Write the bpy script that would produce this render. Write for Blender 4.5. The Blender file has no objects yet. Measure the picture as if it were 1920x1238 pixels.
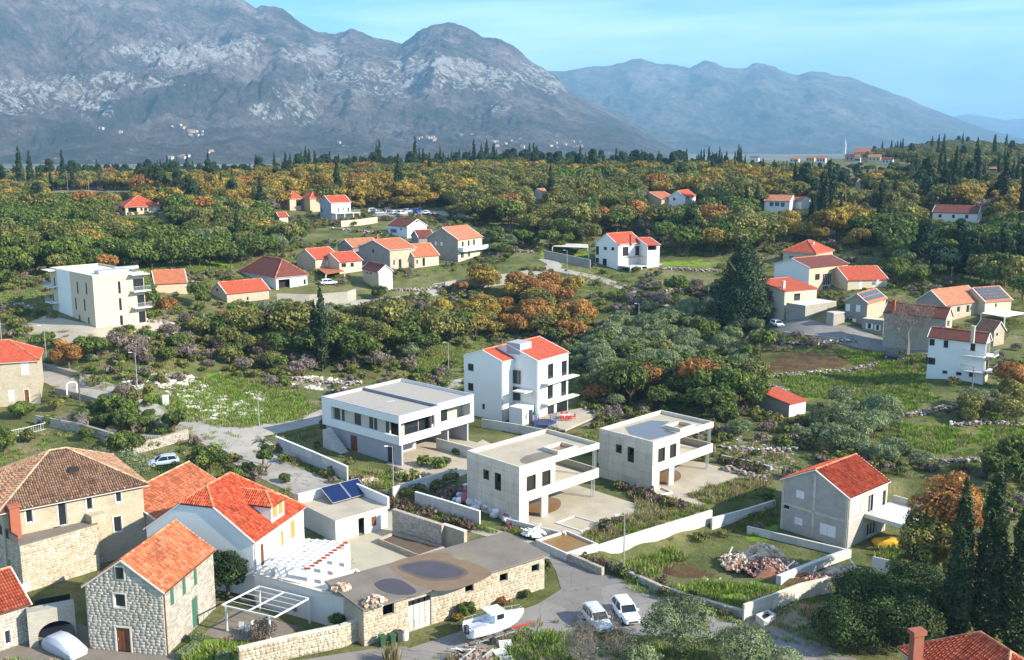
import bpy, bmesh, math, random
import numpy as np
from mathutils import Vector, Matrix
random.seed(7); RNG = np.random.default_rng(7)
sc = bpy.context.scene
COL = sc.collection
PI = math.pi
# ---------------------------------------------------------------- camera
F, PITCH, CAMZ = 1900.0, math.atan(344/1900), 45.0
cam_d = bpy.data.cameras.new('camera'); cam = bpy.data.objects.new('camera', cam_d); COL.objects.link(cam)
cam.location = (0, 0, CAMZ); cam.rotation_euler = (PI/2-PITCH, 0, 0)
cam_d.lens = 36*F/1920; cam_d.sensor_width = 36; cam_d.clip_start = .5; cam_d.clip_end = 60000
sc.camera = cam
# ---------------------------------------------------------------- world, sun, exposure
SUN = Vector((.93, -.37, .56)).normalized()
el = math.asin(SUN.z); az = math.atan2(SUN.x, SUN.y)
w = bpy.data.worlds.new('World'); sc.world = w; w.use_nodes = True
nt = w.node_tree; nt.nodes.clear()
def N(nt, t, **k):
    n = nt.nodes.new(t)
    for a, b in k.items(): setattr(n, a, b)
    return n
def L(nt, a, b): nt.links.new(a, b)
out = N(nt, 'ShaderNodeOutputWorld'); bg = N(nt, 'ShaderNodeBackground'); sky = N(nt, 'ShaderNodeTexSky')
sky.sky_type = 'NISHITA'; sky.sun_disc = False; sky.sun_elevation = el; sky.sun_rotation = az
sky.altitude = 100; sky.air_density = 1.0; sky.dust_density = .3; sky.ozone_density = 2.0
tc = N(nt, 'ShaderNodeTexCoord'); mp = N(nt, 'ShaderNodeMapping'); mp.inputs['Scale'].default_value = (1.2, 1.2, 9); mp.inputs['Rotation'].default_value = (.05, .16, .3)
nz = N(nt, 'ShaderNodeTexNoise'); nz.inputs['Scale'].default_value = 1.6; nz.inputs['Detail'].default_value = 7; nz.inputs['Roughness'].default_value = .55; nz.inputs['Distortion'].default_value = .4
rp = N(nt, 'ShaderNodeValToRGB'); rp.color_ramp.elements[0].position = .42; rp.color_ramp.elements[1].position = .74
mul = N(nt, 'ShaderNodeMath', operation='MULTIPLY'); mul.inputs[1].default_value = .6
mx = N(nt, 'ShaderNodeMixRGB'); mx.inputs[2].default_value = (10.5, 11.5, 12, 1)
L(nt, tc.outputs['Generated'], mp.inputs[0]); L(nt, mp.outputs[0], nz.inputs['Vector']); L(nt, nz.outputs['Fac'], rp.inputs[0])
L(nt, rp.outputs[0], mul.inputs[0]); L(nt, mul.outputs[0], mx.inputs[0]); tint = N(nt, 'ShaderNodeMixRGB', blend_type='MULTIPLY'); tint.inputs[0].default_value = 1; tint.inputs[2].default_value = (.56, .93, 1.17, 1); L(nt, sky.outputs[0], tint.inputs[1]); L(nt, tint.outputs[0], mx.inputs[1]); L(nt, mx.outputs[0], bg.inputs[0])
bg.inputs[1].default_value = .118
L(nt, bg.outputs[0], out.inputs[0])
sd = bpy.data.lights.new('sun', 'SUN'); sun = bpy.data.objects.new('sun', sd); COL.objects.link(sun)
sd.energy = 5.0; sd.angle = math.radians(.5); sd.color = (1, .91, .76)
sun.rotation_euler = SUN.to_track_quat('Z', 'Y').to_euler()
sc.view_settings.view_transform = 'Standard'; sc.view_settings.look = 'None'; sc.view_settings.exposure = .95
sc.view_settings.gamma = 1; sc.view_settings.use_curve_mapping = False
sc.cycles.use_denoising = True
sc.cycles.max_bounces = 6; sc.cycles.diffuse_bounces = 3; sc.cycles.glossy_bounces = 2; sc.cycles.transparent_max_bounces = 4; sc.cycles.volume_bounces = 0
sc.cycles.caustics_reflective = False; sc.cycles.caustics_refractive = False
# ---------------------------------------------------------------- projection helpers
CP, SP = math.cos(PITCH), math.sin(PITCH)
def ray(px, py):
    dx, dy = (px-960)/F, -(py-619)/F
    return np.array([dx, CP+dy*SP, -SP+dy*CP])
def proj(x, y, z):
    x = np.asarray(x, float); y = np.asarray(y, float); z = np.asarray(z, float)-CAMZ
    d = y*CP - z*SP; u = y*SP + z*CP
    return 960+F*x/d, 619-F*u/d
def atz(px, py, z):
    r = ray(px, py); t = (z-CAMZ)/r[2]
    return np.array([r[0]*t, r[1]*t, z])
# ---------------------------------------------------------------- value noise
_perm = RNG.random((256, 256))
def vnoise(x, y):
    xi = np.floor(x).astype(int); yi = np.floor(y).astype(int); fx = x-xi; fy = y-yi
    fx = fx*fx*(3-2*fx); fy = fy*fy*(3-2*fy)
    g = lambda i, j: _perm[i & 255, j & 255]
    return (g(xi, yi)*(1-fx)+g(xi+1, yi)*fx)*(1-fy)+(g(xi, yi+1)*(1-fx)+g(xi+1, yi+1)*fx)*fy
def fbm(x, y, o=5, gain=.5, ridged=False):
    a, s, r = 1., 0., 0.
    for i in range(o):
        n = vnoise(x*2**i+17.3*i, y*2**i+5.1*i)
        if ridged: n = 1-abs(2*n-1)
        r = r+a*n; s += a; a *= gain
    return r/s
def sst(x, a, b):
    t = np.clip((x-a)/(b-a), 0, 1); return t*t*(3-2*t)
# ---------------------------------------------------------------- terrain
CTRL = [(0,1238,0),(480,1238,0),(960,1238,0),(1500,1238,0),(1920,1238,0),(-300,1500,0),(960,1600,0),(2200,1500,0),(100,1000,0),(-400,1000,0),(2300,1000,-1),
 (700,900,0),(1000,960,0),(1300,900,0),(1500,1000,0),(1800,900,-1),(1400,1130,0),(300,860,.8),(430,820,1.5),(255,745,4),(85,675,7),(60,760,3),(-300,760,4),(600,790,.5),(750,870,0),
 (400,700,3.5),(600,700,2),(840,700,.5),(500,640,6),(170,615,11),(300,600,10.5),(0,600,11),(450,570,10),(700,550,10),(860,510,12),(1000,510,12),(1170,520,11),(1240,560,8),
 (1100,620,3),(960,640,2),(1300,620,3),(1400,630,3),(1500,600,7),(1650,640,5),(1600,590,8.5),(1780,600,8),(1805,720,3),(1900,640,6),(1920,800,0),(1600,700,1.5),(1465,775,.3),
 (1300,700,1),(1200,760,0),(250,402,22),(100,450,18),(400,450,18),(620,412,20.5),(760,440,18),(900,430,19),(1475,400,21),(1275,390,23),(1800,415,20),(1000,380,24),(1150,430,19),
 (1350,450,17),(1600,480,15),(1900,480,15),(0,400,22),(1550,500,13),(100,350,24),(400,345,24),(700,331,29),(1000,322,31),(1300,324,30),(1600,340,28),(1900,360,27),(-400,600,11),(-400,400,22),(2300,600,9),(2300,400,22)]
P_ = [atz(a, b, c) for a, b, c in CTRL]
for a, y, z in [(-.6,1000,6),(-.4,1000,5),(-.2,1000,6),(-.1,1000,12),(0,1000,24),(.15,1000,27),(.25,1100,27),(.32,1200,27),(.38,1300,38),(.43,1400,46),(.5,1400,42),(.6,1400,34),(.8,1400,28),
                (-.6,1500,0),(-.2,1500,0),(0,1500,4),(.15,1600,4),(.3,1700,5),(.45,1800,5),(.7,1900,4),(-.6,2600,0),(0,2600,0),(.6,2800,0),(-.6,9000,0),(0,9000,0),(.6,9000,0),(-.75,300,18),(.75,300,14)]:
    P_.append(np.array([a*y, y, z]))
P_ = np.array(P_)
WP = lambda x, y: np.stack([1.6*np.asarray(x)/np.asarray(y), np.log(np.asarray(y, float))], -1)
C_ = WP(P_[:, 0], P_[:, 1])
def _ker(A, B): return np.sqrt(((A[..., None, :]-B[None, :, :])**2).sum(-1)+.03**2)
Wt = np.linalg.solve(_ker(C_, C_)+np.eye(len(C_))*.006, P_[:, 2]-0)
A_ = np.arange(-.8, .8001, .008); Y_ = np.exp(np.arange(math.log(30), math.log(9000), .0085))
gx = A_[None, :]*Y_[:, None]; gy = np.repeat(Y_[:, None], len(A_), 1)
Hg = np.zeros_like(gx)
for i in range(len(Y_)): Hg[i] = _ker(WP(gx[i], gy[i]), C_)@Wt
Hg *= sst(gy, 128, 150)
Hg += (fbm(gx*.03, gy*.03, 3)-.5)*2.2*sst(gy, 150, 300)*(1-sst(gy, 1500, 2200))
def TZ(x, y):
    x = np.asarray(x, float); y = np.asarray(y, float)
    u = (x/y-A_[0])/.008; v = (np.log(y)-math.log(30))/.0085
    u = np.clip(u, 0, len(A_)-1.001); v = np.clip(v, 0, len(Y_)-1.001)
    i = v.astype(int); j = u.astype(int); fu = u-j; fv = v-i
    return (Hg[i, j]*(1-fu)+Hg[i, j+1]*fu)*(1-fv)+(Hg[i+1, j]*(1-fu)+Hg[i+1, j+1]*fu)*fv
def G(px, py):
    r = ray(px, py); ys = np.exp(np.linspace(math.log(40), math.log(3500), 500)); t = ys/r[1]
    d = CAMZ+r[2]*t-TZ(r[0]*t, ys); k = np.argmax(d < 0)
    if d[k] >= 0: k = len(ys)-1
    a, b = ys[max(k-1, 0)], ys[k]
    for _ in range(24):
        m = (a+b)/2; tt = m/r[1]
        if CAMZ+r[2]*tt-float(TZ(r[0]*tt, m)) > 0: a = m
        else: b = m
    tt = b/r[1]; return np.array([r[0]*tt, b, float(TZ(r[0]*tt, b))])
def inpoly(px, py, poly):
    px = np.asarray(px); py = np.asarray(py); c = np.zeros(px.shape, bool); n = len(poly)
    for i in range(n):
        x1, y1 = poly[i]; x2, y2 = poly[i-1]
        with np.errstate(divide='ignore', invalid='ignore'):
            c ^= ((y1 > py) != (y2 > py)) & (px < (x2-x1)*(py-y1)/((y2-y1) or 1e-9)+x1)
    return c
# ---------------------------------------------------------------- objects, tags
def tag(o, label=None, cat=None, group=None, kind=None):
    if label: o['label'] = label
    if cat: o['category'] = cat
    if group: o['group'] = group
    if kind: o['kind'] = kind
    return o
def empty(name, loc, rz=0, label=None, cat=None, group=None):
    o = bpy.data.objects.new(name, None); COL.objects.link(o); o.location = loc; o.rotation_euler = (0, 0, rz)
    return tag(o, label, cat, group)
def mesh_np(name, V, Fc, mats=(), smooth=False, uv=None, midx=None):
    me = bpy.data.meshes.new(name); V = np.asarray(V, np.float32); Fc = np.asarray(Fc, np.int32); k = Fc.shape[1]
    me.vertices.add(len(V)); me.vertices.foreach_set('co', V.ravel())
    me.loops.add(Fc.size); me.loops.foreach_set('vertex_index', Fc.ravel())
    me.polygons.add(len(Fc)); me.polygons.foreach_set('loop_start', np.arange(0, Fc.size, k, dtype=np.int32))
    for m in mats: me.materials.append(m)
    if midx is not None: me.polygons.foreach_set('material_index', np.asarray(midx, np.int32))
    me.update(calc_edges=True)
    if smooth: me.polygons.foreach_set('use_smooth', np.ones(len(Fc), bool))
    if uv is not None:
        l = me.uv_layers.new(name='UVMap'); l.data.foreach_set('uv', np.asarray(uv, np.float32)[Fc.ravel()].ravel())
    return me
def link(name, me, parent=None, loc=None):
    o = bpy.data.objects.new(name, me); COL.objects.link(o)
    if parent: o.parent = parent
    if loc is not None: o.location = loc
    return o
class MB:
    """collects polygons with uv in metres"""
    def __init__(s): s.v = []; s.f = []; s.uv = []; s.tone = []; s.cur = .5
    def poly(s, pts, uv=None):
        n = len(s.v); s.v += [tuple(p) for p in pts]; s.f.append(tuple(range(n, n+len(pts)))); s.tone.append(s.cur)
        if uv is None:
            a = Vector(pts[0]); nrm = (Vector(pts[1])-a).cross(Vector(pts[2])-a)
            if abs(nrm.z) > .7*nrm.length: uv = [(p[0], p[1]) for p in pts]
            else:
                h = Vector((-nrm.y, nrm.x, 0)); h = h.normalized() if h.length > 1e-9 else Vector((1, 0, 0))
                uv = [(Vector(p).dot(h), p[2]) for p in pts]
        s.uv += list(uv)
    def box(s, x0, y0, z0, x1, y1, z1, M=None):
        c = [Vector(p) for p in ((x0,y0,z0),(x1,y0,z0),(x1,y1,z0),(x0,y1,z0),(x0,y0,z1),(x1,y0,z1),(x1,y1,z1),(x0,y1,z1))]
        if M: c = [M@p for p in c]
        for f in ((0,3,2,1),(4,5,6,7),(0,1,5,4),(1,2,6,5),(2,3,7,6),(3,0,4,7)): s.poly([c[i] for i in f])
        return s
    def bar(s, a, b, r, n=5, r2=None):
        a = Vector(a); b = Vector(b); d = (b-a).normalized(); t = d.orthogonal().normalized(); q = d.cross(t); r2 = r if r2 is None else r2
        A = [a+(t*math.cos(2*PI*i/n)+q*math.sin(2*PI*i/n))*r for i in range(n)]; B = [b+(t*math.cos(2*PI*i/n)+q*math.sin(2*PI*i/n))*r2 for i in range(n)]
        for i in range(n): s.poly([A[i], A[(i+1) % n], B[(i+1) % n], B[i]])
        s.poly(B); s.poly(A[::-1]); return s
    def prism(s, pts, z0, z1):
        if sum(pts[i-1][0]*pts[i][1]-pts[i][0]*pts[i-1][1] for i in range(len(pts))) < 0: pts = pts[::-1]
        s.poly([(x, y, z1) for x, y in pts]); s.poly([(x, y, z0) for x, y in pts][::-1])
        for i in range(len(pts)):
            a, b = pts[i-1], pts[i]; s.poly([(a[0], a[1], z0), (b[0], b[1], z0), (b[0], b[1], z1), (a[0], a[1], z1)])
        return s
    def mesh(s, name, mat, smooth=False):
        me = bpy.data.meshes.new(name); me.from_pydata(s.v, [], s.f)
        if mat: me.materials.append(mat)
        l = me.uv_layers.new(name='UVMap'); l.data.foreach_set('uv', np.asarray(s.uv, np.float32).ravel())
        a = me.attributes.new('tone', 'FLOAT', 'FACE'); a.data.foreach_set('value', np.asarray(s.tone, np.float32))
        if smooth: me.polygons.foreach_set('use_smooth', np.ones(len(s.f), bool))
        return me
    def build(s, name, mat, parent=None, smooth=False, loc=None): return link(name, s.mesh(name, mat, smooth), parent, loc)
def box(name, mat, parent, *c): return MB().box(*c).build(name, mat, parent)
# ---------------------------------------------------------------- materials
def pbsdf(name, rough=.8, spec=.3):
    m = bpy.data.materials.new(name); m.use_nodes = True; nt = m.node_tree; b = nt.nodes['Principled BSDF']
    b.inputs['Roughness'].default_value = rough; b.inputs['Specular IOR Level'].default_value = spec
    return m, nt, b
def noise(nt, scale, detail=4, rough=.55, vec=None, dist=0):
    n = N(nt, 'ShaderNodeTexNoise'); n.inputs['Scale'].default_value = scale; n.inputs['Detail'].default_value = detail; n.inputs['Roughness'].default_value = rough; n.inputs['Distortion'].default_value = dist
    if vec: L(nt, vec, n.inputs['Vector'])
    return n.outputs['Fac']
def ramp(nt, fac, stops):
    r = N(nt, 'ShaderNodeValToRGB'); e = r.color_ramp.elements
    while len(e) < len(stops): e.new(.5)
    for i, (p, c) in enumerate(stops):
        e[i].position = p; e[i].color = (*c, 1) if not isinstance(c, (int, float)) else (c, c, c, 1)
    L(nt, fac, r.inputs[0]); return r.outputs[0]
def mix(nt, fac, a, b, mode='MIX'):
    m = N(nt, 'ShaderNodeMixRGB', blend_type=mode)
    for i, v in ((0, fac), (1, a), (2, b)):
        if isinstance(v, (int, float)): m.inputs[i].default_value = v if i == 0 else (v, v, v, 1)
        elif isinstance(v, tuple): m.inputs[i].default_value = (*v, 1)
        else: L(nt, v, m.inputs[i])
    return m.outputs[0]
def bump(nt, b, h, st=.4, d=.05):
    n = N(nt, 'ShaderNodeBump'); n.inputs['Strength'].default_value = st; n.inputs['Distance'].default_value = d
    L(nt, h, n.inputs['Height']); L(nt, n.outputs[0], b.inputs['Normal'])
def coord(nt, kind='Object'): return N(nt, 'ShaderNodeTexCoord').outputs[kind]
def gpos(nt): return N(nt, 'ShaderNodeNewGeometry').outputs['Position']
def attr(nt, name): return N(nt, 'ShaderNodeAttribute', attribute_name=name)
def s_(c, k): return tuple(min(1, x*k) for x in c)
def plain(name, c, rough=.7, var=.18, scale=.8, fine=12, spec=.3, stain=0, bumpd=.01, metal=0):
    """plaster, concrete, paint: two scales of mottling, optional vertical run-off stains"""
    m, nt, b = pbsdf(name, rough, spec); co = coord(nt)
    col = ramp(nt, noise(nt, scale, 5, .6, co), [(.25, s_(c, 1-var)), (.75, s_(c, 1+var*.5))])
    col = mix(nt, .35, col, ramp(nt, noise(nt, fine, 3, .6, co), [(.3, s_(c, 1-var)), (.7, s_(c, 1+var*.4))]))
    if stain:
        mpn = N(nt, 'ShaderNodeMapping'); mpn.inputs['Scale'].default_value = (2.2, 2.2, .18); L(nt, co, mpn.inputs[0])
        st = ramp(nt, noise(nt, 1.6, 5, .65, mpn.outputs[0]), [(.5, 0.), (.78, 1.)])
        mm = N(nt, 'ShaderNodeMath', operation='MULTIPLY'); mm.inputs[1].default_value = stain; L(nt, st, mm.inputs[0])
        col = mix(nt, mm.outputs[0], col, s_(c, .45))
    L(nt, col, b.inputs['Base Color']); bump(nt, b, noise(nt, fine*2, 3, .6, co), .35, bumpd); b.inputs['Metallic'].default_value = metal
    return m
def stone(name, c, bw=.45, bh=.24, mortar=.02, mc=None, var=.3, bumpd=.03, warp=.03):
    """coursed masonry on metre UVs, patchy weathering"""
    m, nt, b = pbsdf(name, .85, .2); uv = coord(nt, 'UV')
    wn = N(nt, 'ShaderNodeTexNoise'); wn.inputs['Scale'].default_value = 2.5; L(nt, uv, wn.inputs['Vector'])
    sb = N(nt, 'ShaderNodeVectorMath', operation='SUBTRACT'); L(nt, wn.outputs['Color'], sb.inputs[0]); sb.inputs[1].default_value = (.5, .5, .5)
    sl = N(nt, 'ShaderNodeVectorMath', operation='SCALE'); L(nt, sb.outputs[0], sl.inputs[0]); sl.inputs['Scale'].default_value = warp*2
    ad = N(nt, 'ShaderNodeVectorMath', operation='ADD'); L(nt, uv, ad.inputs[0]); L(nt, sl.outputs[0], ad.inputs[1])
    br = N(nt, 'ShaderNodeTexBrick'); L(nt, ad.outputs[0], br.inputs['Vector']); br.inputs['Scale'].default_value = 1
    br.inputs['Brick Width'].default_value = bw; br.inputs['Row Height'].default_value = bh; br.inputs['Mortar Size'].default_value = mortar; br.inputs['Mortar Smooth'].default_value = .3
    br.inputs['Color1'].default_value = (*s_(c, 1-var), 1); br.inputs['Color2'].default_value = (*s_(c, 1+var*.6), 1); br.inputs['Mortar'].default_value = (*(mc or s_(c, .62)), 1)
    col = mix(nt, .55, br.outputs['Color'], ramp(nt, noise(nt, .5, 6, .65, uv), [(.3, s_(c, .55)), (.5, c), (.75, s_(c, 1.15))]))
    col = mix(nt, .3, col, ramp(nt, noise(nt, 9, 3, .6, uv), [(.3, s_(c, .6)), (.7, s_(c, 1.2))]))
    L(nt, col, b.inputs['Base Color'])
    h = N(nt, 'ShaderNodeMath', operation='SUBTRACT'); L(nt, noise(nt, 7, 3, .6, uv), h.inputs[0]); L(nt, br.outputs['Fac'], h.inputs[1])
    bump(nt, b, h.outputs[0], .8, bumpd); return m
def tiles(name, c, c2=None, var=.25, tw=.25, th=.36, stripe=.5, moss=0):
    """barrel-tile roof on metre UVs: rows, per-tile tint, weather"""
    m, nt, b = pbsdf(name, .75, .25); uv = coord(nt, 'UV')
    br = N(nt, 'ShaderNodeTexBrick'); L(nt, uv, br.inputs['Vector']); br.inputs['Scale'].default_value = 1; br.offset = 0
    br.inputs['Brick Width'].default_value = tw; br.inputs['Row Height'].default_value = th; br.inputs['Mortar Size'].default_value = .006
    br.inputs['Color1'].default_value = (*s_(c, 1-var), 1); br.inputs['Color2'].default_value = (*(c2 or s_(c, 1+var*.5)), 1); br.inputs['Mortar'].default_value = (*s_(c, .5), 1)
    col = mix(nt, .45, br.outputs['Color'], ramp(nt, noise(nt, .9, 6, .65, uv), [(.3, s_(c, .6)), (.55, c), (.8, s_(c, 1.25))]))
    if moss: col = mix(nt, ramp(nt, noise(nt, .7, 7, .7, uv), [(.52, 0.), (.66, moss)]), col, (.09, .06, .045))
    wv = N(nt, 'ShaderNodeTexWave', wave_type='BANDS', bands_direction='X', wave_profile='SIN'); L(nt, uv, wv.inputs['Vector']); wv.inputs['Scale'].default_value = PI/(10*tw)*2
    w2 = N(nt, 'ShaderNodeTexWave', wave_type='BANDS', bands_direction='Y', wave_profile='SAW'); L(nt, uv, w2.inputs['Vector']); w2.inputs['Scale'].default_value = PI/(10*th)*2
    h = N(nt, 'ShaderNodeMath', operation='ADD'); L(nt, wv.outputs['Fac'], h.inputs[0]); hm = N(nt, 'ShaderNodeMath', operation='MULTIPLY'); hm.inputs[1].default_value = .5
    L(nt, w2.outputs['Fac'], hm.inputs[0]); L(nt, hm.outputs[0], h.inputs[1]); bump(nt, b, h.outputs[0], stripe, .09)
    L(nt, col, b.inputs['Base Color']); return m
def tonemat(name, stops, rough=.75, spec=.2, fine=6, trans=0, wx=0):
    """colour picked per piece by its 'tone' attribute, shifted a little per object"""
    m, nt, b = pbsdf(name, rough, spec)
    t = attr(nt, 'tone').outputs['Fac']
    oi = N(nt, 'ShaderNodeObjectInfo'); a = N(nt, 'ShaderNodeMath', operation='MULTIPLY_ADD'); a.inputs[1].default_value = .3; L(nt, oi.outputs['Random'], a.inputs[0]); L(nt, t, a.inputs[2])
    a2 = N(nt, 'ShaderNodeMath', operation='SUBTRACT'); a2.inputs[1].default_value = .15; L(nt, a.outputs[0], a2.inputs[0])
    col = ramp(nt, a2.outputs[0], stops)
    if fine: col = mix(nt, .25, col, mix(nt, 1., col, ramp(nt, noise(nt, fine, 3, .6, coord(nt)), [(.3, .5), (.7, 1.5)]), 'MULTIPLY'))
    if wx: col = mix(nt, wx, col, mix(nt, 1., col, ramp(nt, noise(nt, .55, 6, .68, coord(nt)), [(.36, (.38, .42, .45)), (.5, (1, 1, 1)), (.66, (1.0, 1.0, .98))]), 'MULTIPLY'))
    L(nt, col, b.inputs['Base Color'])
    if trans:
        tb = N(nt, 'ShaderNodeBsdfTranslucent'); L(nt, col, tb.inputs[0]); ms = N(nt, 'ShaderNodeMixShader'); ms.inputs[0].default_value = trans
        L(nt, b.outputs[0], ms.inputs[1]); L(nt, tb.outputs[0], ms.inputs[2]); L(nt, ms.outputs[0], nt.nodes['Material Output'].inputs[0])
    return m
M = {}
M['white'] = plain('white_render', (.72, .72, .70), .7, .06, .3, 8, stain=.07)
M['white2'] = plain('old_white_render', (.58, .57, .54), .8, .1, .4, 8, stain=.18)
M['cream'] = plain('cream_render', (.54, .455, .33), .8, .08, .4, 8, stain=.08)
M['peach'] = plain('peach_render', (.52, .40, .28), .8, .1, .4, 8, stain=.1)
M['beige'] = plain('beige_render', (.5, .45, .36), .8, .1, .4, 8, stain=.1)
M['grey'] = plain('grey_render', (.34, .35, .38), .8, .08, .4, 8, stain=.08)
M['concrete'] = plain('concrete', (.6, .55, .46), .85, .2, .5, 5, stain=.6)
M['concrete_wall'] = plain('concrete_wall', (.56, .55, .52), .85, .15, .4, 5, stain=.3)
M['concrete_floor'] = plain('concrete_floor', (.42, .365, .28), .8, .32, .35, 4)
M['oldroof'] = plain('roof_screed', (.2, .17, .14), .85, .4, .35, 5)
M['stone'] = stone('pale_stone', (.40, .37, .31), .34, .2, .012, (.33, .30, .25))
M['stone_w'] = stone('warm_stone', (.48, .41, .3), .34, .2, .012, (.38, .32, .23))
M['stone_g'] = stone('grey_and_shaded_stone', (.3, .285, .26), .5, .28)  # grey stone, also the darker copy of pale stone on shaded faces
M['rubble'] = stone('rubble_stone', (.42, .37, .29), .36, .28, .02, (.34, .29, .22), warp=.12, var=.4)
M['block'] = stone('concrete_block', (.42, .39, .35), .5, .25, .018, (.5, .485, .46), .2, .02, .004)
M['red'] = tiles('red_tiles', (.46, .085, .04), moss=.3); M['orange'] = tiles('orange_tiles', (.47, .15, .07), moss=.3)
M['old'] = tiles('old_tiles', (.30, .15, .09), var=.4, moss=.5); M['maroon'] = tiles('dark_red_tiles', (.17, .05, .035), var=.3, moss=.3)
M['salmon'] = tiles('salmon_tiles', (.44, .18, .1), var=.35, moss=.2)
M['glass'] = plain('dark_glass', (.02, .025, .03), .08, .3, spec=.6, bumpd=0)
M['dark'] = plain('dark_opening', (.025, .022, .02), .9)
M['frame_w'] = plain('white_frame', (.75, .75, .74), .5, .04)
M['frame_d'] = plain('dark_frame', (.04, .04, .045), .5, .1)
M['shut_g'] = plain('green_shutter', (.05, .14, .10), .6, .1); M['shut_o'] = plain('orange_shutter', (.55, .25, .07), .6, .1)
M['shut_w'] = plain('white_shutter', (.74, .75, .76), .6, .04); M['shut_b'] = plain('blue_shutter', (.10, .16, .3), .6, .1)
M['door_b'] = plain('brown_door', (.17, .06, .025), .7, .3); M['door_r'] = plain('red_metal_door', (.18, .03, .022), .6, .25)
M['metal'] = plain('galvanised_metal', (.45, .46, .47), .45, .1, metal=.5); M['metal_d'] = plain('dark_metal', (.06, .06, .065), .5, .1)
def formwork(m, w=2.5, h=1.25, k=.62):
    nt = m.node_tree; b = nt.nodes['Principled BSDF']; src = b.inputs['Base Color'].links[0].from_socket; br = N(nt, 'ShaderNodeTexBrick'); br.offset = 0; L(nt, coord(nt, 'UV'), br.inputs['Vector']); br.inputs['Scale'].default_value = 1
    br.inputs['Brick Width'].default_value = w; br.inputs['Row Height'].default_value = h; br.inputs['Mortar Size'].default_value = .02; br.inputs['Color1'].default_value = (.88, .88, .88, 1); br.inputs['Color2'].default_value = (1.06, 1.05, 1.03, 1); br.inputs['Mortar'].default_value = (k, k, k, 1)
    L(nt, mix(nt, 1., src, br.outputs['Color'], 'MULTIPLY'), b.inputs['Base Color'])
formwork(M['concrete']); formwork(M['concrete_wall'], 3.2, 1.3, .7)
M['gravel'] = plain('roof_gravel', (.36, .33, .29), .95, .25, 4, 30, bumpd=.03)
M['solar'] = plain('solar_cell', (.008, .018, .075), .15, .2, spec=.5, bumpd=0); M['solar_g'] = plain('grey_solar_cell', (.07, .08, .1), .25, .2, spec=.5, bumpd=0)
M['brick'] = plain('red_brick', (.35, .11, .06), .85, .3, 3)
M['wood'] = plain('weathered_wood', (.28, .2, .13), .85, .3, 3)
M['redpaint'] = plain('red_painted_beam', (.42, .06, .035), .6, .2)
M['mud'] = plain('ochre_water', (.22, .115, .03), .25, .2, spec=.5, bumpd=0)
M['puddle_dark'] = plain('brown_puddle', (.07, .055, .06), .45, .3, .6, spec=.3, bumpd=0)
M['puddle'] = plain('puddle_water', (.10, .09, .095), .12, .2, spec=.6, bumpd=0)
M['carwhite'] = plain('white_car_paint', (.75, .77, .8), .25, .02, spec=.5, bumpd=0)
M['carsilver'] = plain('silver_blue_car_paint', (.35, .45, .6), .25, .03, spec=.5, bumpd=0)
M['tyre'] = plain('tyre_rubber', (.02, .02, .02), .9)
M['cover'] = plain('silver_car_cover', (.42, .45, .52), .6, .15, 2)
M['redthing'] = plain('red_plastic', (.5, .03, .03), .5); M['blue'] = plain('blue_plastic', (.02, .06, .4), .5)
M['binG'] = plain('green_plastic', (.03, .09, .04), .5); M['yellow'] = plain('yellow_plastic', (.6, .33, .03), .5)
M['teal'] = plain('teal_fabric', (.02, .2, .15), .8); M['trunk'] = plain('bark', (.12, .085, .06), .9, .3, 4, bumpd=.03)
M['greytwig'] = plain('grey_twig', (.26, .22, .2), .9, .3, 4); M['chimney'] = plain('terracotta_chimney', (.3, .1, .06), .8, .25, 3)
M['fabric'] = plain('awning_white', (.8, .8, .78), .7, .04); M['tyvek'] = plain('plastic_sacks', (.6, .58, .6), .5, .15, 3)
M['redsack'] = plain('red_printed_sacks', (.42, .10, .12), .5, .3, 3)
# ---------------------------------------------------------------- ground cover masks (land use, in ground polygons)
GRASS = [[(262,745),(330,735),(430,745),(560,735),(590,772),(560,790),(440,805),(340,790)],[(300,730),(420,700),(520,735),(400,760)],
 [(1460,705),(1560,695),(1640,700),(1700,725),(1760,745),(1700,775),(1600,750),(1500,745)],[(1560,655),(1740,665),(1740,735),(1640,710)],
 [(1690,795),(1790,805),(1840,830),(1760,850),(1690,830)],[(1830,770),(1920,790),(1920,900),(1850,870)],
 [(1180,1105),(1260,1110),(1330,1090),(1480,1110),(1470,1150),(1390,1150),(1250,1125)],[(1175,1060),(1250,1030),(1290,1045),(1180,1100)],
 [(1250,488),(1345,492),(1340,500),(1250,502)],[(1240,528),(1300,526),(1300,536),(1245,540)],[(1010,470),(1110,475),(1100,490),(1020,492)],
 [(290,878),(375,868),(410,890),(330,905)],[(352,1215),(420,1200),(462,1212),(430,1240),(350,1240)],[(770,660),(870,655),(870,690),(780,695)],
 [(1640,1020),(1740,1020),(1760,1060),(1650,1050)],[(650,885),(760,890),(740,915),(650,905)],[(230,500),(420,480),(440,500),(250,530)],[(960,1180),(1060,1190),(1090,1238),(960,1238)],
 [(1395,960),(1455,940),(1455,985),(1400,985)],[(1540,410),(1620,410),(1620,420),(1540,420)]]
SOIL = [[(1430,690),(1475,662),(1530,660),(1600,668),(1590,690),(1470,702)],[(1185,1040),(1280,1020),(1370,1060),(1340,1085),(1230,1075)],[(1380,1040),(1600,1040),(1620,1090),(1480,1105)]]
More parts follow.
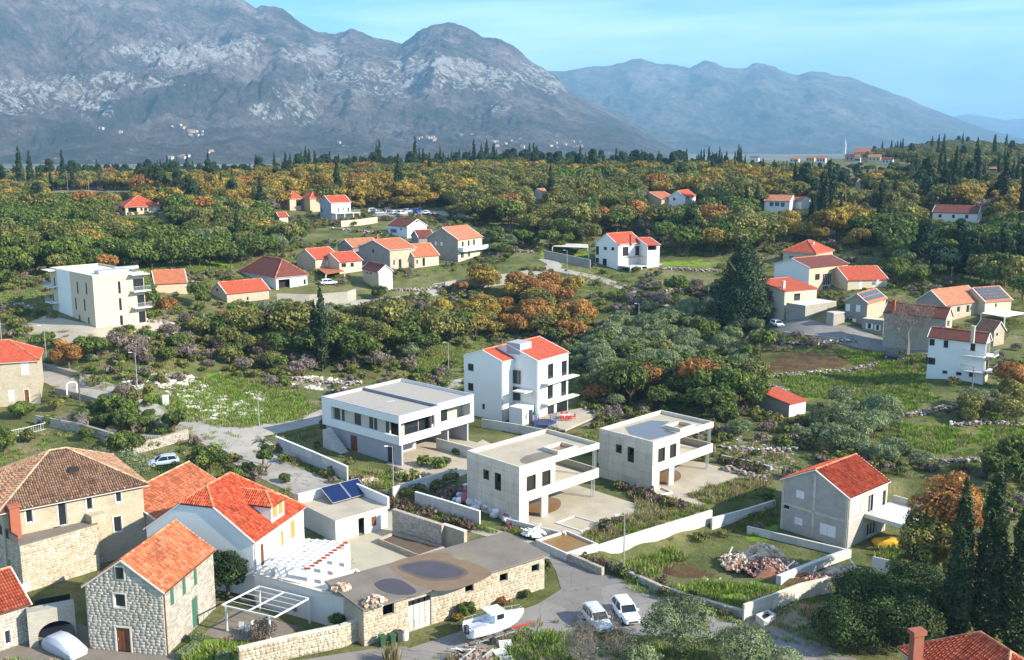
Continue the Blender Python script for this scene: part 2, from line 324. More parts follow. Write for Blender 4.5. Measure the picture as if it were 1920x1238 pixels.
PALE = [[(262,700),(360,705),(470,770),(440,800),(350,765)],[(350,745),(500,735),(490,785),(400,790)],[(520,700),(680,715),(640,735),(540,725)],[(200,690),(290,700),(260,740)],[(1380,820),(1480,850),(1460,900),(1370,880)],
 [(900,1190),(1100,1150),(1150,1238),(880,1238)],[(90,350),(240,350),(240,362),(90,362)],[(1060,795),(1110,770),(1180,775),(1110,800)],[(1420,1130),(1560,1140),(1500,1200),(1420,1170)]]
gpx, gpy = proj(gx, gy, Hg)
wob = (fbm(gx*.15, gy*.15, 4)-.5)*36
def mask(polys):
    m = np.zeros(gx.shape)
    for p in polys: m = np.maximum(m, inpoly(gpx+wob, gpy+wob*.4, p))
    return m
cov = np.stack([mask(GRASS), mask(SOIL), mask(PALE), np.ones(gx.shape)], -1)
ni, nj = gx.shape; idx = np.arange(ni*nj).reshape(ni, nj)
Fq = np.stack([idx[:-1, :-1], idx[:-1, 1:], idx[1:, 1:], idx[1:, :-1]], -1).reshape(-1, 4)
gm, nt, b = pbsdf('ground', .95, .1); P = gpos(nt)
base = ramp(nt, noise(nt, .12, 8, .65, P), [(.3, (.06, .07, .022)), (.48, (.12, .135, .045)), (.6, (.19, .175, .08)), (.75, (.27, .235, .15))])
base = mix(nt, ramp(nt, noise(nt, 1.1, 6, .7, P), [(.5, 0.), (.7, .6)]), base, (.055, .075, .02))
gr = ramp(nt, noise(nt, .45, 7, .65, P), [(.3, (.07, .11, .015)), (.5, (.15, .23, .025)), (.7, (.24, .32, .045)), (.8, (.2, .18, .06))])
so = ramp(nt, noise(nt, .6, 7, .7, P), [(.3, (.05, .035, .02)), (.52, (.12, .07, .04)), (.62, (.09, .11, .025))])
pa = ramp(nt, noise(nt, .9, 7, .7, P), [(.35, (.07, .09, .03)), (.52, (.22, .2, .13)), (.66, (.42, .38, .32))])
sepc = N(nt, 'ShaderNodeSeparateColor'); L(nt, attr(nt, 'cover').outputs['Color'], sepc.inputs[0])
def edge(ch):
    a = N(nt, 'ShaderNodeMath', operation='ADD'); L(nt, ch, a.inputs[0]); n_ = N(nt, 'ShaderNodeMath', operation='MULTIPLY_ADD'); L(nt, noise(nt, .7, 6, .7, P), n_.inputs[0]); n_.inputs[1].default_value = 1.4; n_.inputs[2].default_value = -.7
    L(nt, n_.outputs[0], a.inputs[1]); return ramp(nt, a.outputs[0], [(.35, 0.), (.65, 1.)])
col = mix(nt, edge(sepc.outputs[0]), base, gr); col = mix(nt, edge(sepc.outputs[1]), col, so); col = mix(nt, edge(sepc.outputs[2]), col, pa)
# far plain: fields
sx = N(nt, 'ShaderNodeSeparateXYZ'); L(nt, P, sx.inputs[0]); mr = N(nt, 'ShaderNodeMapRange'); mr.inputs[1].default_value = 1250; mr.inputs[2].default_value = 1450; L(nt, sx.outputs[1], mr.inputs[0])
fld = ramp(nt, noise(nt, .004, 6, .6, P), [(.35, (.05, .06, .03)), (.5, (.24, .22, .13)), (.62, (.07, .075, .045))])
col = mix(nt, mr.outputs[0], col, fld)
L(nt, col, b.inputs['Base Color']); bump(nt, b, noise(nt, 2.5, 8, .7, P), 1., .35)
gme = mesh_np('ground', np.stack([gx, gy, Hg], -1).reshape(-1, 3), Fq, [gm], True)
ca = gme.attributes.new('cover', 'FLOAT_COLOR', 'POINT'); ca.data.foreach_set('color', cov.reshape(-1, 4).astype(np.float32).ravel())
tag(link('ground', gme), 'rough scrubby ground, meadow and red soil between the village houses', kind='structure')
# ---------------------------------------------------------------- mountains
def profile(poly, px): return np.interp(px, [p[0] for p in poly], [p[1] for p in poly])
RA = [(-600,-150),(-200,-170),(0,-130),(100,-95),(200,-60),(300,-30),(380,0),(425,14),(445,9),(470,20),(490,33),(512,30),(540,38),(565,55),(600,74),(635,80),(665,70),(690,80),(712,88),(740,92),(757,94),(790,72),(815,62),(845,60),(875,66),(905,83),(935,88),(960,98),(985,118),(1010,132),(1040,150),(1065,178),(1100,195),(1140,212),(1190,235),(1240,262),(1290,292),(1340,306),(2400,312)]
RB = [(300,200),(700,190),(1030,142),(1060,140),(1110,133),(1150,130),(1180,122),(1200,121),(1225,130),(1260,131),(1285,136),(1312,126),(1335,127),(1352,134),(1390,138),(1412,128),(1430,130),(1455,140),(1490,150),(1515,144),(1545,146),(1590,155),(1640,170),(1680,184),(1720,200),(1780,222),(1850,245),(1920,262),(2050,280),(2400,288)]
RC = [(1500,260),(1760,225),(1782,222),(1808,217),(1830,219),(1855,224),(1880,229),(1905,226),(1960,224),(2100,232),(2400,240)]
def mountain(name, label, prof, d0, d1, shape, nc, nr, p0, p1, seed, rocky, mat, ridge_n):
    px = np.linspace(p0, p1, nc); a = (px-960)/F
    # azimuth x/y for a pixel near the horizon
    a = a/(CP+ (344/F)*SP)
    t = np.concatenate([np.linspace(0, 1, nr), 1+np.linspace(.02, .5, 14)])
    D = d0+(d1-d0)*t; A2, D2 = np.meshgrid(a, D); T2 = np.repeat(t[:, None], nc, 1); PX = np.repeat(px[None], len(t), 0)
    r = ray(960, 275)
    py = profile(prof, PX); el_ = (275-py)/F*1.0/(CP*CP)*.985
    zr = el_*d1*1.0+CAMZ; zr = np.maximum(zr, -30)
    X = A2*D2; Y = D2
    n1 = fbm(X/ridge_n+seed, Y/ridge_n*.6, 6, .52, True); n2 = fbm(X/(ridge_n*.22)+3, Y/(ridge_n*.3)+seed, 5, .6); n3 = fbm(X/(ridge_n*.16)+9, Y/(ridge_n*.3)+seed, 4, .6, True)
    tt = np.clip(T2+(n1-.6)*.34*np.sin(np.clip(T2, 0, 1)*PI), 0, 1.5)
    s = np.interp(tt, shape[0], shape[1])
    back = np.where(T2 > 1, 1-(T2-1)*1.6, 1)
    Z = zr*np.where(T2 > 1, back, s)+((n2-.5)*zr*.12+(n3-.6)*zr*.11)*np.sin(np.clip(T2, 0, 1)*PI)**.6+(n3-.6)*zr*.055*(T2 > .9)
    Z = np.where(zr < 20, np.minimum(Z, zr), Z)-6*(T2 < .02)
    n, m = X.shape; ix = np.arange(n*m).reshape(n, m)
    Fm = np.stack([ix[:-1, :-1], ix[:-1, 1:], ix[1:, 1:], ix[1:, :-1]], -1).reshape(-1, 4)
    me = mesh_np(name, np.stack([X, Y, Z], -1).reshape(-1, 3), Fm, [mat], True)
    qx, qy = proj(X, Y, Z)
    rk = rocky(qx, qy, n1, n2, T2)
    at = me.attributes.new('rock', 'FLOAT', 'POINT'); at.data.foreach_set('value', np.clip(rk, 0, 1).astype(np.float32).ravel())
    tag(link(name, me), label, kind='structure')
ROCKS = [((25,200),(90,18)),((120,165),(70,35)),((60,180),(80,40)),((175,190),(60,30)),((215,150),(60,14)),((20,150),(35,10)),((260,165),(35,14)),((300,100),(60,25)),((250,95),(50,12)),((340,120),(60,20)),((430,95),(70,28)),((300,155),(40,14)),
 ((590,105),(60,20)),((560,195),(45,42)),((590,215),(20,20)),((500,210),(45,20)),((650,130),(70,30)),((700,150),(60,38)),((770,140),(60,40)),((830,135),(60,30)),((880,140),(60,35)),((930,150),(50,25)),((930,200),(25,12)),((1000,140),(50,25)),((1040,165),(30,15)),((750,165),(30,25)),((590,160),(20,20))]
def rockyA(qx, qy, n1, n2, T):
    w_ = (n2-.5)*60; r = np.zeros(qx.shape)
    for (cx, cy), (rx, ry) in ROCKS:
        d = ((qx+w_-cx)/rx)**2+((qy+w_*.5-cy)/ry)**2; r = np.maximum(r, np.clip(1.35-d, 0, 1))
    return r*.85*(.55+.9*(n2-.25))+np.clip((n2-.62)*2, 0, .5)*sst(T, .4, .7)
def mmat(name, low, mid, high, rock, ns, rk):
    m, nt, b = pbsdf(name, .95, .1); P = gpos(nt)
    c = ramp(nt, noise(nt, ns, 9, .68, P), [(.34, low), (.5, mid), (.66, high)])
    c = mix(nt, .5, c, mix(nt, 1., c, ramp(nt, noise(nt, ns*9, 6, .7, P), [(.38, .3), (.62, 1.9)]), 'MULTIPLY'))
    sz = N(nt, 'ShaderNodeSeparateXYZ'); L(nt, P, sz.inputs[0]); mr = N(nt, 'ShaderNodeMapRange'); mr.inputs[1].default_value = 60; mr.inputs[2].default_value = 420; L(nt, sz.outputs[2], mr.inputs[0])
    c = mix(nt, mr.outputs[0], mix(nt, .5, c, (.05, .06, .03)), c)
    mp_ = N(nt, 'ShaderNodeMapping'); mp_.inputs['Scale'].default_value = (1, 1, .45); L(nt, P, mp_.inputs[0])
    a = N(nt, 'ShaderNodeMath', operation='MULTIPLY_ADD'); L(nt, noise(nt, ns*9, 9, .78, mp_.outputs[0]), a.inputs[0]); a.inputs[1].default_value = 3.2; rk_ = N(nt, 'ShaderNodeMath', operation='MULTIPLY'); rk_.inputs[1].default_value = .62; L(nt, attr(nt, 'rock').outputs['Fac'], rk_.inputs[0]); L(nt, rk_.outputs[0], a.inputs[2])
    third = N(nt, 'ShaderNodeMath', operation='DIVIDE'); third.inputs[1].default_value = 3; L(nt, a.outputs[0], third.inputs[0])
    c = mix(nt, ramp(nt, third.outputs[0], [(0., 0.), (rk/3, 0.), (rk/3+.05, 1.)]), c, ramp(nt, noise(nt, ns*20, 5, .7, P), [(.35, s_(rock, .45)), (.65, rock)]))
    L(nt, c, b.inputs['Base Color']); bump(nt, b, noise(nt, ns*6, 9, .75, mp_.outputs[0]), 1., 90)
    return m
mA = mmat('mountain_scrub', (.045, .06, .025), (.18, .135, .115), (.38, .3, .26), (.78, .73, .66), .0035, 1.98)
mB = mmat('far_mountain', (.05, .065, .03), (.13, .12, .08), (.27, .23, .18), (.45, .43, .4), .0018, 2.15)
mountain('mountain', 'long rocky mountain with pale cliffs rising over the valley on the left', RA, 2700, 6000, ([0,.35,.5,.62,.8,1,1.5],[0,.16,.36,.5,.72,1,1]), 900, 260, -450, 1480, 3.1, rockyA, mA, 900)
mountain('far_mountain', 'hazy blue mountain range on the far side of the valley', RB, 6500, 11000, ([0,.3,.55,.8,1,1.5],[0,.15,.45,.78,1,1]), 500, 120, 600, 2400, 8.7, lambda qx, qy, a, b_, T: np.clip((b_-.5)*1.5, 0, .5)*sst(T, .5, .8), mB, 1500)
mountain('distant_mountain', 'palest and farthest ridge behind the hazy range', RC, 15000, 19000, ([0,1,1.5],[0,1,1]), 200, 40, 1600, 2400, 1.7, lambda qx, qy, a, b_, T: a*0, mB, 3000)
# ---------------------------------------------------------------- haze
hz = MB().box(-16000, -60, -8, 16000, 22500, 1500).build('haze', None)
tag(hz, 'thin blue haze over the valley', kind='stuff')
hm = bpy.data.materials.new('haze'); hm.use_nodes = True; hn = hm.node_tree; hn.nodes.clear()
ho = N(hn, 'ShaderNodeOutputMaterial'); pv = N(hn, 'ShaderNodeVolumePrincipled'); pv.inputs['Color'].default_value = (.34, .66, 1, 1); pv.inputs['Density'].default_value = 9e-5; pv.inputs['Anisotropy'].default_value = 0
L(hn, pv.outputs[0], ho.inputs['Volume']); hz.data.materials.append(hm); hz.display_type = 'WIRE'
# ---------------------------------------------------------------- building tools
def zat(x, y, py):
    k = -(py-619)/F; return CAMZ + y*(k*CP-SP)/(CP+k*SP)
class Fr:
    """a box-shaped volume read off its ground corner and eaves: x runs along the sunny face, y along the shaded one"""
    def __init__(s, b, t, a=None, c=None, zb=None, zt=None, la=None, lc=None, rz=None):
        if zt is not None:
            T = atz(*t, zt); B = np.array([T[0], T[1], zb if zb is not None else float(TZ(T[0], T[1]))])
        else:
            B = G(*b) if zb is None else atz(*b, zb); zt = zat(B[0], B[1], t[1])
        O = B.copy(); T = np.array([B[0], B[1], zt]); an = []
        if c: C = atz(*c, zt)-T; an.append((math.atan2(C[1], C[0]), math.hypot(C[0], C[1])))
        if a: A = atz(*a, zt)-T; an.append((math.atan2(A[1], A[0])-PI/2, math.hypot(A[0], A[1])))
        if rz is None: rz = sum(q*l for q, l in an)/sum(l for q, l in an)
        s.rz = rz; s.O = Vector(O); s.h = float(zt-O[2]); s.ux = Vector((math.cos(rz), math.sin(rz), 0)); s.uy = Vector((-s.ux.y, s.ux.x, 0))
        s.lc = lc or float(Vector(C).dot(s.ux)); s.la = la or float(Vector(A).dot(s.uy))
        s.M = Matrix.Translation(s.O)@Matrix.Rotation(rz, 4, 'Z'); s.Mi = s.M.inverted()
    def onface(s, face, px, py, off=0):
        r = Vector(ray(px, py)); o = Vector((0, 0, CAMZ)); n = s.uy if face == 'C' else s.ux
        t = ((s.O-o).dot(n)+off)/r.dot(n); p = s.Mi@(o+r*t)
        return (p.x if face == 'C' else p.y), p.z
    def onz(s, px, py, z): return s.Mi@Vector(atz(px, py, s.O.z+z))
FOOT = []   # (centre x, y, radius-ish polygons) building footprints, kept clear of plants
def foot(fr, m=1.0):
    FOOT.append((fr, m))
def clear_of_buildings(x, y, extra=0):
    ok = np.ones(np.shape(x), bool)
    for fr, m in FOOT:
        dx = x-fr.O.x; dy = y-fr.O.y; u = dx*fr.ux.x+dy*fr.ux.y; v = dx*fr.uy.x+dy*fr.uy.y; m = m+extra
        ok &= ~((u > -m) & (u < fr.lc+m) & (v > -m) & (v < fr.la+m))
    return ok
def fmap(face, fr):
    if face == 'C': return lambda u, v, d: (u, -d, v)
    if face == 'A': return lambda u, v, d: (-d, u, v)
    if face == 'D': return lambda u, v, d: (fr.lc+d, u, v)
    return lambda u, v, d: (u, fr.la+d, v)
def quad(mb, m, u0, v0, u1, v1, d, flip):
    p = [m(u0, v0, d), m(u1, v0, d), m(u1, v1, d), m(u0, v1, d)]; mb.poly(p[::-1] if flip else p, [(u0, v0), (u1, v0), (u1, v1), (u0, v1)][::-1 if flip else 1])
def pbox(mb, m, u0, v0, u1, v1, d0, d1):
    a = m(u0, v0, d0); b = m(u1, v1, d1); mb.box(min(a[0], b[0]), min(a[1], b[1]), min(a[2], b[2]), max(a[0], b[0]), max(a[1], b[1]), max(a[2], b[2]))
def wallface(mb, face, fr, L_, z0, z1, holes, dep=.2):
    m = fmap(face, fr); flip = face in 'AB'
    us = sorted({0, L_, *[h[0] for h in holes], *[h[2] for h in holes]}); vs = sorted({z0, z1, *[h[1] for h in holes], *[h[3] for h in holes]})
    for i in range(len(us)-1):
        for j in range(len(vs)-1):
            cu, cv = (us[i]+us[i+1])/2, (vs[j]+vs[j+1])/2
            if any(h[0] < cu < h[2] and h[1] < cv < h[3] for h in holes): continue
            quad(mb, m, us[i], vs[j], us[i+1], vs[j+1], 0, flip)
    for u0, v0, u1, v1 in holes:
        for pts in (((u0,v0),(u0,v1)),((u1,v1),(u1,v0)),((u0,v1),(u1,v1)),((u1,v0),(u0,v0))):
            (a, b), (c, d) = pts; p = [m(a, b, 0), m(c, d, 0), m(c, d, -dep), m(a, b, -dep)]
            mb.poly(p[::-1] if flip else p, [(a+b, 0), (c+d, 0), (c+d, dep), (a+b, dep)])
def window(fr, face, u0, v0, u1, v1, style, P, rec=.16, proud=False):
    """a window, shutter or door as parts of the thing; P(name, mb, mat, parent) places a part"""
    m = fmap(face, fr); off = .03 if proud else -rec; W, H = u1-u0, v1-v0; t = min(.07, W*.12)
    if style in ('w', 'd', 'sh', 'shd', 'b', 's'):
        fm = M['frame_w'] if style in ('w', 'sh', 's') else (M['door_b'] if style == 'b' else M['frame_d'])
        mb = MB()
        for a in ((u0, v0, u0+t, v1), (u1-t, v0, u1, v1), (u0+t, v0, u1-t, v0+t), (u0+t, v1-t, u1-t, v1)): pbox(mb, m, *a, off, off+.06)
        nm = max(1, round(W/.75))
        for k in range(1, nm): uu = u0+W*k/nm; pbox(mb, m, uu-t*.4, v0+t, uu+t*.4, v1-t, off, off+.05)
        wd = P('window', mb, fm); g = MB(); pbox(g, m, u0+t*.5, v0+t*.5, u1-t*.5, v1-t*.5, off-.03, off+.015); P('pane', g, M['glass'], wd)
        if style == 's' or proud:
            q = MB(); e = .12
            for a in ((u0-e, v0-e, u0, v1+e), (u1, v0-e, u1+e, v1+e), (u0, v0-e, u1, v0), (u0, v1, u1, v1+e)): pbox(q, m, *a, 0, .05)
            P('surround', q, M['stonetrim'], wd)
        elif W < 3: q = MB(); pbox(q, m, u0-.06, v0-.07, u1+.06, v0, 0, .07); P('sill', q, M['stonetrim'], wd)
        if style in ('sh', 'shd'):
            sm = M['shut_w'] if style == 'sh' else M['frame_d']
            for a, b in ((u0-W*.5, u0-.02), (u1+.02, u1+W*.5)): q = MB(); pbox(q, m, a, v0, b, v1, .01, .06); P('shutter', q, sm, wd)
    elif style in ('gs', 'os', 'ws', 'bs', 'br'):
        sm = {'gs': 'shut_g', 'os': 'shut_o', 'ws': 'shut_w', 'bs': 'shut_b', 'br': 'door_b'}[style]
        q = MB(); o2 = .02 if proud else -.05; um = (u0+u1)/2
        for a, b in ((u0, um-.01), (um+.01, u1)):
            pbox(q, m, a, v0, b, v1, o2-.03, o2)
            n = max(3, int(H/.16))
            for k in range(n): pbox(q, m, a+.05, v0+.06+(H-.12)*k/n, b-.05, v0+.06+(H-.12)*(k+.55)/n, o2, o2+.02)
        P('shutter', q, M[sm])
    elif style in ('door', 'gdoor', 'rdoor', 'ddoor'):
        q = MB(); o2 = -.1; pbox(q, m, u0, v0, u1, v1, o2-.04, o2); n = max(2, round(W/.4))
        for k in range(n): pbox(q, m, u0+W*k/n+.03, v0+.06, u0+W*(k+1)/n-.03, v1-.06, o2, o2+.03)
        dr = P('door', q, M[{'door': 'door_b', 'gdoor': 'shut_g', 'rdoor': 'door_r', 'ddoor': 'frame_d'}[style]])
        q = MB(); pbox(q, m, u1-.16, v0+H*.45, u1-.1, v0+H*.53, o2+.03, o2+.09); P('handle', q, M['metal'], dr)
        if style == 'door':
            q = MB(); e = .14
            for a in ((u0-e, v0, u0, v1+e), (u1, v0, u1+e, v1+e), (u0, v1, u1, v1+e)): pbox(q, m, *a, 0, .06)
            P('surround', q, M['stonetrim'], dr)
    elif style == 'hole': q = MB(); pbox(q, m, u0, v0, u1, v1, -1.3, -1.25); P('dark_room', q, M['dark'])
M['stonetrim'] = plain('cut_stone', (.6, .57, .5), .8, .12, 1)
M['ridge'] = tonemat('ridge_tile', [(0., (.34, .10, .05)), (1., (.58, .27, .15))])
M['ridge_old'] = tonemat('old_ridge_tile', [(0., (.32, .2, .12)), (1., (.55, .4, .26))])
M['barrel_old'] = tonemat('old_barrel_tile', [(0., (.15, .08, .05)), (.35, (.28, .16, .10)), (.6, (.38, .235, .15)), (.85, (.36, .21, .13)), (.95, (.36, .24, .11)), (1., (.34, .11, .06))], fine=9, wx=.6)
M['barrel_red'] = tonemat('red_barrel_tile', [(0., (.36, .05, .02)), (.5, (.52, .085, .035)), (1., (.6, .14, .06))], .6, fine=5, wx=.6)
M['barrel_or'] = tonemat('orange_barrel_tile', [(0., (.42, .11, .045)), (.5, (.56, .17, .075)), (1., (.62, .25, .13))], .7, fine=5, wx=.6)
M['tileshade'] = plain('roof_tile_shade', (.12, .06, .04), .9)  # slab below the barrel tiles, coloured dark for the shade between them
def slab(mb, pts, e, th=.13):
    """sloping roof plane: pts seen counter-clockwise from above"""
    pts = [Vector(p) for p in pts]; n = (pts[1]-pts[0]).cross(pts[2]-pts[0]).normalized(); 
    if n.z < 0: pts = pts[::-1]; n = -n
    e = Vector(e).normalized(); q = n.cross(e)
    if q.z < 0: q = -q
    mb.poly(pts, [(p.dot(e), p.dot(q)) for p in pts]); lo = [p-Vector((0, 0, th)) for p in pts]; mb.poly(lo[::-1])
    for i in range(len(pts)): mb.poly([pts[i-1], lo[i-1], lo[i], pts[i]][::-1])
    return pts, e, q
def barrels(slopes, tw=.24, tl=.38):
    V = []; Fc = []; T = []
    for pts, e, q in slopes:
        n = e.cross(q); n = n if n.z > 0 else -n; o = pts[0]; P2 = [((p-o).dot(e), (p-o).dot(q)) for p in pts]
        s0 = min(p[0] for p in P2); s1 = max(p[0] for p in P2); k = max(1, int((s1-s0)/tw)); w = (s1-s0)/k
        for i in range(k):
            s = s0+(i+.5)*w; qs = []
            for j in range(len(P2)):
                (a, b), (c, d) = P2[j-1], P2[j]
                if (a > s) != (c > s): qs.append(b+(d-b)*(s-a)/(c-a))
            if len(qs) < 2: continue
            q0, q1 = min(qs), max(qs); m = max(1, int((q1-q0)/tl)); l = (q1-q0)/m; js = random.uniform(-.02, .02)
            for r in range(m):
                a0 = q0+r*l; a1 = a0+l*1.04; base = len(V); jr = random.uniform(-.012, .012)
                for a, rr, up in ((a0, w*.40, .035), (a1, w*.34, .0)):
                    for g in range(5):
                        th = PI*g/4; p = o+e*(s+js+jr+rr*math.cos(th))+q*a+n*(up+rr*.85*math.sin(th)); V.append(tuple(p))
                for g in range(4): Fc.append((base+g, base+g+1, base+6+g, base+5+g))
                T += [random.random()**.9]*4
                Fc.append((base, base+1, base+2, base+3)); T.append(T[-1]*.4)
    return V, Fc, T
def tiles_part(slopes, mat, P, **k):
    V, Fc, T = barrels(slopes, **k); me = mesh_np('roof_tiles', V, Fc, [mat]); a = me.attributes.new('tone', 'FLOAT', 'FACE'); a.data.foreach_set('value', np.asarray(T, np.float32))
    o = P('roof_tiles', me, None); o['kind'] = 'stuff'; return o
def ridge_caps(pairs, mat, P, r=.13, nm='ridge_tiles'):
    mb = MB()
    for a, b in pairs:
        a = Vector(a); b = Vector(b); n = max(1, int((b-a).length/.45))
        for i in range(n): mb.cur = random.random(); p = a.lerp(b, i/n); q = a.lerp(b, (i+1.05)/n); mb.bar(p, q, r*1.08, 6, r*.92)
    o = P(nm, mb, mat); o['kind'] = 'stuff'; return o
def gable_roof(fr, P, mat, axis, rise, jh=None, ov=.35, geo=None, verge=True, h=None, x0=0, x1=None, y0=0, y1=None, caps='ridge', ve=.2):
    x1 = fr.lc if x1 is None else x1; y1 = fr.la if y1 is None else y1; h = fr.h if h is None else h
    sl = []; mb = MB()
    if axis == 'c':
        ym = (y0+y1)/2; k = rise/((y1-y0)/2); e = (1, 0, 0); R0, R1 = (x0-ve, ym, h+rise), (x1+ve, ym, h+rise)
        for yy, s in ((y0, -1), (y1, 1)): sl.append(slab(mb, [(x0-ve, yy+s*ov, h-ov*k), (x1+ve, yy+s*ov, h-ov*k), R1, R0], e))
        rk = [((x, yy+s*ov, h-ov*k), (x, ym, h+rise)) for x in (x0-ve, x1+ve) for yy, s in ((y0, -1), (y1, 1))]
        if jh:
            f, d, d2 = jh; R1 = (x1-d2, ym, h+rise); zk = h+rise*(1-f); hw = (y1-y0)/2*f; mb = MB(); sl = []; Ra = (x0+d, ym, h+rise); Ks = {}
            for yy, s in ((y0, -1), (y1, 1)):
                K = (x0-ve, ym+s*hw, zk); Ks[s] = K; p_ = [(x0-ve, yy+s*ov, h-ov*k), (x1+ov, yy+s*ov, h-ov*k), R1, Ra, K]; sl.append(slab(mb, p_, e))
            sl.append(slab(mb, [Ks[1], Ks[-1], Ra], (0, 1, 0))); ce = [(x1+ov, y0-ov, h-ov*k), (x1+ov, y1+ov, h-ov*k)]; sl.append(slab(mb, [ce[0], ce[1], R1], (0, 1, 0))); ridge_caps([(ce[0], R1), (ce[1], R1)], M[caps], P); rk = rk[:2]; R0 = Ra; rk[0] = (rk[0][0], Ks[-1]); rk[1] = (rk[1][0], Ks[1]); ridge_caps([(Ks[1], Ra), (Ks[-1], Ra)], M[caps], P)
    else:
        xm = (x0+x1)/2; k = rise/((x1-x0)/2); e = (0, 1, 0); R0, R1 = (xm, y0-ve, h+rise), (xm, y1+ve, h+rise)
        for xx, s in ((x0, -1), (x1, 1)): sl.append(slab(mb, [(xx+s*ov, y0-ve, h-ov*k), (xx+s*ov, y1+ve, h-ov*k), R1, R0], e))
        rk = [((xx+s*ov, y, h-ov*k), (xm, y, h+rise)) for y in (y0-ve, y1+ve) for xx, s in ((x0, -1), (x1, 1))]
    P('roof', mb, M['tileshade'] if geo else mat)
    if geo: tiles_part(sl, geo, P)
    if verge:
        for g_ in ([x_] for x_ in rk):
            q = MB()
            for a, b in g_: q.bar(Vector(a)-Vector((0, 0, .06)), Vector(b)-Vector((0, 0, .06)), .09, 4)
            P('verge_trim', q, M['frame_w'] if verge is True else verge)
    ridge_caps([(Vector(R0)+Vector((0, 0, .02)), Vector(R1)+Vector((0, 0, .02)))], M[caps], P)
    return sl
def hip_roof(fr, P, mat, rise, ov=.4, geo=None, h=None, x0=0, x1=None, y0=0, y1=None, caps='ridge', inset=None, trim=True):
    x1 = fr.lc if x1 is None else x1; y1 = fr.la if y1 is None else y1; h = fr.h if h is None else h
    W, D = x1-x0, y1-y0; z = h+rise; i = inset or min(W, D)/2
    if W >= D: R0, R1 = Vector((x0+i, (y0+y1)/2, z)), Vector((x1-i, (y0+y1)/2, z))
    else: R0, R1 = Vector(((x0+x1)/2, y0+i, z)), Vector(((x0+x1)/2, y1-i, z))
    k = rise/i; ez = h-ov*k; c = [Vector((x0-ov, y0-ov, ez)), Vector((x1+ov, y0-ov, ez)), Vector((x1+ov, y1+ov, ez)), Vector((x0-ov, y1+ov, ez))]
    mb = MB(); sl = []
    if W >= D: fs = [([c[0], c[1], R1, R0], (1, 0, 0)), ([c[1], c[2], R1], (0, 1, 0)), ([c[2], c[3], R0, R1], (1, 0, 0)), ([c[3], c[0], R0], (0, 1, 0))]; hp = [(c[0], R0), (c[3], R0), (c[1], R1), (c[2], R1)]
    else: fs = [([c[0], c[1], R0], (1, 0, 0)), ([c[1], c[2], R1, R0], (0, 1, 0)), ([c[2], c[3], R1], (1, 0, 0)), ([c[3], c[0], R0, R1], (0, 1, 0))]; hp = [(c[0], R0), (c[1], R0), (c[2], R1), (c[3], R1)]
    for p, e in fs: sl.append(slab(mb, p, e))
    P('roof', mb, M['tileshade'] if geo else mat)
    if geo: tiles_part(sl, geo, P)
    if (R1-R0).length > .3: hp.append((R0, R1))
    ridge_caps(hp, M[caps], P)
    if trim:
        q = MB(); t = .1
        q.box(x0-ov, y0-ov, ez-.22, x1+ov, y0-ov+t, ez-.135).box(x0-ov, y1+ov-t, ez-.22, x1+ov, y1+ov, ez-.135).box(x0-ov, y0-ov+t, ez-.22, x0-ov+t, y1+ov-t, ez-.135).box(x1+ov-t, y0-ov+t, ez-.22, x1+ov, y1+ov-t, ez-.135)
        P('gutter', q, M['stonetrim'])
    return sl
def cladding(face, fr, L_, top, holes, mat, P, bh=.27, bw=.42, z0=0, nm='wall_stones'):
    """squared wall stones, each with its own width and depth, set in recessed joints"""
    m = fmap(face, fr); V = []; Fc = []; T = []; v = z0; flip = face in 'AB'
    while True:
        hh = bh*random.uniform(.8, 1.2)
        if v+.1 > max(top(L_*k/20) for k in range(21)): break
        u = -random.random()*bw
        while u < L_:
            wd = bw*random.uniform(.8, 1.6); a, b = max(u, .0)+.005, min(u+wd, L_)-.005; u += wd
            if b-a < .08: continue
            t = min(top(a), top(b)); v1 = min(v+hh-.01, t)
            if v1-v < .08: continue
            if any(a < h[2]+.02 and b > h[0]-.02 and v < h[3]+.02 and v1 > h[1]-.02 for h in holes):
                for h in holes:
                    if a < h[2] and b > h[0] and v < h[3] and v1 > h[1]-.02:
                        if a < h[0]-.08: b = h[0]-.03
                        elif b > h[2]+.08: a = h[2]+.03
                        else: b = a
                if b-a < .08: continue
            d = random.uniform(.006, .016); s = .006; base = len(V); tn = random.random()
            for (x, y, dd) in ((a,v,0),(b,v,0),(b,v1,0),(a,v1,0),(a+s,v+s,d),(b-s,v+s,d),(b-s,v1-s,d),(a+s,v1-s,d)): V.append(m(x, y, dd))
            for f in ((4,5,6,7),(0,1,5,4),(1,2,6,5),(2,3,7,6),(3,0,4,7)): Fc.append(tuple(base+i for i in (f[::-1] if flip else f))); T.append(tn)
        v += hh
    if not V: return
    me = mesh_np(nm, V, Fc, [mat]); at = me.attributes.new('tone', 'FLOAT', 'FACE'); at.data.foreach_set('value', np.asarray(T, np.float32))
    o = P(nm, me, None); o['kind'] = 'stuff'
M['st_pale'] = tonemat('pale_wall_stone', [(0., (.29, .26, .215)), (.3, (.35, .32, .27)), (.7, (.39, .36, .31)), (1., (.43, .40, .35))], .85, fine=3)
M['st_warm'] = tonemat('warm_wall_stone', [(0., (.33, .27, .19)), (.3, (.39, .33, .24)), (.7, (.44, .385, .29)), (1., (.48, .43, .35))], .85, fine=3)
HOUSES = {}
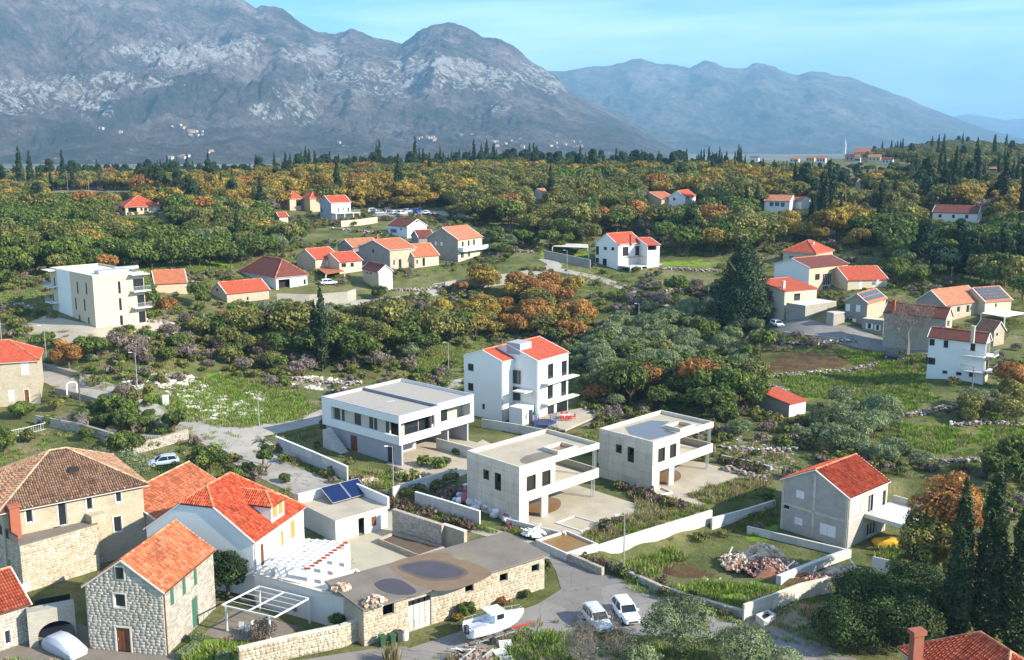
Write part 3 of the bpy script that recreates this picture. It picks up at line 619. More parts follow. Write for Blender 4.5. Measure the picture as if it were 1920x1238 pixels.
def house(key, name, label, b, t, a, c, wall, roof=None, wins=(), cat='house', group=None, into=None, wallA=None, clad=None, cladA=None, plinth=1.6, chim=(), dep=.18, fm=1.5, **kw):
    fr = Fr(b, t, a, c, **kw); foot(fr, fm)
    if into is None: root = empty(name, fr.O, fr.rz, label, cat, group); rel = Matrix()
    else: root = HOUSES[into][0]; rel = HOUSES[into][1].Mi@fr.M
    def P(nm, mb, mat=None, parent=None, smooth=False):
        o = mb.build(nm, mat, parent or root, smooth) if isinstance(mb, MB) else link(nm, mb, parent or root)
        if parent is None: o.matrix_local = rel
        return o
    HOUSES[key] = (root, fr, P)
    LL = {'C': fr.lc, 'A': fr.la}; holes = {'C': [], 'A': []}; todo = []
    for wn in wins:
        f, x0, y0, x1, y1, st = wn; u0, v1 = fr.onface(f, x0, y0); u1, v0 = fr.onface(f, x1, y1)
        if u0 > u1: u0, u1 = u1, u0
        if v0 > v1: v0, v1 = v1, v0
        m_ = .12 if st != 'raw' else 0; u0 = max(u0, m_); u1 = min(u1, LL[f]-m_); v0 = max(v0, .02)
        if u1-u0 < .2 or v1-v0 < .2: continue
        pr = v1 > fr.h-.12
        if not pr and any(u0 < h[2] and u1 > h[0] and v0 < h[3] and v1 > h[1] for h in holes[f]): pr = True
        if not pr: holes[f].append((u0, v0, u1, v1))
        todo.append((f, u0, v0, u1, v1, st, pr))
    kind = roof[0] if roof else None; rise = 0
    if kind in ('gable', 'hip'):
        ax = roof[2] if kind == 'gable' else None; apx = roof[3] if kind == 'gable' else roof[2]
        if isinstance(apx, tuple):
            if kind == 'gable': p = fr.M@(Vector((0, fr.la/2, 0)) if ax == 'c' else Vector((fr.lc/2, 0, 0)))
            else: i = min(fr.la, fr.lc)/2; p = fr.M@Vector((i if fr.lc >= fr.la else fr.lc/2, i if fr.la > fr.lc else fr.la/2, 0))
            rise = zat(p.x, p.y, apx[1])-fr.O.z-fr.h; rise = min(max(rise, .8), 4.5)
        else: rise = apx
    zb = -plinth; mb = MB()
    par = roof[2] if kind == 'flat' else 0
    wallface(mb, 'C', fr, fr.lc, zb, fr.h, holes['C'], dep)
    wallface(mb, 'D', fr, fr.la, zb, fr.h, []); wallface(mb, 'B', fr, fr.lc, zb, fr.h, [])
    gA = gC = None
    if kind == 'gable':
        if ax == 'c':
            tri = lambda x: [(x, 0, fr.h), (x, fr.la, fr.h), (x, fr.la/2, fr.h+rise)]
            if not (isinstance(roof[-1], dict) and roof[-1].get('jh')): mb.poly(tri(fr.lc), [(0, fr.h), (fr.la, fr.h), (fr.la/2, fr.h+rise)])
            jq = (roof[-1].get('jh') if isinstance(roof[-1], dict) else None); fq = (jq[0] if jq else 0)
            if jq: gA = ([(0, fr.la, fr.h), (0, 0, fr.h), (0, fr.la/2*(1-fq), fr.h+rise*(1-fq)), (0, fr.la/2*(1+fq), fr.h+rise*(1-fq))], [(fr.la, fr.h), (0, fr.h), (fr.la/2*(1-fq), fr.h+rise*(1-fq)), (fr.la/2*(1+fq), fr.h+rise*(1-fq))])
            else: gA = (tri(0)[::-1], [(0, fr.h), (fr.la, fr.h), (fr.la/2, fr.h+rise)][::-1])
        else:
            tri = lambda y: [(0, y, fr.h), (fr.lc, y, fr.h), (fr.lc/2, y, fr.h+rise)]; uv = [(0, fr.h), (fr.lc, fr.h), (fr.lc/2, fr.h+rise)]
            mb.poly(tri(0), uv); mb.poly(tri(fr.la)[::-1], uv[::-1])
    mA = MB() if wallA else mb
    wallface(mA, 'A', fr, fr.la, zb, fr.h, holes['A'], dep)
    if gA: mA.poly(*gA)
    P('wall', mb, M[wall])
    if wallA: P('wall', mA, M[wallA])
    topc = lambda u: fr.h-.02+(max(0, rise*(1-abs(u-fr.lc/2)/(fr.lc/2))) if kind == 'gable' and ax == 'a' else 0)
    topa = lambda u: fr.h-.02+(max(0, rise*(1-abs(u-fr.la/2)/(fr.la/2))) if kind == 'gable' and ax == 'c' else 0)
    ph = lambda f: holes[f]+[(q[1]-.12, q[2]-.12, q[3]+.12, q[4]+.12) for q in todo if q[0] == f and q[6]]
    if clad: cladding('C', fr, fr.lc, topc, ph('C'), M[clad], P)
    if cladA or (clad and cladA is None): cladding('A', fr, fr.la, topa, ph('A'), M[cladA or clad], P)
    for f, u0, v0, u1, v1, st, pr in todo: window(fr, f, u0, v0, u1, v1, st, P, dep-.03, pr)
    rk = roof[-1] if roof and isinstance(roof[-1], dict) else {}
    if kind == 'gable': gable_roof(fr, P, M[roof[1]], ax, rise, **rk)
    elif kind == 'hip': hip_roof(fr, P, M[roof[1]], rise, **rk)
    elif kind == 'flat':
        # roof deck inside a parapet of height par
        P('roof', MB().box(.02, .02, fr.h-par-.2, fr.lc-.02, fr.la-.02, fr.h-par), M[roof[1]])
        if par > 0:
            q = MB(); t_ = .22; z0, z1 = fr.h-par-.1, fr.h+.012
            q.box(-.03, -.03, z0, fr.lc+.03, t_, z1).box(-.03, fr.la-t_, z0, fr.lc+.03, fr.la+.03, z1).box(-.03, t_, z0, t_, fr.la-t_, z1).box(fr.lc-t_, t_, z0, fr.lc+.03, fr.la-t_, z1)
            P('parapet', q, M[rk.get('pm', wall)])
    elif kind == 'shed':
        r = roof[2]; mb = MB(); slab(mb, [(-.25, -.3, fr.h), (fr.lc+.25, -.3, fr.h), (fr.lc+.25, fr.la+.3, fr.h+r), (-.25, fr.la+.3, fr.h+r)], (1, 0, 0)); P('roof', mb, M[roof[1]])
        q = MB(); q.poly([(0, 0, fr.h), (0, fr.la, fr.h+r), (0, fr.la, fr.h)]); q.poly([(fr.lc, 0, fr.h), (fr.lc, fr.la, fr.h), (fr.lc, fr.la, fr.h+r)]); q.poly([(0, fr.la, fr.h), (0, fr.la, fr.h+r), (fr.lc, fr.la, fr.h+r), (fr.lc, fr.la, fr.h)]); P('wall', q, M[wallA or wall])
    for (px, py, zz, hh, cm) in chim:
        p = fr.onz(px, py, fr.h+zz); q = MB().box(p.x-.28, p.y-.28, fr.h+zz-1.5, p.x+.28, p.y+.28, fr.h+zz+hh); q.box(p.x-.36, p.y-.36, fr.h+zz+hh, p.x+.36, p.y+.36, fr.h+zz+hh+.12)
        P('chimney', q, M[cm])
    return root, fr, P
def balcony(key, face, u0, u1, z, depth, rail='metal', rh=.95, solid=False, n=None):
    root, fr, P = HOUSES[key]; m = fmap(face, fr); q = MB(); pbox(q, m, u0, z-.16, u1, z, .02, depth); bal = P('balcony', q, M['white'])
    q = MB()
    if solid: pbox(q, m, u0, z, u0+.12, z+rh, .02, depth-.12); pbox(q, m, u1-.12, z, u1, z+rh, .02, depth-.12); pbox(q, m, u0, z, u1, z+rh, depth-.12, depth)
    else:
        pbox(q, m, u0, z+rh-.06, u1, z+rh, depth-.1, depth-.04); pbox(q, m, u0, z+.1, u1, z+.14, depth-.1, depth-.04)
        for e in (u0, u1-.05): pbox(q, m, e, z+rh-.06, e+.05, z+rh, .02, depth-.1)
        k = n or max(3, int((u1-u0)/.22))
        for i in range(k+1): uu = u0+(u1-u0-.04)*i/k; pbox(q, m, uu, z, uu+.035, z+rh-.06, depth-.09, depth-.05)
    P('railing', q, M[rail], bal)
def solar(key, face_slope, cells, mat='solar_g'):
    """cells: list of pixel quads on the sunny roof slope; each panel a part"""
# ---------------------------------------------------------------- lowered building plot on the right
_pl = [atz(x, y, -1.8)[:2] for x, y in [(1180,1050),(1250,1029),(1337,1003),(1400,985),(1465,955),(1700,930),(1790,960),(1800,1050),(1650,1100),(1500,1100),(1400,1105),(1270,1100)]]
_pl[:5] = [atz(1120,1022,.35)[:2], atz(1200,996,.35)[:2], atz(1337,955,.35)[:2], atz(1400,953,-.3)[:2], atz(1458,936,-.3)[:2]]
_m = inpoly(gx, gy, _pl).astype(float)
for _ in range(2): _m = (_m+np.roll(_m, 1, 0)+np.roll(_m, -1, 0)+np.roll(_m, 1, 1)+np.roll(_m, -1, 1))/5
Hg -= 2.1*_m*sst(gpx, 1085, 1165)
gme.vertices.foreach_set('co', np.stack([gx, gy, Hg], -1).astype(np.float32).ravel()); gme.update()
# ---------------------------------------------------------------- near houses
H = house
H('cottage', 'stone_house', 'two storey stone house with bright orange gable roof and small square windows', (312,1230), (305.5,1107.6), (153.6,1099.5), (406,1029), 'stone',
  ('gable', 'orange', 'c', (225.5,1049.5), dict(geo=M['barrel_or'], ov=.25, ve=.12, verge=M['stonetrim'])),
  [('A',217,1063,233,1086,'d'),('A',213,1113,236,1140,'s'),('A',217,1176,247,1229,'door'),('C',318,1103,327,1132,'gs'),('C',341,1086,349,1113,'gs'),('C',362.5,1070,370,1095,'gs'),('C',359,1126,373,1172,'gdoor')], clad='st_pale')
H('palazzo', 'stone_palazzo', 'old stone mansion with a huge weathered barrel tile hip roof above a terrace', None, (3,953), None, (267,902), 'stone_w',
  ('hip', 'old', (50,845), dict(geo=M['barrel_old'], caps='ridge_old', ov=.55)),
  [('C',47,957,62,979,'s'),('C',107,942,127,984,'w'),('C',161,933,174,955,'s'),('C',216,921,228,941,'s'),('C',212,970,229,996,'s')], zt=8.4, zb=0, la=12.5, cladA=False)
root, fr, P = HOUSES['palazzo']
u, v = fr.onface('C', 29, 1008); q = MB().box(u-.5, -1.0, 4.4, u+.45, -.1, 8.5).box(u-.6, -1.1, 8.5, u+.55, 0, 8.7); P('chimney', q, M['brick'])
q = MB(); 
for k in range(18): x = .5+k*(fr.lc-1)/17; q.box(x-.09, -.52, fr.h-.42, x+.09, -.03, fr.h-.2)
P('rafter_ends', q, M['stonetrim'])
p = fr.onz(137, 884, fr.h+1.55); q = MB().box(p.x-.55, p.y-.5, fr.h+.9, p.x+.55, p.y+.5, fr.h+2.0); P('roof_hatch', q, M['dark'])
H('terrace', 'stone_terrace', 'tall stone terrace block with concrete deck in front of the old mansion', (45,1113), (40,1024), (-25,1000), (189,987), 'stone_w', ('flat', 'oldroof', 0), [('A',10,1043,22,1068,'s')], cat='terrace', clad='st_warm', zb=0)
root, fr, P = HOUSES['terrace']
P('coping', MB().box(-.1, -.1, fr.h, fr.lc+.1, .35, fr.h+.1), M['oldroof'])
P('parapet', MB().box(fr.lc-.4, .3, fr.h-.5, fr.lc+1.2, 3.2, fr.h+.9).box(fr.lc-3, 5.2, fr.h, fr.lc+1.2, 5.6, fr.h+1.6), M['stone_w'])
q = MB().box(-.05, .3, fr.h+.9, .06, fr.la, fr.h+1.0)
for k in range(26): y = .3+k*(fr.la-.3)/26; q.box(-.03, y, fr.h, .03, y+.05, fr.h+.9)
P('railing', q, M['metal_d'])
q = MB().box(fr.lc-2.6, 3.3, fr.h+.9, fr.lc-.4, 3.36, fr.h+.98)
for k in range(12): x = fr.lc-2.6+k*.19; q.box(x, 3.3, fr.h, x+.05, 3.35, fr.h+.9)
P('railing', q, M['metal_d'])
P('deck_hatch', MB().box(fr.lc-3.6, 2.2, fr.h+.004, fr.lc-1.2, 4.2, fr.h+.05), M['dark'])
H('lowhouse', 'low_stone_house', 'low stone house with red ribbed tile roof beside the arched passage', None, (-60,1163), None, (52,1128), 'stone', ('gable', 'red', 'c', 2.1, dict(geo=M['barrel_red'])), [('C',8,1184,21,1206,'s')], zt=3.9, zb=0, la=8, clad='st_pale')
H('white', 'white_house', 'white rendered house with bright red half hipped roof and a tiled dormer', (476.8,1074), (478.3,1013), (278,986), (563,947), 'white',
  ('gable', 'red', 'c', (394,921), dict(geo=M['barrel_red'], ve=.1, ov=.3, jh=(.32, 1.9, 4.2))), [('C',488,1022,496,1061,'br'),('C',526,997,533,1022,'os'),('C',544,979,554,1006,'os')], zb=2.5, plinth=3)
root, fr, P = HOUSES['white']
u0, _ = fr.onface('C', 512, 950); u1, _ = fr.onface('C', 536, 940)
ry = (fr.la/2); k = 3.1/ry
dz0, dz1 = fr.h+.1, fr.h+2.1
dm = MB().box(u0, .25, dz0, u1, 5.2, dz1); dor = P('dormer', dm, M['white'])
q = MB(); sl = []; rc = Vector(((u0+u1)/2, 1.6, dz1+1.1)); rb = Vector(((u0+u1)/2, 6.2, dz1+1.1)); o = .3
c0, c1, c2, c3 = Vector((u0-o, .25-o, dz1)), Vector((u1+o, .25-o, dz1)), Vector((u1+o, 5.4, dz1)), Vector((u0-o, 5.4, dz1))
for pts, e in (([c0, c1, rc], (1,0,0)), ([c1, c2, rb, rc], (0,1,0)), ([c0, rc, rb, c3], (0,1,0))): sl.append(slab(q, pts, e))
P('dormer_roof', q, M['tileshade'], dor); tiles_part(sl, M['barrel_red'], lambda n, me, mt: P(n, me, mt, dor)); ridge_caps([(c0, rc), (c1, rc), (rc, rb)], M['ridge'], lambda n, me, mt: P(n, me, mt, dor))
wdm = (u1-u0)
for a in (.12, .56):
    q = MB(); m = lambda u, v, d: (u, .25-d, v); pbox(q, m, u0+wdm*a, dz0+.55, u0+wdm*(a+.32), dz1-.2, 0, .06)
    for j in range(8): pbox(q, m, u0+wdm*a+.06, dz0+.6+j*.15, u0+wdm*(a+.32)-.06, dz0+.68+j*.15, .06, .08)
    P('shutter', q, M['shut_o'], dor)
H('annex', 'stone_barn', 'old barn with long orange brown tiled roof between the mansion and the white house', None, (292,971), None, (411,904), 'stone_w', ('gable', 'old', 'c', 2.2, dict(geo=M['barrel_or'], caps='ridge_old')), [], zt=4.2, zb=0, la=8.5, cat='barn')
H('garage', 'stone_garage', 'long low stone garage with puddled concrete flat roof and rusty double doors', (683,1213), (684,1143), (588,1100), (1038,1050), 'rubble', ('flat', 'oldroof', 0),
  [('C',717.6,1136,739.3,1150,'hole'),('C',765.3,1128,808.7,1186,'raw'),('C',872,1097,888,1108,'hole'),('C',937,1078,952,1088,'hole'),('C',996.6,1060.7,1011,1070,'hole')], cat='garage', clad='st_warm', cladA=False, zb=0, dep=.3)
root, fr, P = HOUSES['garage']
P('roof_slab', MB().box(-.25, -.45, fr.h, fr.lc+.35, fr.la+.2, fr.h+.16), M['oldroof'])
def sheet(nm, mat, pts, z, fr=fr, P=P, th=.004): return P(nm, MB().poly and MB().prism([tuple(fr.onz(px, py, z).xy) for px, py in pts], z, z+th), mat)
zc = lambda X, Y: (560+X/3.458, 880+Y/3.458)
def blob(pts, n=5):
    out = []; k = len(pts)
    for i in range(k):
        p0, p1, p2, p3 = [Vector(pts[(i+j-1) % k]) for j in range(4)]
        for s in range(n):
            t = s/n; out.append(tuple(.5*((2*p1)+(-p0+p2)*t+(2*p0-5*p1+4*p2-p3)*t*t+(-p0+3*p1-3*p2+p3)*t**3)))
    return out
sheet('rust_stain', plain('rusty_screed', (.2, .135, .085), .85, .3, .5), blob([zc(*p) for p in ((590,625),(900,540),(1080,590),(1250,685),(900,790))]), fr.h+.164)
sheet('wet_edge', plain('wet_screed', (.12, .09, .07), .6, .3, .5), blob([zc(*p) for p in ((640,628),(835,588),(975,605),(1100,665),(1030,712),(880,724),(740,690))]), fr.h+.170)
sheet('puddle', M['puddle_dark'], blob([zc(*p) for p in ((665,630),(830,600),(960,615),(1070,665),(1015,698),(880,708),(760,680))]), fr.h+.176)
sheet('wet_edge', M['oldroof'], blob([zc(*p) for p in ((470,745),(560,698),(670,705),(790,795),(690,832),(540,808))]), fr.h+.166)
sheet('puddle', M['puddle_dark'], blob([zc(*p) for p in ((490,745),(560,712),(660,718),(765,790),(690,816),(560,797))]), fr.h+.172)
sheet('patch', plain('sandy_patch', (.23, .185, .13), .9, .3), blob([zc(*p) for p in ((990,560),(1060,540),(1150,550),(1150,580),(1050,590))]), fr.h+.170)
m = fmap('C', fr); u0, v1 = fr.onface('C', 765.3, 1128); u1, v0 = fr.onface('C', 808.7, 1186); v0 = .03
dm = plain('rusty_pale_door', (.5, .5, .45), .7, .35, 1.4, 4, stain=.8)
for k in range(4):
    q = MB(); a = u0+(u1-u0)*k/4; b_ = u0+(u1-u0)*(k+1)/4; pbox(q, m, a+.02, v0, b_-.02, v1-.55, -.16, -.1); pbox(q, m, a+.1, v0+.15, b_-.1, v0+1.1, -.1, -.07); d_ = P('door', q, dm)
    q = MB(); pbox(q, m, a+.08, v1-.48, b_-.08, v1-.06, -.2, -.16); P('pane', q, M['glass'], d_)
# ---------------------------------------------------------------- outbuilding with sun panels
H('outb', 'white_outbuilding', 'flat roofed white outbuilding carrying two blue sun panels', (630,1018), (628,977), (550,946), (733,952), 'white2', ('flat', 'concrete_floor', 0), [('C',671.7,973,684,1004,'hole'),('C',696,970,706,985,'br')], cat='outbuilding', zb=0)
root, fr, P = HOUSES['outb']
P('parapet', MB().box(-.1, fr.la-.2, fr.h-.3, fr.lc+.2, fr.la+.1, fr.h+1.15).box(fr.lc-.05, -.1, fr.h-.3, fr.lc+.22, fr.la-.2, fr.h+1.15), M['white'])
for i in range(2):
    a = Vector((fr.lc*.36+i*2.75, fr.la-3.4, fr.h+.25)); q = MB(); nn = []
    pts = [a, a+Vector((2.6, 0, 0)), a+Vector((2.6, 2.6, 1.25)), a+Vector((0, 2.6, 1.25))]; slab(q, pts, (1, 0, 0), .08); sp = P('solar_panel', q, M['solar'])
    q = MB()
    for x, y in ((pts[0], pts[1]), (pts[1], pts[2]), (pts[2], pts[3]), (pts[3], pts[0])): q.bar(x, y, .045, 4)
    P('panel_frame', q, M['metal'], sp)
# ---------------------------------------------------------------- right hand brick house
H('brick', 'block_house', 'two storey house of bare grey blocks with bright red gable roof and white shutters', (1585.3,1027), (1593.3,931.5), (1456.4,901.3), (1683.9,904.9), 'block', ('gable', 'red', 'c', (1525,880), dict(geo=M['barrel_red'], ov=.3, ve=.15)),
  [('A',1492.9,918.2,1507,936.9,'ws'),('A',1466.6,941.3,1479.9,957.3,'w'),('A',1489.8,968.3,1504,986.6,'ws'),('A',1537.3,979.5,1566,1010.2,'ws'),('C',1598.2,936,1612.5,961.2,'ws'),('C',1629,930,1637,966,'w'),('C',1638,928,1647,963,'ws'),('C',1656,921,1663,957,'w'),('C',1664,918,1673,953,'ws'),('C',1626,984,1640.4,1019,'w')], zb=-1.9)
root, fr, P = HOUSES['brick']
q = MB()
for x0, y0 in ((-.03, -.03), (fr.lc-.3, -.03), (-.03, fr.la-.3)): q.box(x0, y0, -1, x0+.33, y0+.33, fr.h-.05)
q.box(-.03, fr.la/2-.16, 0, .0, fr.la/2+.16, fr.h+1.6).box(-.03, .3, fr.h*.48, .0, fr.la-.3, fr.h*.48+.3).box(.3, -.03, fr.h*.48, fr.lc-.3, 0, fr.h*.48+.25)
P('concrete_frame', q, M['concrete'])
u0, _ = fr.onface('C', 1620, 966); zt = fr.h*.52; x1 = fr.lc+1.5
po = P('porch', MB().box(u0, -6.2, zt-.5, x1, -.02, zt), M['concrete_wall'])
P('column', MB().box(u0+.02, -6.18, -.8, u0+.42, -5.8, zt-.5), M['white2'], po); P('column', MB().box(x1-.42, -6.18, -.8, x1-.02, -5.8, zt-.5), M['white2'], po)
P('parapet', MB().box(x1-.2, -6, zt, x1, -.1, zt+.8), M['concrete'], po)
# ---------------------------------------------------------------- three storey white house, two linked volumes
H('tri2', 'three_storey_house', 'white three storey house with red stepped gable roofs and slab balconies', (1006.6,792), (1008.9,675.3), (893,660), (1074.9,660.7), 'white', ('gable', 'red', 'c', (951.6,645.5), dict(ov=.05, ve=.05)),
  [('C',1027.3,683.7,1037.6,708.7,'d'),('C',1052.9,678,1062.9,702.9,'d'),('C',1026.8,720.5,1036.8,746.2,'d'),('C',1052.1,715.5,1061.8,740.5,'d'),('C',1026.5,759,1038.8,785,'d'),('C',1043.7,755,1063.7,780,'d')], cat='house')
H('tri1', None, None, (941,791), (943.6,676.8), (865.3,666), (991,666), 'white', ('gable', 'red', 'c', (905.3,656), dict(ov=.05, ve=.05)), [('A',877.3,681.4,887.9,696.3,'d'),('A',877.3,717.5,887.6,733.9,'d'),('A',904,757,909,768,'d')], into='tri2')
root, fr, P = HOUSES['tri2']
for py in (717, 755): _, z = fr.onface('C', 1019.6, py); P('balcony_slab', MB().box(fr.lc*.12, -1.5, z-.2, fr.lc+1.3, -.01, z), M['concrete_wall'])
r1, f1, P1 = HOUSES['tri1']; off = fr.Mi@f1.O
zz = fr.onface('A', 985, 716)[1]
P('balcony_slab', MB().box(-2.4, .8, 5.2, -.01, 3.4, 5.4), M['concrete_wall'])
po = P('entrance_porch', MB().box(-3.2, .6, 0, -.02, 3.4, 2.9), M['white']); P('door', MB().box(-1.5, .52, 0, -.5, .6, 2.3), M['frame_d'], po)
P('roof_terrace', MB().box(-.02, fr.la/2-2.6, fr.h+.4, 3.2, fr.la/2+.3, fr.h+2.3), M['grey'])
q = MB()
for z in (3.2, 6.1): q.box(-.3, 3.5, z, -.02, 5.5, z+2.3)
P('glazing', q, M['glass'])
# ---------------------------------------------------------------- long flat modern house
fr = Fr((750,875), (748.8,781), (590.7,746.6), (836.8,763)); foot(fr, 1.0)
root = empty('modern_house', fr.O, fr.rz, 'long modern white house with gravel flat roof, ribbon windows and overhanging upper floor', 'house')
def P(nm, mb, mat=None, parent=None, smooth=False): return mb.build(nm, mat, parent or root, smooth) if isinstance(mb, MB) else link(nm, mb, parent or root)
h = fr.h; la = fr.la; c1 = fr.lc; p = fr.onz(904.3, 743.2, h); c2 = p.x; y2 = max(1.0, p.y); _, zf = fr.onface('A', 749.7, 838.6); zf = h*.42
HOUSES['modern'] = (root, fr, P)
strip = [fr.onface('A', 604, 766), fr.onface('A', 747, 822)]; sA = [(min(strip[0][0], strip[1][0]), fr.onface('A', 748, 821.5)[1]+.1, max(strip[0][0], strip[1][0]), fr.onface('A', 748, 795.5)[1])]
sA[0] = (.15, sA[0][1], la-2.2, sA[0][3])
o1 = (*fr.onface('C', 753.3, 817), *fr.onface('C', 825, 782)); sC = [(.25, sA[0][1], min(o1[2], c1-1.2), sA[0][3])]
q = MB(); wallface(q, 'A', fr, la, zf, h, sA, .45); wallface(q, 'C', fr, c1, zf, h, sC, .3)
q.box(.01, .01, zf-.02, c1, la-.01, zf+.15); 
f2 = Fr.__new__(Fr); f2.__dict__.update(fr.__dict__); f2.lc = c2-c1; f2.h = h
mm = lambda u, v, d: (c1+u, y2-d, v)
def face2(mb, L_, z0, z1, holes, mp):
    us = sorted({0, L_, *[x[0] for x in holes], *[x[2] for x in holes]}); vs = sorted({z0, z1, *[x[1] for x in holes], *[x[3] for x in holes]})
    for i in range(len(us)-1):
        for j in range(len(vs)-1):
            if any(x[0] < (us[i]+us[i+1])/2 < x[2] and x[1] < (vs[j]+vs[j+1])/2 < x[3] for x in holes): continue
            pbox(mb, mp, us[i], vs[j], us[i+1], vs[j+1], -.3, 0)
face2(q, c2-c1, zf, h-.01, [(.6, sA[0][1], c2-c1-.7, sA[0][3])], mm)
q.box(c1-.25, .05, zf, c1, y2-.31, h-.012); q.box(c2-.3, y2+.01, zf, c2, la, h-.012); q.box(c1, y2+.02, zf-.02, c2-.31, la, zf+.15); q.box(0.02, la-.3, zf, c2-.01, la-.01, h-.014)
P('upper_wall', q, M['white'])
# recessed beige wall and windows behind the ribbon
P('recess_wall', MB().box(.5, 2.6, zf+.16, .75, la-.4, h-.9), M['beige'])
q = MB()
n = 0
for a, b_ in ((.02, .10), (.135, .17), (.33, .42), (.55, .60), (.62, .66), (.79, .83)):
    y0 = sA[0][2]-(sA[0][2]-sA[0][0])*b_; y1 = sA[0][2]-(sA[0][2]-sA[0][0])*a; P('window', MB().box(.43, y0, sA[0][1]-.1, .49, y1, sA[0][3]), M['frame_d'])
P('recess_wall', MB().box(1.6, 1.6, zf+.16, c1-.3, 1.8, h-.9), M['beige'])
for a, b_ in ((.3, .62), (.64, .9)): P('window', MB().box(c1*a, 1.54, sA[0][1]-.6, c1*b_, 1.59, sA[0][3]), M['glass'])
P('corner_post', MB().box(.12, .12, sA[0][1]-.1, .34, .34, sA[0][3]+.1), M['white'])
P('recess_wall', MB().box(c1+.3, y2+2.2, zf+.16, c2-.35, y2+2.4, h-.9), M['beige'])
P('window', MB().box(c1+1, y2+2.13, sA[0][1]-.6, c1+4.5, y2+2.19, sA[0][3]), M['glass'])
P('roof', MB().box(.25, .25, h-.75, c1-.02, la-.3, h-.35).box(c1+.24, y2+.31, h-.75, c2-.3, la-.3, h-.35), M['gravel'])
P('roof_edge', MB().box(-.04, -.04, h+.004, c1+.02, .3, h+.06).box(-.04, .3, h+.004, .28, la, h+.06).box(c1-.3, .3, h+.004, c1+.02, la, h+.1).box(c1+.021, y2-.04, h+.004, c2+.04, y2+.3, h+.06).box(c2-.28, y2+.3, h+.004, c2+.04, la, h+.06).box(.28, la-.3, h+.004, c1-.3, la, h+.06).box(c1+.021, la-.3, h+.004, c2-.28, la, h+.06), M['grey'])
P('roof_divider', MB().box(c1-.02, .3, h-.6, c1+.24, la-.3, h+.003), M['grey'])
# ground floor
gw = MB(); fg = fr; x0 = .35
m = lambda u, v, d: (x0-d, u, v)
d1 = fr.onface('A', 661, 835)[0]; d2 = fr.onface('A', 729, 850)[0]
face2(gw, la-.5, -1, zf-.03, [(d1-.7, .02, d1+.9, 2.5), (d2-.7, .02, d2+.7, 2.5)], m)
gw.box(.66, 4.6, -1, 7.5, 4.9, zf-.03).box(7.2, 4.9, -1, 7.5, la-.5, zf-.03)
gw.box(c2-4.2, y2+1.6, -1, c2-3.9, la-.4, zf-.03).box(c2-.9, y2+.6, -1, c2-.6, y2+5, zf-.03)
P('lower_wall', gw, M['grey'])
P('door', MB().box(.5, d1-.7, .02, .56, d1+.9, 2.5), M['door_b']); P('door', MB().box(.5, d2-.7, .02, .56, d2+.7, 2.5), M['frame_d'])
P('floor_slab', MB().box(-.5, -3.5, -.5, c2-.5, la, .02), M['concrete_floor'])
st = MB()
for k in range(13): st.box(-2.1, la-3.0-k*.32, -.2, -.6, la-2.7-k*.32, zf-k*zf/13)
P('outside_stairs', st, M['concrete_wall'])
P('tv_aerial', MB().bar((3, 5, h), (3, 5, h+.9), .03).bar((2.2, 5, h+.9), (3.8, 5, h+.7), .03), M['metal'])
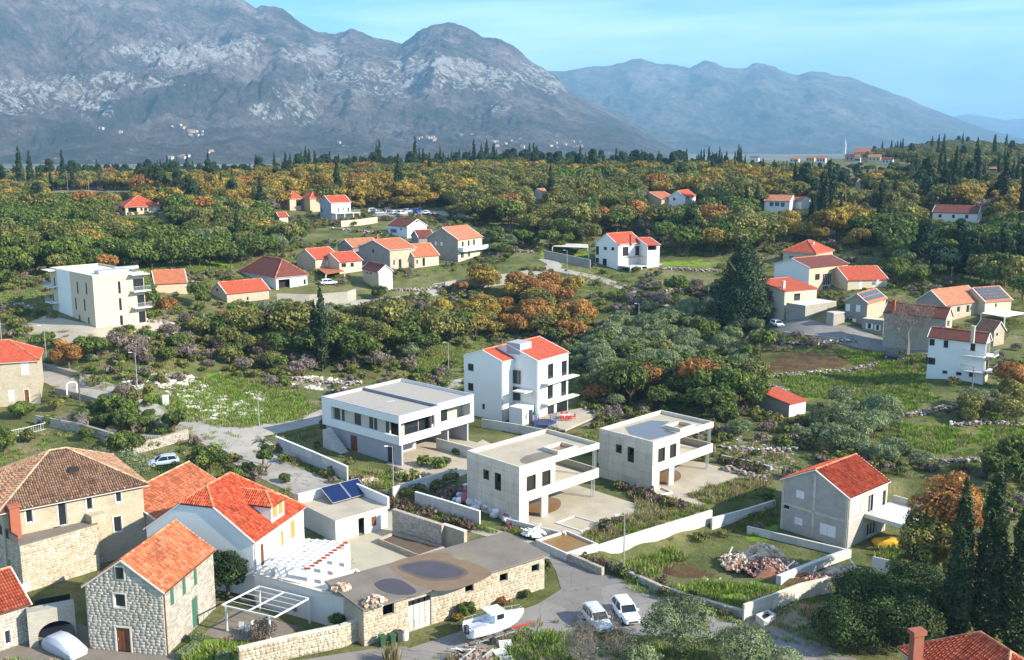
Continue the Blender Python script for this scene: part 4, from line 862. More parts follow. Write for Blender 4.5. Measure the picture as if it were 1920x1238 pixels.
# ---------------------------------------------------------------- two bare concrete villas
def villa(b, t, a, c, label, wet):
    fr = Fr(b, t, a, c, zb=0); foot(fr, 1.0); root = empty('concrete_villa', fr.O, fr.rz, label, 'unfinished house', 'bare concrete villas under construction')
    P = lambda nm, mb, mat, parent=None: mb.build(nm, mat, parent or root)
    h, la, lc = fr.h, fr.la, fr.lc; z1 = h*.42; C = M['concrete']; zs = z1-.25; zt = h-.75
    lw = lc*.43                                   # closed part along the sunny face
    q = MB()
    def fc(L_, za, zb_, holes, mp, th=.25):
        us = sorted({0, L_, *[x[0] for x in holes], *[x[2] for x in holes]}); vs = sorted({za, zb_, *[x[1] for x in holes], *[x[3] for x in holes]})
        for i in range(len(us)-1):
            for j in range(len(vs)-1):
                if any(x[0] < (us[i]+us[i+1])/2 < x[2] and x[1] < (vs[j]+vs[j+1])/2 < x[3] for x in holes): continue
                pbox(q, mp, us[i], vs[j], us[i+1], vs[j+1], -th, 0)
    hl = [(la*.58, h*.62, la*.66, h*.75), (la*.35, h*.50, la*.44, h*.76)]
    fc(la, -1, h, hl, lambda u, v, d: (-d, u, v))
    wn = [(lc*.085, z1+.85, lc*.195, z1+2.75), (lc*.27, z1+.85, lc*.375, z1+2.75)]
    fc(lw-.26, z1-.1, h-.8, [(x[0]-.26, x[1], x[2]-.26, x[3]) for x in wn], lambda u, v, d: (.26+u, -d, v))
    P('wall', q, C); q = MB()
    q.box(.26, 0.002, z1-.42, lc-.01, la-.01, z1-.101); P('floor_slab', q, C)
    P('roof_slab', MB().box(.252, .26, h-.8, lc-.26, la-.26, h-.5), M['concrete_floor'])
    P('parapet', MB().box(.252, 0, h-.798, lc, .25, h).box(lc-.25, .25, h-.8, lc, la, h).box(.252, la-.25, h-.8, lc-.25, la, h), C)
    P('parapet', MB().box(lw, 0.003, z1-.1, lc-.01, .2, z1+.85).box(lc-.2, .2, z1-.1, lc-.01, la*.8, z1+.85), C)
    P('light_well', MB().box(lc*.55, 1.2, h-.5, lc*.57, la*.42, h-.02).box(lc*.78, 1.2, h-.5, lc*.8, la*.42, h-.02).box(lc*.57, 1.2, h-.5, lc*.78, 1.4, h-.02).box(lc*.57, la*.40, h-.5, lc*.78, la*.42, h-.02), C)
    P('light_well_floor', MB().box(lc*.57, 1.4, h-.499, lc*.78, la*.40, h-.49), M['mud'])
    if wet: P('puddle', MB().prism([(lc*.12, la*.2), (lc*.5, la*.12), (lc*.54, la*.5), (lc*.8, la*.6), (lc*.7, la*.85), (lc*.3, la*.88), (lc*.14, la*.6)], h-.496, h-.49), M['puddle'])
    else: P('damp_patch', MB().prism(blob([(lc*.2, la*.12), (lc*.5, la*.08), (lc*.53, la*.35), (lc*.35, la*.4), (lc*.2, la*.3)]), h-.496, h-.49), M['oldroof'])
    P('pier', MB().box(.252, 0, -1, 1.6, .3, z1-.421), C); P('pier', MB().box(lw*.62, 0, -1, lw*.62+1.15, .3, z1-.421), C)
    P('inner_wall', MB().box(.252, la-.27, -.5, lc*.72, la-.02, z1-.43).box(lc*.45, la*.55, z1-.1, lc*.47, la-.3, h-.81), C)
    P('inner_wall', MB().box(lw-.3, .3, z1-.1, lw-.05, la-.3, h-.81), C)
    P('upper_rear_wall', MB().box(.252, la-.25, z1-.1, lc*.8, la-.01, h-.81), C)
    for x in (lc-.9, lc-.6, lc-.32):
        P('steel_prop', MB().bar((x, .5, 0), (x, .5, z1-.43), .06, 6).bar((x, .3, z1-.08), (x, .3, h-.82), .06, 6), M['metal'])
    for w_ in wn:
        q = MB(); t = .09
        for e in ((w_[0], w_[1], w_[0]+t, w_[3]), (w_[2]-t, w_[1], w_[2], w_[3]), (w_[0]+t, w_[1], w_[2]-t, w_[1]+t), (w_[0]+t, w_[3]-t, w_[2]-t, w_[3])): q.box(e[0], .08, e[1], e[2], .16, e[3])
        wd = P('window_opening', q, M['frame_d']); P('board', MB().box(w_[0]+t, .2, w_[1]+t, w_[2]-t, .25, w_[3]-t), M['dark'], wd)
    for x in hl:
        q = MB(); t = .13; q.box(-.02, x[0]-t, x[1]-t, .2, x[0], x[3]+t).box(-.02, x[2], x[1]-t, .2, x[2]+t, x[3]+t).box(-.02, x[0], x[1]-t, .2, x[2], x[1]).box(-.02, x[0], x[3], .2, x[2], x[3]+t)
        wd = P('window_opening', q, M['frame_d']); P('board', MB().box(.12, x[0], x[1]+(x[3]-x[1])*.0, .16, x[2], x[1]+(x[3]-x[1])*.5), M['dark'], wd)
    P('ground_slab', MB().box(.26, -7.5, -.6, lc+1.5, la, .015), M['concrete_floor'])
    P('ochre_mud', MB().prism(blob([(lc*.25, 1), (lc*.5, .5), (lc*.7, 3), (lc*.6, la*.6), (lc*.35, la*.7), (lc*.2, 4)]), .016, .022), M['mud'])
    return root, fr, P
v1r, vf1, VP1 = villa((973.5,985.6), (974.8,876.1), (859.2,849.3), (1139.9,834.7), 'bare concrete two storey villa with a heap of sacks beside its left wall', False)
v2r, vf2, VP2 = villa((1222,923), (1222,828.5), (1109.5,807.3), (1356.7,795), 'bare concrete villa farther right with a big puddle on its flat roof', True)
HOUSES['v1'] = (v1r, vf1, VP1); HOUSES['v2'] = (v2r, vf2, VP2)
# ---------------------------------------------------------------- apartment block
H('apt', 'apartment_block', 'three storey beige and white apartment block with flat white roof', (180.5,616.3), (173.8,517.5), (63.8,503.8), (282.5,511.3), 'cream', ('flat', 'white2', .35),
  [('A',143,528,147.5,551,'d'),('A',159.5,530,164,553,'d'),('A',140,558.8,144.5,581,'d'),('A',156.5,561,161,584,'d'),('A',147.5,590.5,152,612.5,'d'),('A',164.5,594.5,169,616,'d'),('A',100,520,104.5,542.5,'d'),('A',97,550,102,572.5,'d'),('A',115.5,552.5,120,575,'d'),('A',105,582,109.5,602.5,'d'),
   ('C',220.5,528,227,550.5,'d'),('C',222.5,559.5,229,582,'d'),('C',224.5,592,231.5,612.5,'d'),('C',249,524,278,545,'d'),('C',257,554,280,575,'d'),('C',260,585,282,608,'d'),('A',68,515,86,540,'d'),('A',70,546,88,570,'d'),('A',72,576,90,600,'d')], cat='apartment block')
root, fr, P = HOUSES['apt']; h3 = fr.h/3.1
P('white_cladding', MB().box(-.04, fr.la*.52, -.5, -.001, fr.la*.84, fr.h-.02), M['white'])
for k in (1, 2):
    balcony('apt', 'C', fr.lc*.72, fr.lc+.6, h3*k, 1.6, 'metal'); balcony('apt', 'A', fr.la*.84, fr.la+.3, h3*k, 1.4, 'metal')
P('canopy', MB().box(fr.lc*.7, -1.6, fr.h-.45, fr.lc+.5, -.035, fr.h-.3), M['white']); P('canopy', MB().box(-1.6, fr.la*.84, fr.h-.45, -.035, fr.la+.4, fr.h-.3), M['white'])
P('skylight', MB().box(3, 4, fr.h-.35, 9, 6, fr.h+.3).box(8, 8, fr.h-.35, 13, 9, fr.h+.25), M['metal'])
# ---------------------------------------------------------------- village centre
R = lambda m, ax, ap, **k: ('gable', m, ax, ap, k)
H('leftroad', 'stone_roadside_house', 'pale stone house with red hip roof beside the road, at the left edge', (-60,766), (-60,681), None, (69,672), 'stone_w', ('hip', 'red', 2.6), [('C',38.8,680,55.6,702.7,'ws'),('C',15.5,732,28.4,752,'ws'),('C',45.2,731,55.6,755,'door')], la=9)
H('vA', 'dark_roofed_house', 'white house with wide dark maroon hip roof and open porch in the village centre', (518,543.8), (518,517.5), (443,505.6), (580.6,513), 'white2', ('hip', 'maroon', (512,486)), [('C',522,525,544,543,'hole'),('C',568.8,523.8,574,533.8,'w')], chim=[(526,503,1.2,1.4,'chimney')])
H('vB', 'red_roofed_shed', 'low stone barn with mossy red roof in front of the dark roofed house', (426,568), (425.6,549.4), (395,542.5), (505,541.9), 'stone_w', R('red', 'c', (409.4,529.4)), [('C',462,557,467,570,'w'),('A',406,540,410,547,'d')], cat='barn')
H('vC', 'small_village_house', 'cream house with bright red gable roof just right of the dark roofed house', (592,510), (591.7,484.9), (557.8,480), (633.7,480.8), 'peach', R('red', 'c', (571.9,466.8)), [('C',598,490,603,499,'ws'),('C',612,489,620,498,'ws')])
H('vD', 'low_village_house', 'low cream house with red roof half in shade behind the open carport', (637,514), (636.4,490.3), (613,484), (673,486), 'cream', R('red', 'c', (625,474)), [('C',640,494,649,501,'b'),('C',657,493,664,501,'w')])
H('vE', 'grey_stone_house', 'grey stone house with orange gable roof and round attic window, in the village centre', (731,506), (730,468.3), (676,462), (775.8,463.3), 'stone_w', R('orange', 'c', (704.2,450)), [('C',737.5,487.5,741,497.5,'w'),('C',747.5,486,753.3,503,'w'),('C',768,482,773,492,'ws'),('A',697.5,467.5,701.7,475,'d')], wallA='stone_g', chim=[(707,447,2.0,1,'brick')])  # shaded face gets the greyer stone, shade put into its colour
H('vF', 'rear_wing_house', 'narrow grey stone house with dull red roof behind the orange roofed stone house', (662,486), (661,463), (645,458), (706,458.5), 'stone_g', R('salmon', 'c', (652,449)), [])
H('vG', 'cream_village_house', 'low cream house with orange roof and red pergola, right of the grey stone house', (777.5,503), (777.5,480.3), (757,474), (815,475.8), 'cream', R('orange', 'c', (769,458.5)), [('C',780.5,487,784,495.5,'w'),('C',792,484,797,499,'b')])
H('vH', 'grey_gabled_house', 'small white gabled house with dark solar roof standing below the stone house', (710.8,546), (710.5,508.3), (656.7,502.5), (745.8,509), 'white', R('maroon', 'a', (727,496.5)), [('C',722,512,727,520,'ws'),('A',672,508,679,516,'d'),('A',686,510,690,514,'d'),('A',693,510.5,697,514.5,'d')], wallA='peach')
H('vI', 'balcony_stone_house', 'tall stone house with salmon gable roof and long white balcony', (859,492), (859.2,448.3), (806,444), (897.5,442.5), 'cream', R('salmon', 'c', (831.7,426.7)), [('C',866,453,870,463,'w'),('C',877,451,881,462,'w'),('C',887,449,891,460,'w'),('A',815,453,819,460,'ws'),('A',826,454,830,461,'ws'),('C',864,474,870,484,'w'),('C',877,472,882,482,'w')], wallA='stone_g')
balcony('vI', 'C', .3, HOUSES['vI'][1].lc+.8, HOUSES['vI'][1].h*.48, 1.6, 'white', 1., True)
H('vI2', 'low_stone_annex', 'low grey annex with dull red roof against the balcony house', (785,462), (783,444.5), (776,441), (812,443), 'stone_g', R('maroon', 'c', (790,431.5)), [])
H('vJ', 'white_cottage', 'white cottage with brownish tiled roof above the village centre', (764,447), (763.8,424.2), (725.8,420.8), (801.7,422), 'white', R('maroon', 'a', (781.7,410.8)), [('A',732,429,744,437,'bs'),('A',750,428,754,432,'bs'),('C',780,414,783,417,'d')])
H('vK', 'hipped_peach_house', 'peach house with maroon and red hip roof, leftmost of the three on the upper lane', (543.7,395), (543.7,370.3), (514.2,369.2), (570,370), 'peach', ('hip', 'red', (549,358.5)), [('A',517,374,520,386,'d'),('A',522,374,525,387,'d'),('A',529,375,532,382,'d'),('A',534,375,537,383,'d'),('C',555,375,565,386,'d')], chim=[(533,366,1,1,'chimney')])
H('vL', 'peach_wing_house', 'peach house with red hip roof squeezed between its two neighbours on the upper lane', (582,398), (582,370.3), (566,369), (606.7,369.5), 'peach', ('hip', 'red', (586,359)), [])
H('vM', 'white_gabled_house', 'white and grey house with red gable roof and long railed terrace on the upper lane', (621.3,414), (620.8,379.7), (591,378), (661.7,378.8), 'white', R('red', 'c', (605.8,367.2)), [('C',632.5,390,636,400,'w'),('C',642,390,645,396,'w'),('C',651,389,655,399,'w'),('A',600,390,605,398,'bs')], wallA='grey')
balcony('vM', 'C', 0, HOUSES['vM'][1].lc+2, 2.6, 3.2, 'metal')
q = MB(); f_ = HOUSES['vM'][1]
for x in (.2, f_.lc*.45, f_.lc*.9, f_.lc+1.6): q.box(x, -3.1, -1, x+.35, -2.75, 2.44)
HOUSES['vM'][2]('terrace_columns', q, M['cream'])
H('vN', 'bungalow', 'cream bungalow with bright red hip roof alone in the autumn woods on the left', (236,404), (235.6,386.5), (208,384), (301.9,385.3), 'cream', ('hip', 'red', (249,366)), [('C',240,389,257,398,'hole'),('C',263,390,267.5,395.5,'b'),('C',270,390,276,395.5,'b'),('C',286,390,292,400,'ws'),('A',220,389,224,397.5,'d'),('A',228.5,389,234,397,'d')], chim=[(296.5,377,.5,2,'beige')])
H('vO', 'orange_roofed_shed', 'shed with sloping orange roof behind the apartment block', (292,548), (291,531), (284,520), (350,528), 'peach', R('orange', 'c', 2.2), [], cat='shed')
H('vP', 'small_grey_hut', 'tiny grey hut with red roof below the peach houses', (524,422), (524,405.5), (514,403), (540,405), 'beige', R('red', 'c', (519,398)), [], cat='hut')
H('wh', 'white_hillside_house', 'white house with red gable roof and pillared terrace on the slope, centre right', (1157.7,506), (1157.7,457.6), (1107.3,453.7), (1213.3,455), 'white', R('red', 'c', (1134.5,438)),
  [('A',1116.4,461.5,1122.8,478.3,'d'),('A',1131.9,462.8,1137.8,469.2,'d'),('A',1146,463.5,1151.8,470,'d'),('A',1115.9,483.4,1122.8,493,'d'),('A',1130,484.7,1137.3,502,'d'),('C',1167.5,463.5,1178.4,479.6,'b'),('C',1191.3,462,1203,478.3,'b')], chim=[(1183,451,1.1,1.5,'chimney')])
H('wh2', None, None, (1213,503), (1213.3,459), (1185,452), (1233.5,457.5), 'white', R('red', 'c', 1.4, caps='ridge'), [('C',1214.5,461,1231,469,'hole')], into='wh')
root, fr, P = HOUSES['wh']
po = P('terrace_slab', MB().box(.3, -4.6, .9, fr.lc+4.5, -.03, 1.15), M['concrete_wall']); q = MB()
for x in (.5, fr.lc*.5, fr.lc*.8, fr.lc+4): P('column', MB().box(x, -4.5, -2.6, x+.4, -4.1, .9), M['concrete_wall'], po)
q = MB()
for k in range(12): q.bar((.4+k*.9, -4.6, 3.4), (.4+k*.9, -.1, 3.4), .05, 4)
q.bar((.3, -4.4, 3.33), (10.8, -4.4, 3.33), .06, 4)
for x in (.4, 4.2, 8, 10.7): q.bar((x, -4.4, 1.15), (x, -4.4, 3.35), .07, 4)
P('pergola_frame', q, M['wood'])
# ---------------------------------------------------------------- houses on the right
H('rA', 'hipped_house', 'beige house with wide red hip roof, highest of the right hand cluster', (1527.8,503), (1527.8,473.9), (1462.3,470.7), (1575.4,469), 'beige', ('hip', 'red', (1514,450.5)), [('A',1480,480,1488,488,'bs'),('C',1562,474,1568,482,'w')], chim=[(1524,466,.6,1.6,'stonetrim')])
H('rB', 'tall_white_house', 'tall pale house with dull red gable roof and glazed veranda in the right cluster', (1515,552), (1515,501), (1456,493), (1586,493), 'peach', R('maroon', 'c', (1492,484.5)), [('C',1528.6,514.3,1536.6,524.8,'b'),('C',1543,514,1559,534,'w'),('C',1564,512,1568,521.6,'ws'),('C',1571,511,1576,520,'ws'),('C',1543,537,1553,546,'w'),('C',1558,535,1563,545,'w')], wallA='white')
H('rC', 'low_red_roofed_house', 'low cream house with red gable roof at the right end of the cluster', (1589,545), (1588,524), (1572,513), (1651.4,519.2), 'cream', R('red', 'c', (1580,500)), [('C',1612,526,1617,545,'ws'),('C',1636,524,1641,538,'ws')])
H('rD', 'shed_roofed_house', 'house with sloping red roof and small chimney beside the big dark conifer', (1469,600), (1469.6,545.8), (1441.3,535), (1510.8,537), 'cream', ('shed', 'red', 1.6), [('C',1489,551,1500,563,'d')], wallA='beige', chim=[(1469,541,.3,1.6,'stonetrim')])
H('rE', 'raised_terrace', 'raised stone terrace with blue parasol above the village lane', (1509,600), (1509.2,573.3), (1470,568.5), (1574.6,566), 'stone', ('flat', 'white2', 0), [], wallA='stone_g', cat='terrace')
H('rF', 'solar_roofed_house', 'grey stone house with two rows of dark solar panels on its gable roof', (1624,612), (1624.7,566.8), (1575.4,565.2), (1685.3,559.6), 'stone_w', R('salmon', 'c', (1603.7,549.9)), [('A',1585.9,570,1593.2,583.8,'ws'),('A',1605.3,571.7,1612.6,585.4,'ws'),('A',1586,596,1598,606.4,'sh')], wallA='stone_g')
H('rF2', 'stone_link_building', 'low stone wing with dark red garage door left of the solar roofed house', (1562,612), (1570,587), (1515,588), (1580,584), 'stone', ('flat', 'concrete', 0), [('A',1541,590,1560,607,'rdoor')], wallA='stone', cat='garage')
H('rF3', 'flat_stone_wing', 'low flat wing with open white shutters below the solar roofed house', (1655,630), (1655,601), (1616,597.5), (1668,598), 'stone_g', ('flat', 'concrete', 0), [('A',1627,606,1633,617,'sh'),('A',1643,609,1648,620,'sh')], cat='wing')
H('rG', 'long_stone_house', 'long grey stone house with dark red roof behind the leafless tree', (1769,662), (1768.9,594.6), (1652.7,584), (1802,592), 'stone_w', R('maroon', 'a', (1785.9,577)), [('C',1786,588,1789,594,'w'),('C',1776,602,1780,612,'w')], wallA='stone', chim=[(1676,575,1,1.3,'brick')])
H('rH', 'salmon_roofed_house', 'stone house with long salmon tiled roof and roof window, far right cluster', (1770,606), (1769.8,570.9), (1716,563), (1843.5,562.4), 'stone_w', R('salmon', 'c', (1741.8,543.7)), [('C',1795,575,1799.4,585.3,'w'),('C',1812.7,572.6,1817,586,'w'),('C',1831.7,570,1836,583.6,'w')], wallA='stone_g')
H('rI', 'striped_solar_house', 'pale house with four stripes of solar panels on its roof, far right', (1845,594), (1844.4,564.4), (1800,556), (1894.4,560), 'cream', R('salmon', 'c', (1823,540)), [('C',1849,573,1854,581,'ws'),('C',1866,569,1869,577,'w')])
H('rJ', 'small_stone_cottage', 'small stone cottage with dark mossy roof right of the leafless tree', (1862,650), (1862,619), (1833,613), (1882,616), 'stone_w', R('old', 'a', (1872.4,603)), [('C',1868,625,1871,630,'d')])
H('rK', 'white_three_storey_house', 'white three storey house with dark brown tiled roof and corner balconies', (1841.8,722), (1841.8,640.4), (1738.4,630.2), (1871,637), 'cream', R('maroon', 'a', (1857,624)),
  [('A',1740,635,1752,648.6,'d'),('A',1769.8,637.9,1777.4,652.6,'d'),('A',1820,644,1828,658.7,'d'),('A',1740,670,1748.6,683.7,'shd'),('A',1767.2,694.4,1776,701.5,'d'),('A',1792.6,697.2,1802.5,704.5,'d'),('A',1817,697,1827,708,'d'),('C',1851,645,1861,659,'w'),('C',1849,676,1864,690,'d')], wallA='white', chim=[(1824,628,1.2,1.5,'beige')])
for z_ in (.31, .66):
    balcony('rK', 'A', -.2, 3.6, HOUSES['rK'][1].h*z_, 1.3, 'metal'); balcony('rK', 'C', .2, HOUSES['rK'][1].lc+.4, HOUSES['rK'][1].h*z_, 1.5, 'metal')
H('hut', 'field_hut', 'little stone field hut with striped red tile roof among the olive trees', (1479,783), (1479.8,757), (1430,742), (1504,748), 'white2', ('shed', 'red', 1.0), [('C',1484,757,1496,770,'hole')], wallA='stone_g', cat='hut')
H('fA', 'white_far_house', 'white house with dull red roof and blue shutters among golden trees, upper right', (1480,400), (1478.4,376.9), (1433.4,376), (1493,374), 'white', R('salmon', 'a', (1486,366)), [('A',1443,379,1450,387,'bs'),('A',1453,379,1461,387,'bs'),('A',1464,380,1471,388,'bs')])
H('fA2', 'white_far_annex', 'small white gabled annex touching the blue shuttered house', (1502,393), (1501,377), (1490,375), (1512,375.5), 'white', R('salmon', 'a', (1506.6,369.4)), [])
H('fB', 'long_white_farmhouse', 'long white farmhouse with dark red roof at the far right edge of the woods', (1832,418), (1832,399.5), (1748,397), (1847,397), 'white', R('maroon', 'a', (1838,386.5)), [('A',1760,402,1765,408,'d'),('A',1785,403,1790,409,'d'),('A',1810,403,1815,410,'d')])
H('fC', 'white_wood_house', 'white gabled house with red roof half hidden by a pine, upper right', (1284.4,388), (1284.4,369), (1253.4,368.4), (1306,366), 'white', R('red', 'c', (1270.3,357.8)), [('A',1262,371,1266,376,'d')])
H('fD', 'brick_red_roof_house', 'house showing little but its orange red roof left of the white gabled house', (1240,386), (1240,373), (1216,369), (1253,371), 'peach', R('orange', 'c', (1228,360)), [])
H('fE', 'grey_barn', 'small pale gabled barn deep in the woods right of centre', (1016,374), (1015,363), (1003,362), (1022,362), 'white2', R('salmon', 'c', (1009,354)), [], cat='barn')
H('fF', 'dark_gabled_house', 'pale gable end with dark roof below the hilltop church', (1604,352), (1601,344), (1590,343), (1616,344), 'cream', R('maroon', 'a', (1608,335)), [])
H('fG', 'far_red_roof_cottage', 'white cottage with red roof seen through cypresses under the church', (1480,352), (1478,345), (1466,345), (1491,344.5), 'white', R('red', 'c', (1472,341)), [])
H('fH', 'far_white_shed', 'white flat shed at the top of the woods', (1125,352), (1122,347), (1112,346.5), (1133,346.5), 'white', ('flat', 'white2', 0), [], cat='shed')
H('fI', 'far_orange_villa', 'far house with orange roof beside a red autumn tree on the ridge', (1298,344), (1297,336), (1284,335), (1312,335), 'peach', R('orange', 'c', (1290,330)), [])
# bottom right corner house
H('corner', 'red_roof_corner_house', 'house with dull red hip roof cut by the lower right corner', None, (1880,1345), None, (2070,1333), 'stone_w', ('hip', 'salmon', 2.6, dict(geo=M['barrel_red'])), [], zt=4.4, zb=0, la=11, rz=.28)
root, fr, P = HOUSES['corner']

for k_ in ('cottage', 'white', 'brick', 'tri2', 'tri1', 'wh', 'vE', 'vM', 'rK'):
    root, fr, P = HOUSES[k_]; q = MB(); q.bar((.12, -.1, -.3), (.12, -.1, fr.h-.25), .05, 6); q.bar((-.1, -.34, fr.h-.2), (fr.lc+.1, -.34, fr.h-.2), .06, 5); q.bar((.12, -.1, fr.h-.25), (.12, -.34, fr.h-.2), .045, 5); P('downpipe', q, M['metal'] if k_ != 'cottage' else M['door_b'])
# ---------------------------------------------------------------- foliage meshes
def leafmat(name, stops, trans=.25): return tonemat(name, stops, .7, .25, 0, trans)
LM = {
 'gold': leafmat('golden_leaves', [(0., (.12, .085, .02)), (.45, (.27, .19, .035)), (1., (.45, .33, .06))]),
 'oliveoak': leafmat('yellow_green_leaves', [(0., (.06, .068, .018)), (.5, (.16, .16, .04)), (1., (.3, .27, .07))]),
 'rust': leafmat('rust_leaves', [(0., (.15, .075, .025)), (.5, (.33, .155, .045)), (1., (.5, .26, .07))]),
 'holm': leafmat('green_oak_leaves', [(0., (.03, .05, .01)), (.5, (.08, .115, .02)), (1., (.18, .235, .045))]),
 'bay': leafmat('dark_bay_leaves', [(0., (.012, .028, .008)), (.5, (.035, .062, .015)), (1., (.085, .13, .03))]),
 'pine': leafmat('dark_pine_needles', [(0., (.01, .022, .01)), (.5, (.025, .05, .018)), (1., (.05, .085, .03))], .1),
 'olive': leafmat('silver_olive_leaves', [(0., (.085, .115, .05)), (.5, (.16, .205, .09)), (1., (.29, .34, .17))]),
 'cypress': leafmat('cypress_leaves', [(0., (.012, .024, .009)), (.5, (.028, .048, .015)), (1., (.055, .085, .025))], .1),
 'twig': leafmat('dry_twigs', [(0., (.11, .085, .065)), (.5, (.19, .15, .12)), (1., (.3, .24, .2))]),
 'grass': leafmat('green_grass', [(0., (.08, .13, .015)), (.5, (.16, .25, .03)), (1., (.28, .36, .07))]),
 'dry': leafmat('dry_grass', [(0., (.15, .12, .05)), (.5, (.28, .23, .11)), (1., (.42, .36, .2))]),
 'brush': leafmat('purple_brown_brush', [(0., (.07, .04, .03)), (.5, (.15, .09, .065)), (1., (.24, .16, .11))]),
 'palm': leafmat('palm_leaves', [(0., (.02, .035, .012)), (1., (.07, .1, .03))]),
}
def leaves_mesh(name, C, Nn, S, T, mat, rng, aspect=.6):
    n = len(C); a = rng.normal(size=(n, 3)); t = np.cross(Nn, a); t /= np.linalg.norm(t, axis=1)[:, None]+1e-9; b = np.cross(Nn, t)
    S = S[:, None]; V = np.stack([C-t*S, C+b*S*aspect, C+t*S, C-b*S*aspect], 1).reshape(-1, 3)
    Fc = np.arange(n*4).reshape(-1, 4); me = mesh_np(name, V, Fc, [mat])
    at = me.attributes.new('tone', 'FLOAT', 'FACE'); at.data.foreach_set('value', T.astype(np.float32)); return me
def crown_mesh(name, kind, seed, R=3., H=5.5, base=1.2, nclump=30, n=2600, leaf=.26, shape='oak'):
    rng = np.random.default_rng(seed); cs = []; rs = []
    for i in range(nclump):
        if shape == 'oak':
            d = rng.normal(size=3); d[2] = abs(d[2])*.9-.25; d /= np.linalg.norm(d); r = R*rng.uniform(.35, .78); c = np.array([d[0]*r, d[1]*r, base+(H-base)*.48+d[2]*r*(H-base)/(2*R)]); rr = R*rng.uniform(.22, .42)
        elif shape == 'cypress':
            z = (i+.5)/nclump; w = R*min(1, (z*6)**.6)*(1-z**2.6)**.8; th = rng.uniform(0, 6.28); c = np.array([math.cos(th)*w*.45, math.sin(th)*w*.45, base+(H-base)*z]); rr = w*rng.uniform(.55, .75)+.08
        elif shape == 'cone':
            z = (i+.5)/nclump; w = R*(1-z)**.75*min(1, .55+z*3); th = i*2.4; q = rng.uniform(.5, 1); c = np.array([math.cos(th)*w*q*.75, math.sin(th)*w*q*.75, base+(H-base)*z*.93]); rr = w*rng.uniform(.28, .42)+.25
        elif shape == 'pine':
            th = rng.uniform(0, 6.28); z = rng.uniform(.25, 1)**.7; w = R*(1.15-z)*rng.uniform(.4, 1); c = np.array([math.cos(th)*w, math.sin(th)*w, base+(H-base)*z*.92]); rr = R*rng.uniform(.2, .36)
        cs.append(c); rs.append(rr)
    cs = np.array(cs); rs = np.array(rs); k = rng.choice(nclump, n, p=rs**2/(rs**2).sum()); d = rng.normal(size=(n, 3)); d[:, 2] += .25; d /= np.linalg.norm(d, axis=1)[:, None]
    C = cs[k]+d*(rs[k]*rng.uniform(.7, 1.12, n))[:, None]*np.array([1, 1, .8 if shape != 'cypress' else 1.6])
    keep = np.ones(n, bool)
    for i in range(nclump):
        keep &= ~((k != i) & (np.linalg.norm((C-cs[i])/np.array([1, 1, .8]), axis=1) < rs[i]*.6))
    C, d, k = C[keep], d[keep], k[keep]; Nn = d+rng.normal(size=C.shape)*.45; Nn /= np.linalg.norm(Nn, axis=1)[:, None]
    ct = rng.uniform(.1, .9, nclump); T = np.clip(ct[k]+rng.normal(size=len(C))*.2, 0, 1)
    return leaves_mesh(name, C, Nn, leaf*rng.uniform(.6, 1.25, len(C)), T, LM[kind], rng, .35 if kind in ('olive', 'pine') else .62)
def branches(mb, p, d, ln, r, depth, rng, spread=.55):
    q = p+d*ln; mb.bar(p, q, r, 4 if depth > 1 else 3, r*.65)
    if depth == 0: return
    for i in range(rng.choice([2, 3, 3] if depth > 1 else [3, 4])):
        nd = (d+Vector((rng.gauss(0, spread), rng.gauss(0, spread), rng.gauss(.1, spread*.6)))).normalized(); branches(mb, p.lerp(q, rng.uniform(.65, 1)), nd, ln*rng.uniform(.6, .82), r*.58, depth-1, rng, spread)
def trunk_mesh(name, h, r, seed, mat='trunk', top=.6):
    rng = random.Random(seed); mb = MB(); p = Vector((0, 0, -.4)); q = Vector((rng.uniform(-.15, .15), rng.uniform(-.15, .15), h*.45)); mb.bar(p, q, r, 7, r*.75)
    for i in range(4):
        d = Vector((math.cos(i*1.6+seed), math.sin(i*1.6+seed), rng.uniform(.8, 1.5))).normalized(); e = q+d*h*.3; mb.bar(q, e, r*.55, 5, r*.3)
        for j in range(2): mb.bar(e, e+(d+Vector((rng.uniform(-.6, .6), rng.uniform(-.6, .6), .2))).normalized()*h*.22, r*.3, 4, r*.1)
    return mb.mesh(name, M[mat])
def bare_mesh(name, h, seed, depth=6, r=.18, spread=.55, mat='greytwig'):
    rng = random.Random(seed); mb = MB(); branches(mb, Vector((0, 0, -.3)), Vector((0, 0, 1)), h*.27, r, depth, rng, spread); return mb.mesh(name, M[mat])
def tuft_mesh(name, kind, seed, n=26, h=.5, w=.5):
    rng = np.random.default_rng(seed); th = rng.uniform(0, 6.28, n); rad = w*rng.uniform(0, 1, n)**.6; hh = h*rng.uniform(.5, 1.1, n); a = rng.uniform(0, 6.28, n)
    b = np.stack([np.cos(th)*rad, np.sin(th)*rad, np.zeros(n)-.03], 1); s = np.stack([np.cos(a), np.sin(a), a*0], 1)*.045; tip = b*1.0+np.stack([np.cos(th)*rad*.5, np.sin(th)*rad*.5, hh], 1)
    mid = (b+tip)/2+np.array([0, 0, .1*h]); V = np.stack([b-s, b+s, mid+s*.8, mid-s*.8, mid-s*.8, mid+s*.8, tip+s*.15, tip-s*.15], 1).reshape(-1, 3)
    me = mesh_np(name, V, np.arange(n*8).reshape(-1, 4), [LM[kind]]); at = me.attributes.new('tone', 'FLOAT', 'FACE'); at.data.foreach_set('value', np.repeat(rng.uniform(0, 1, n), 2).astype(np.float32)); return me
VAR = {}
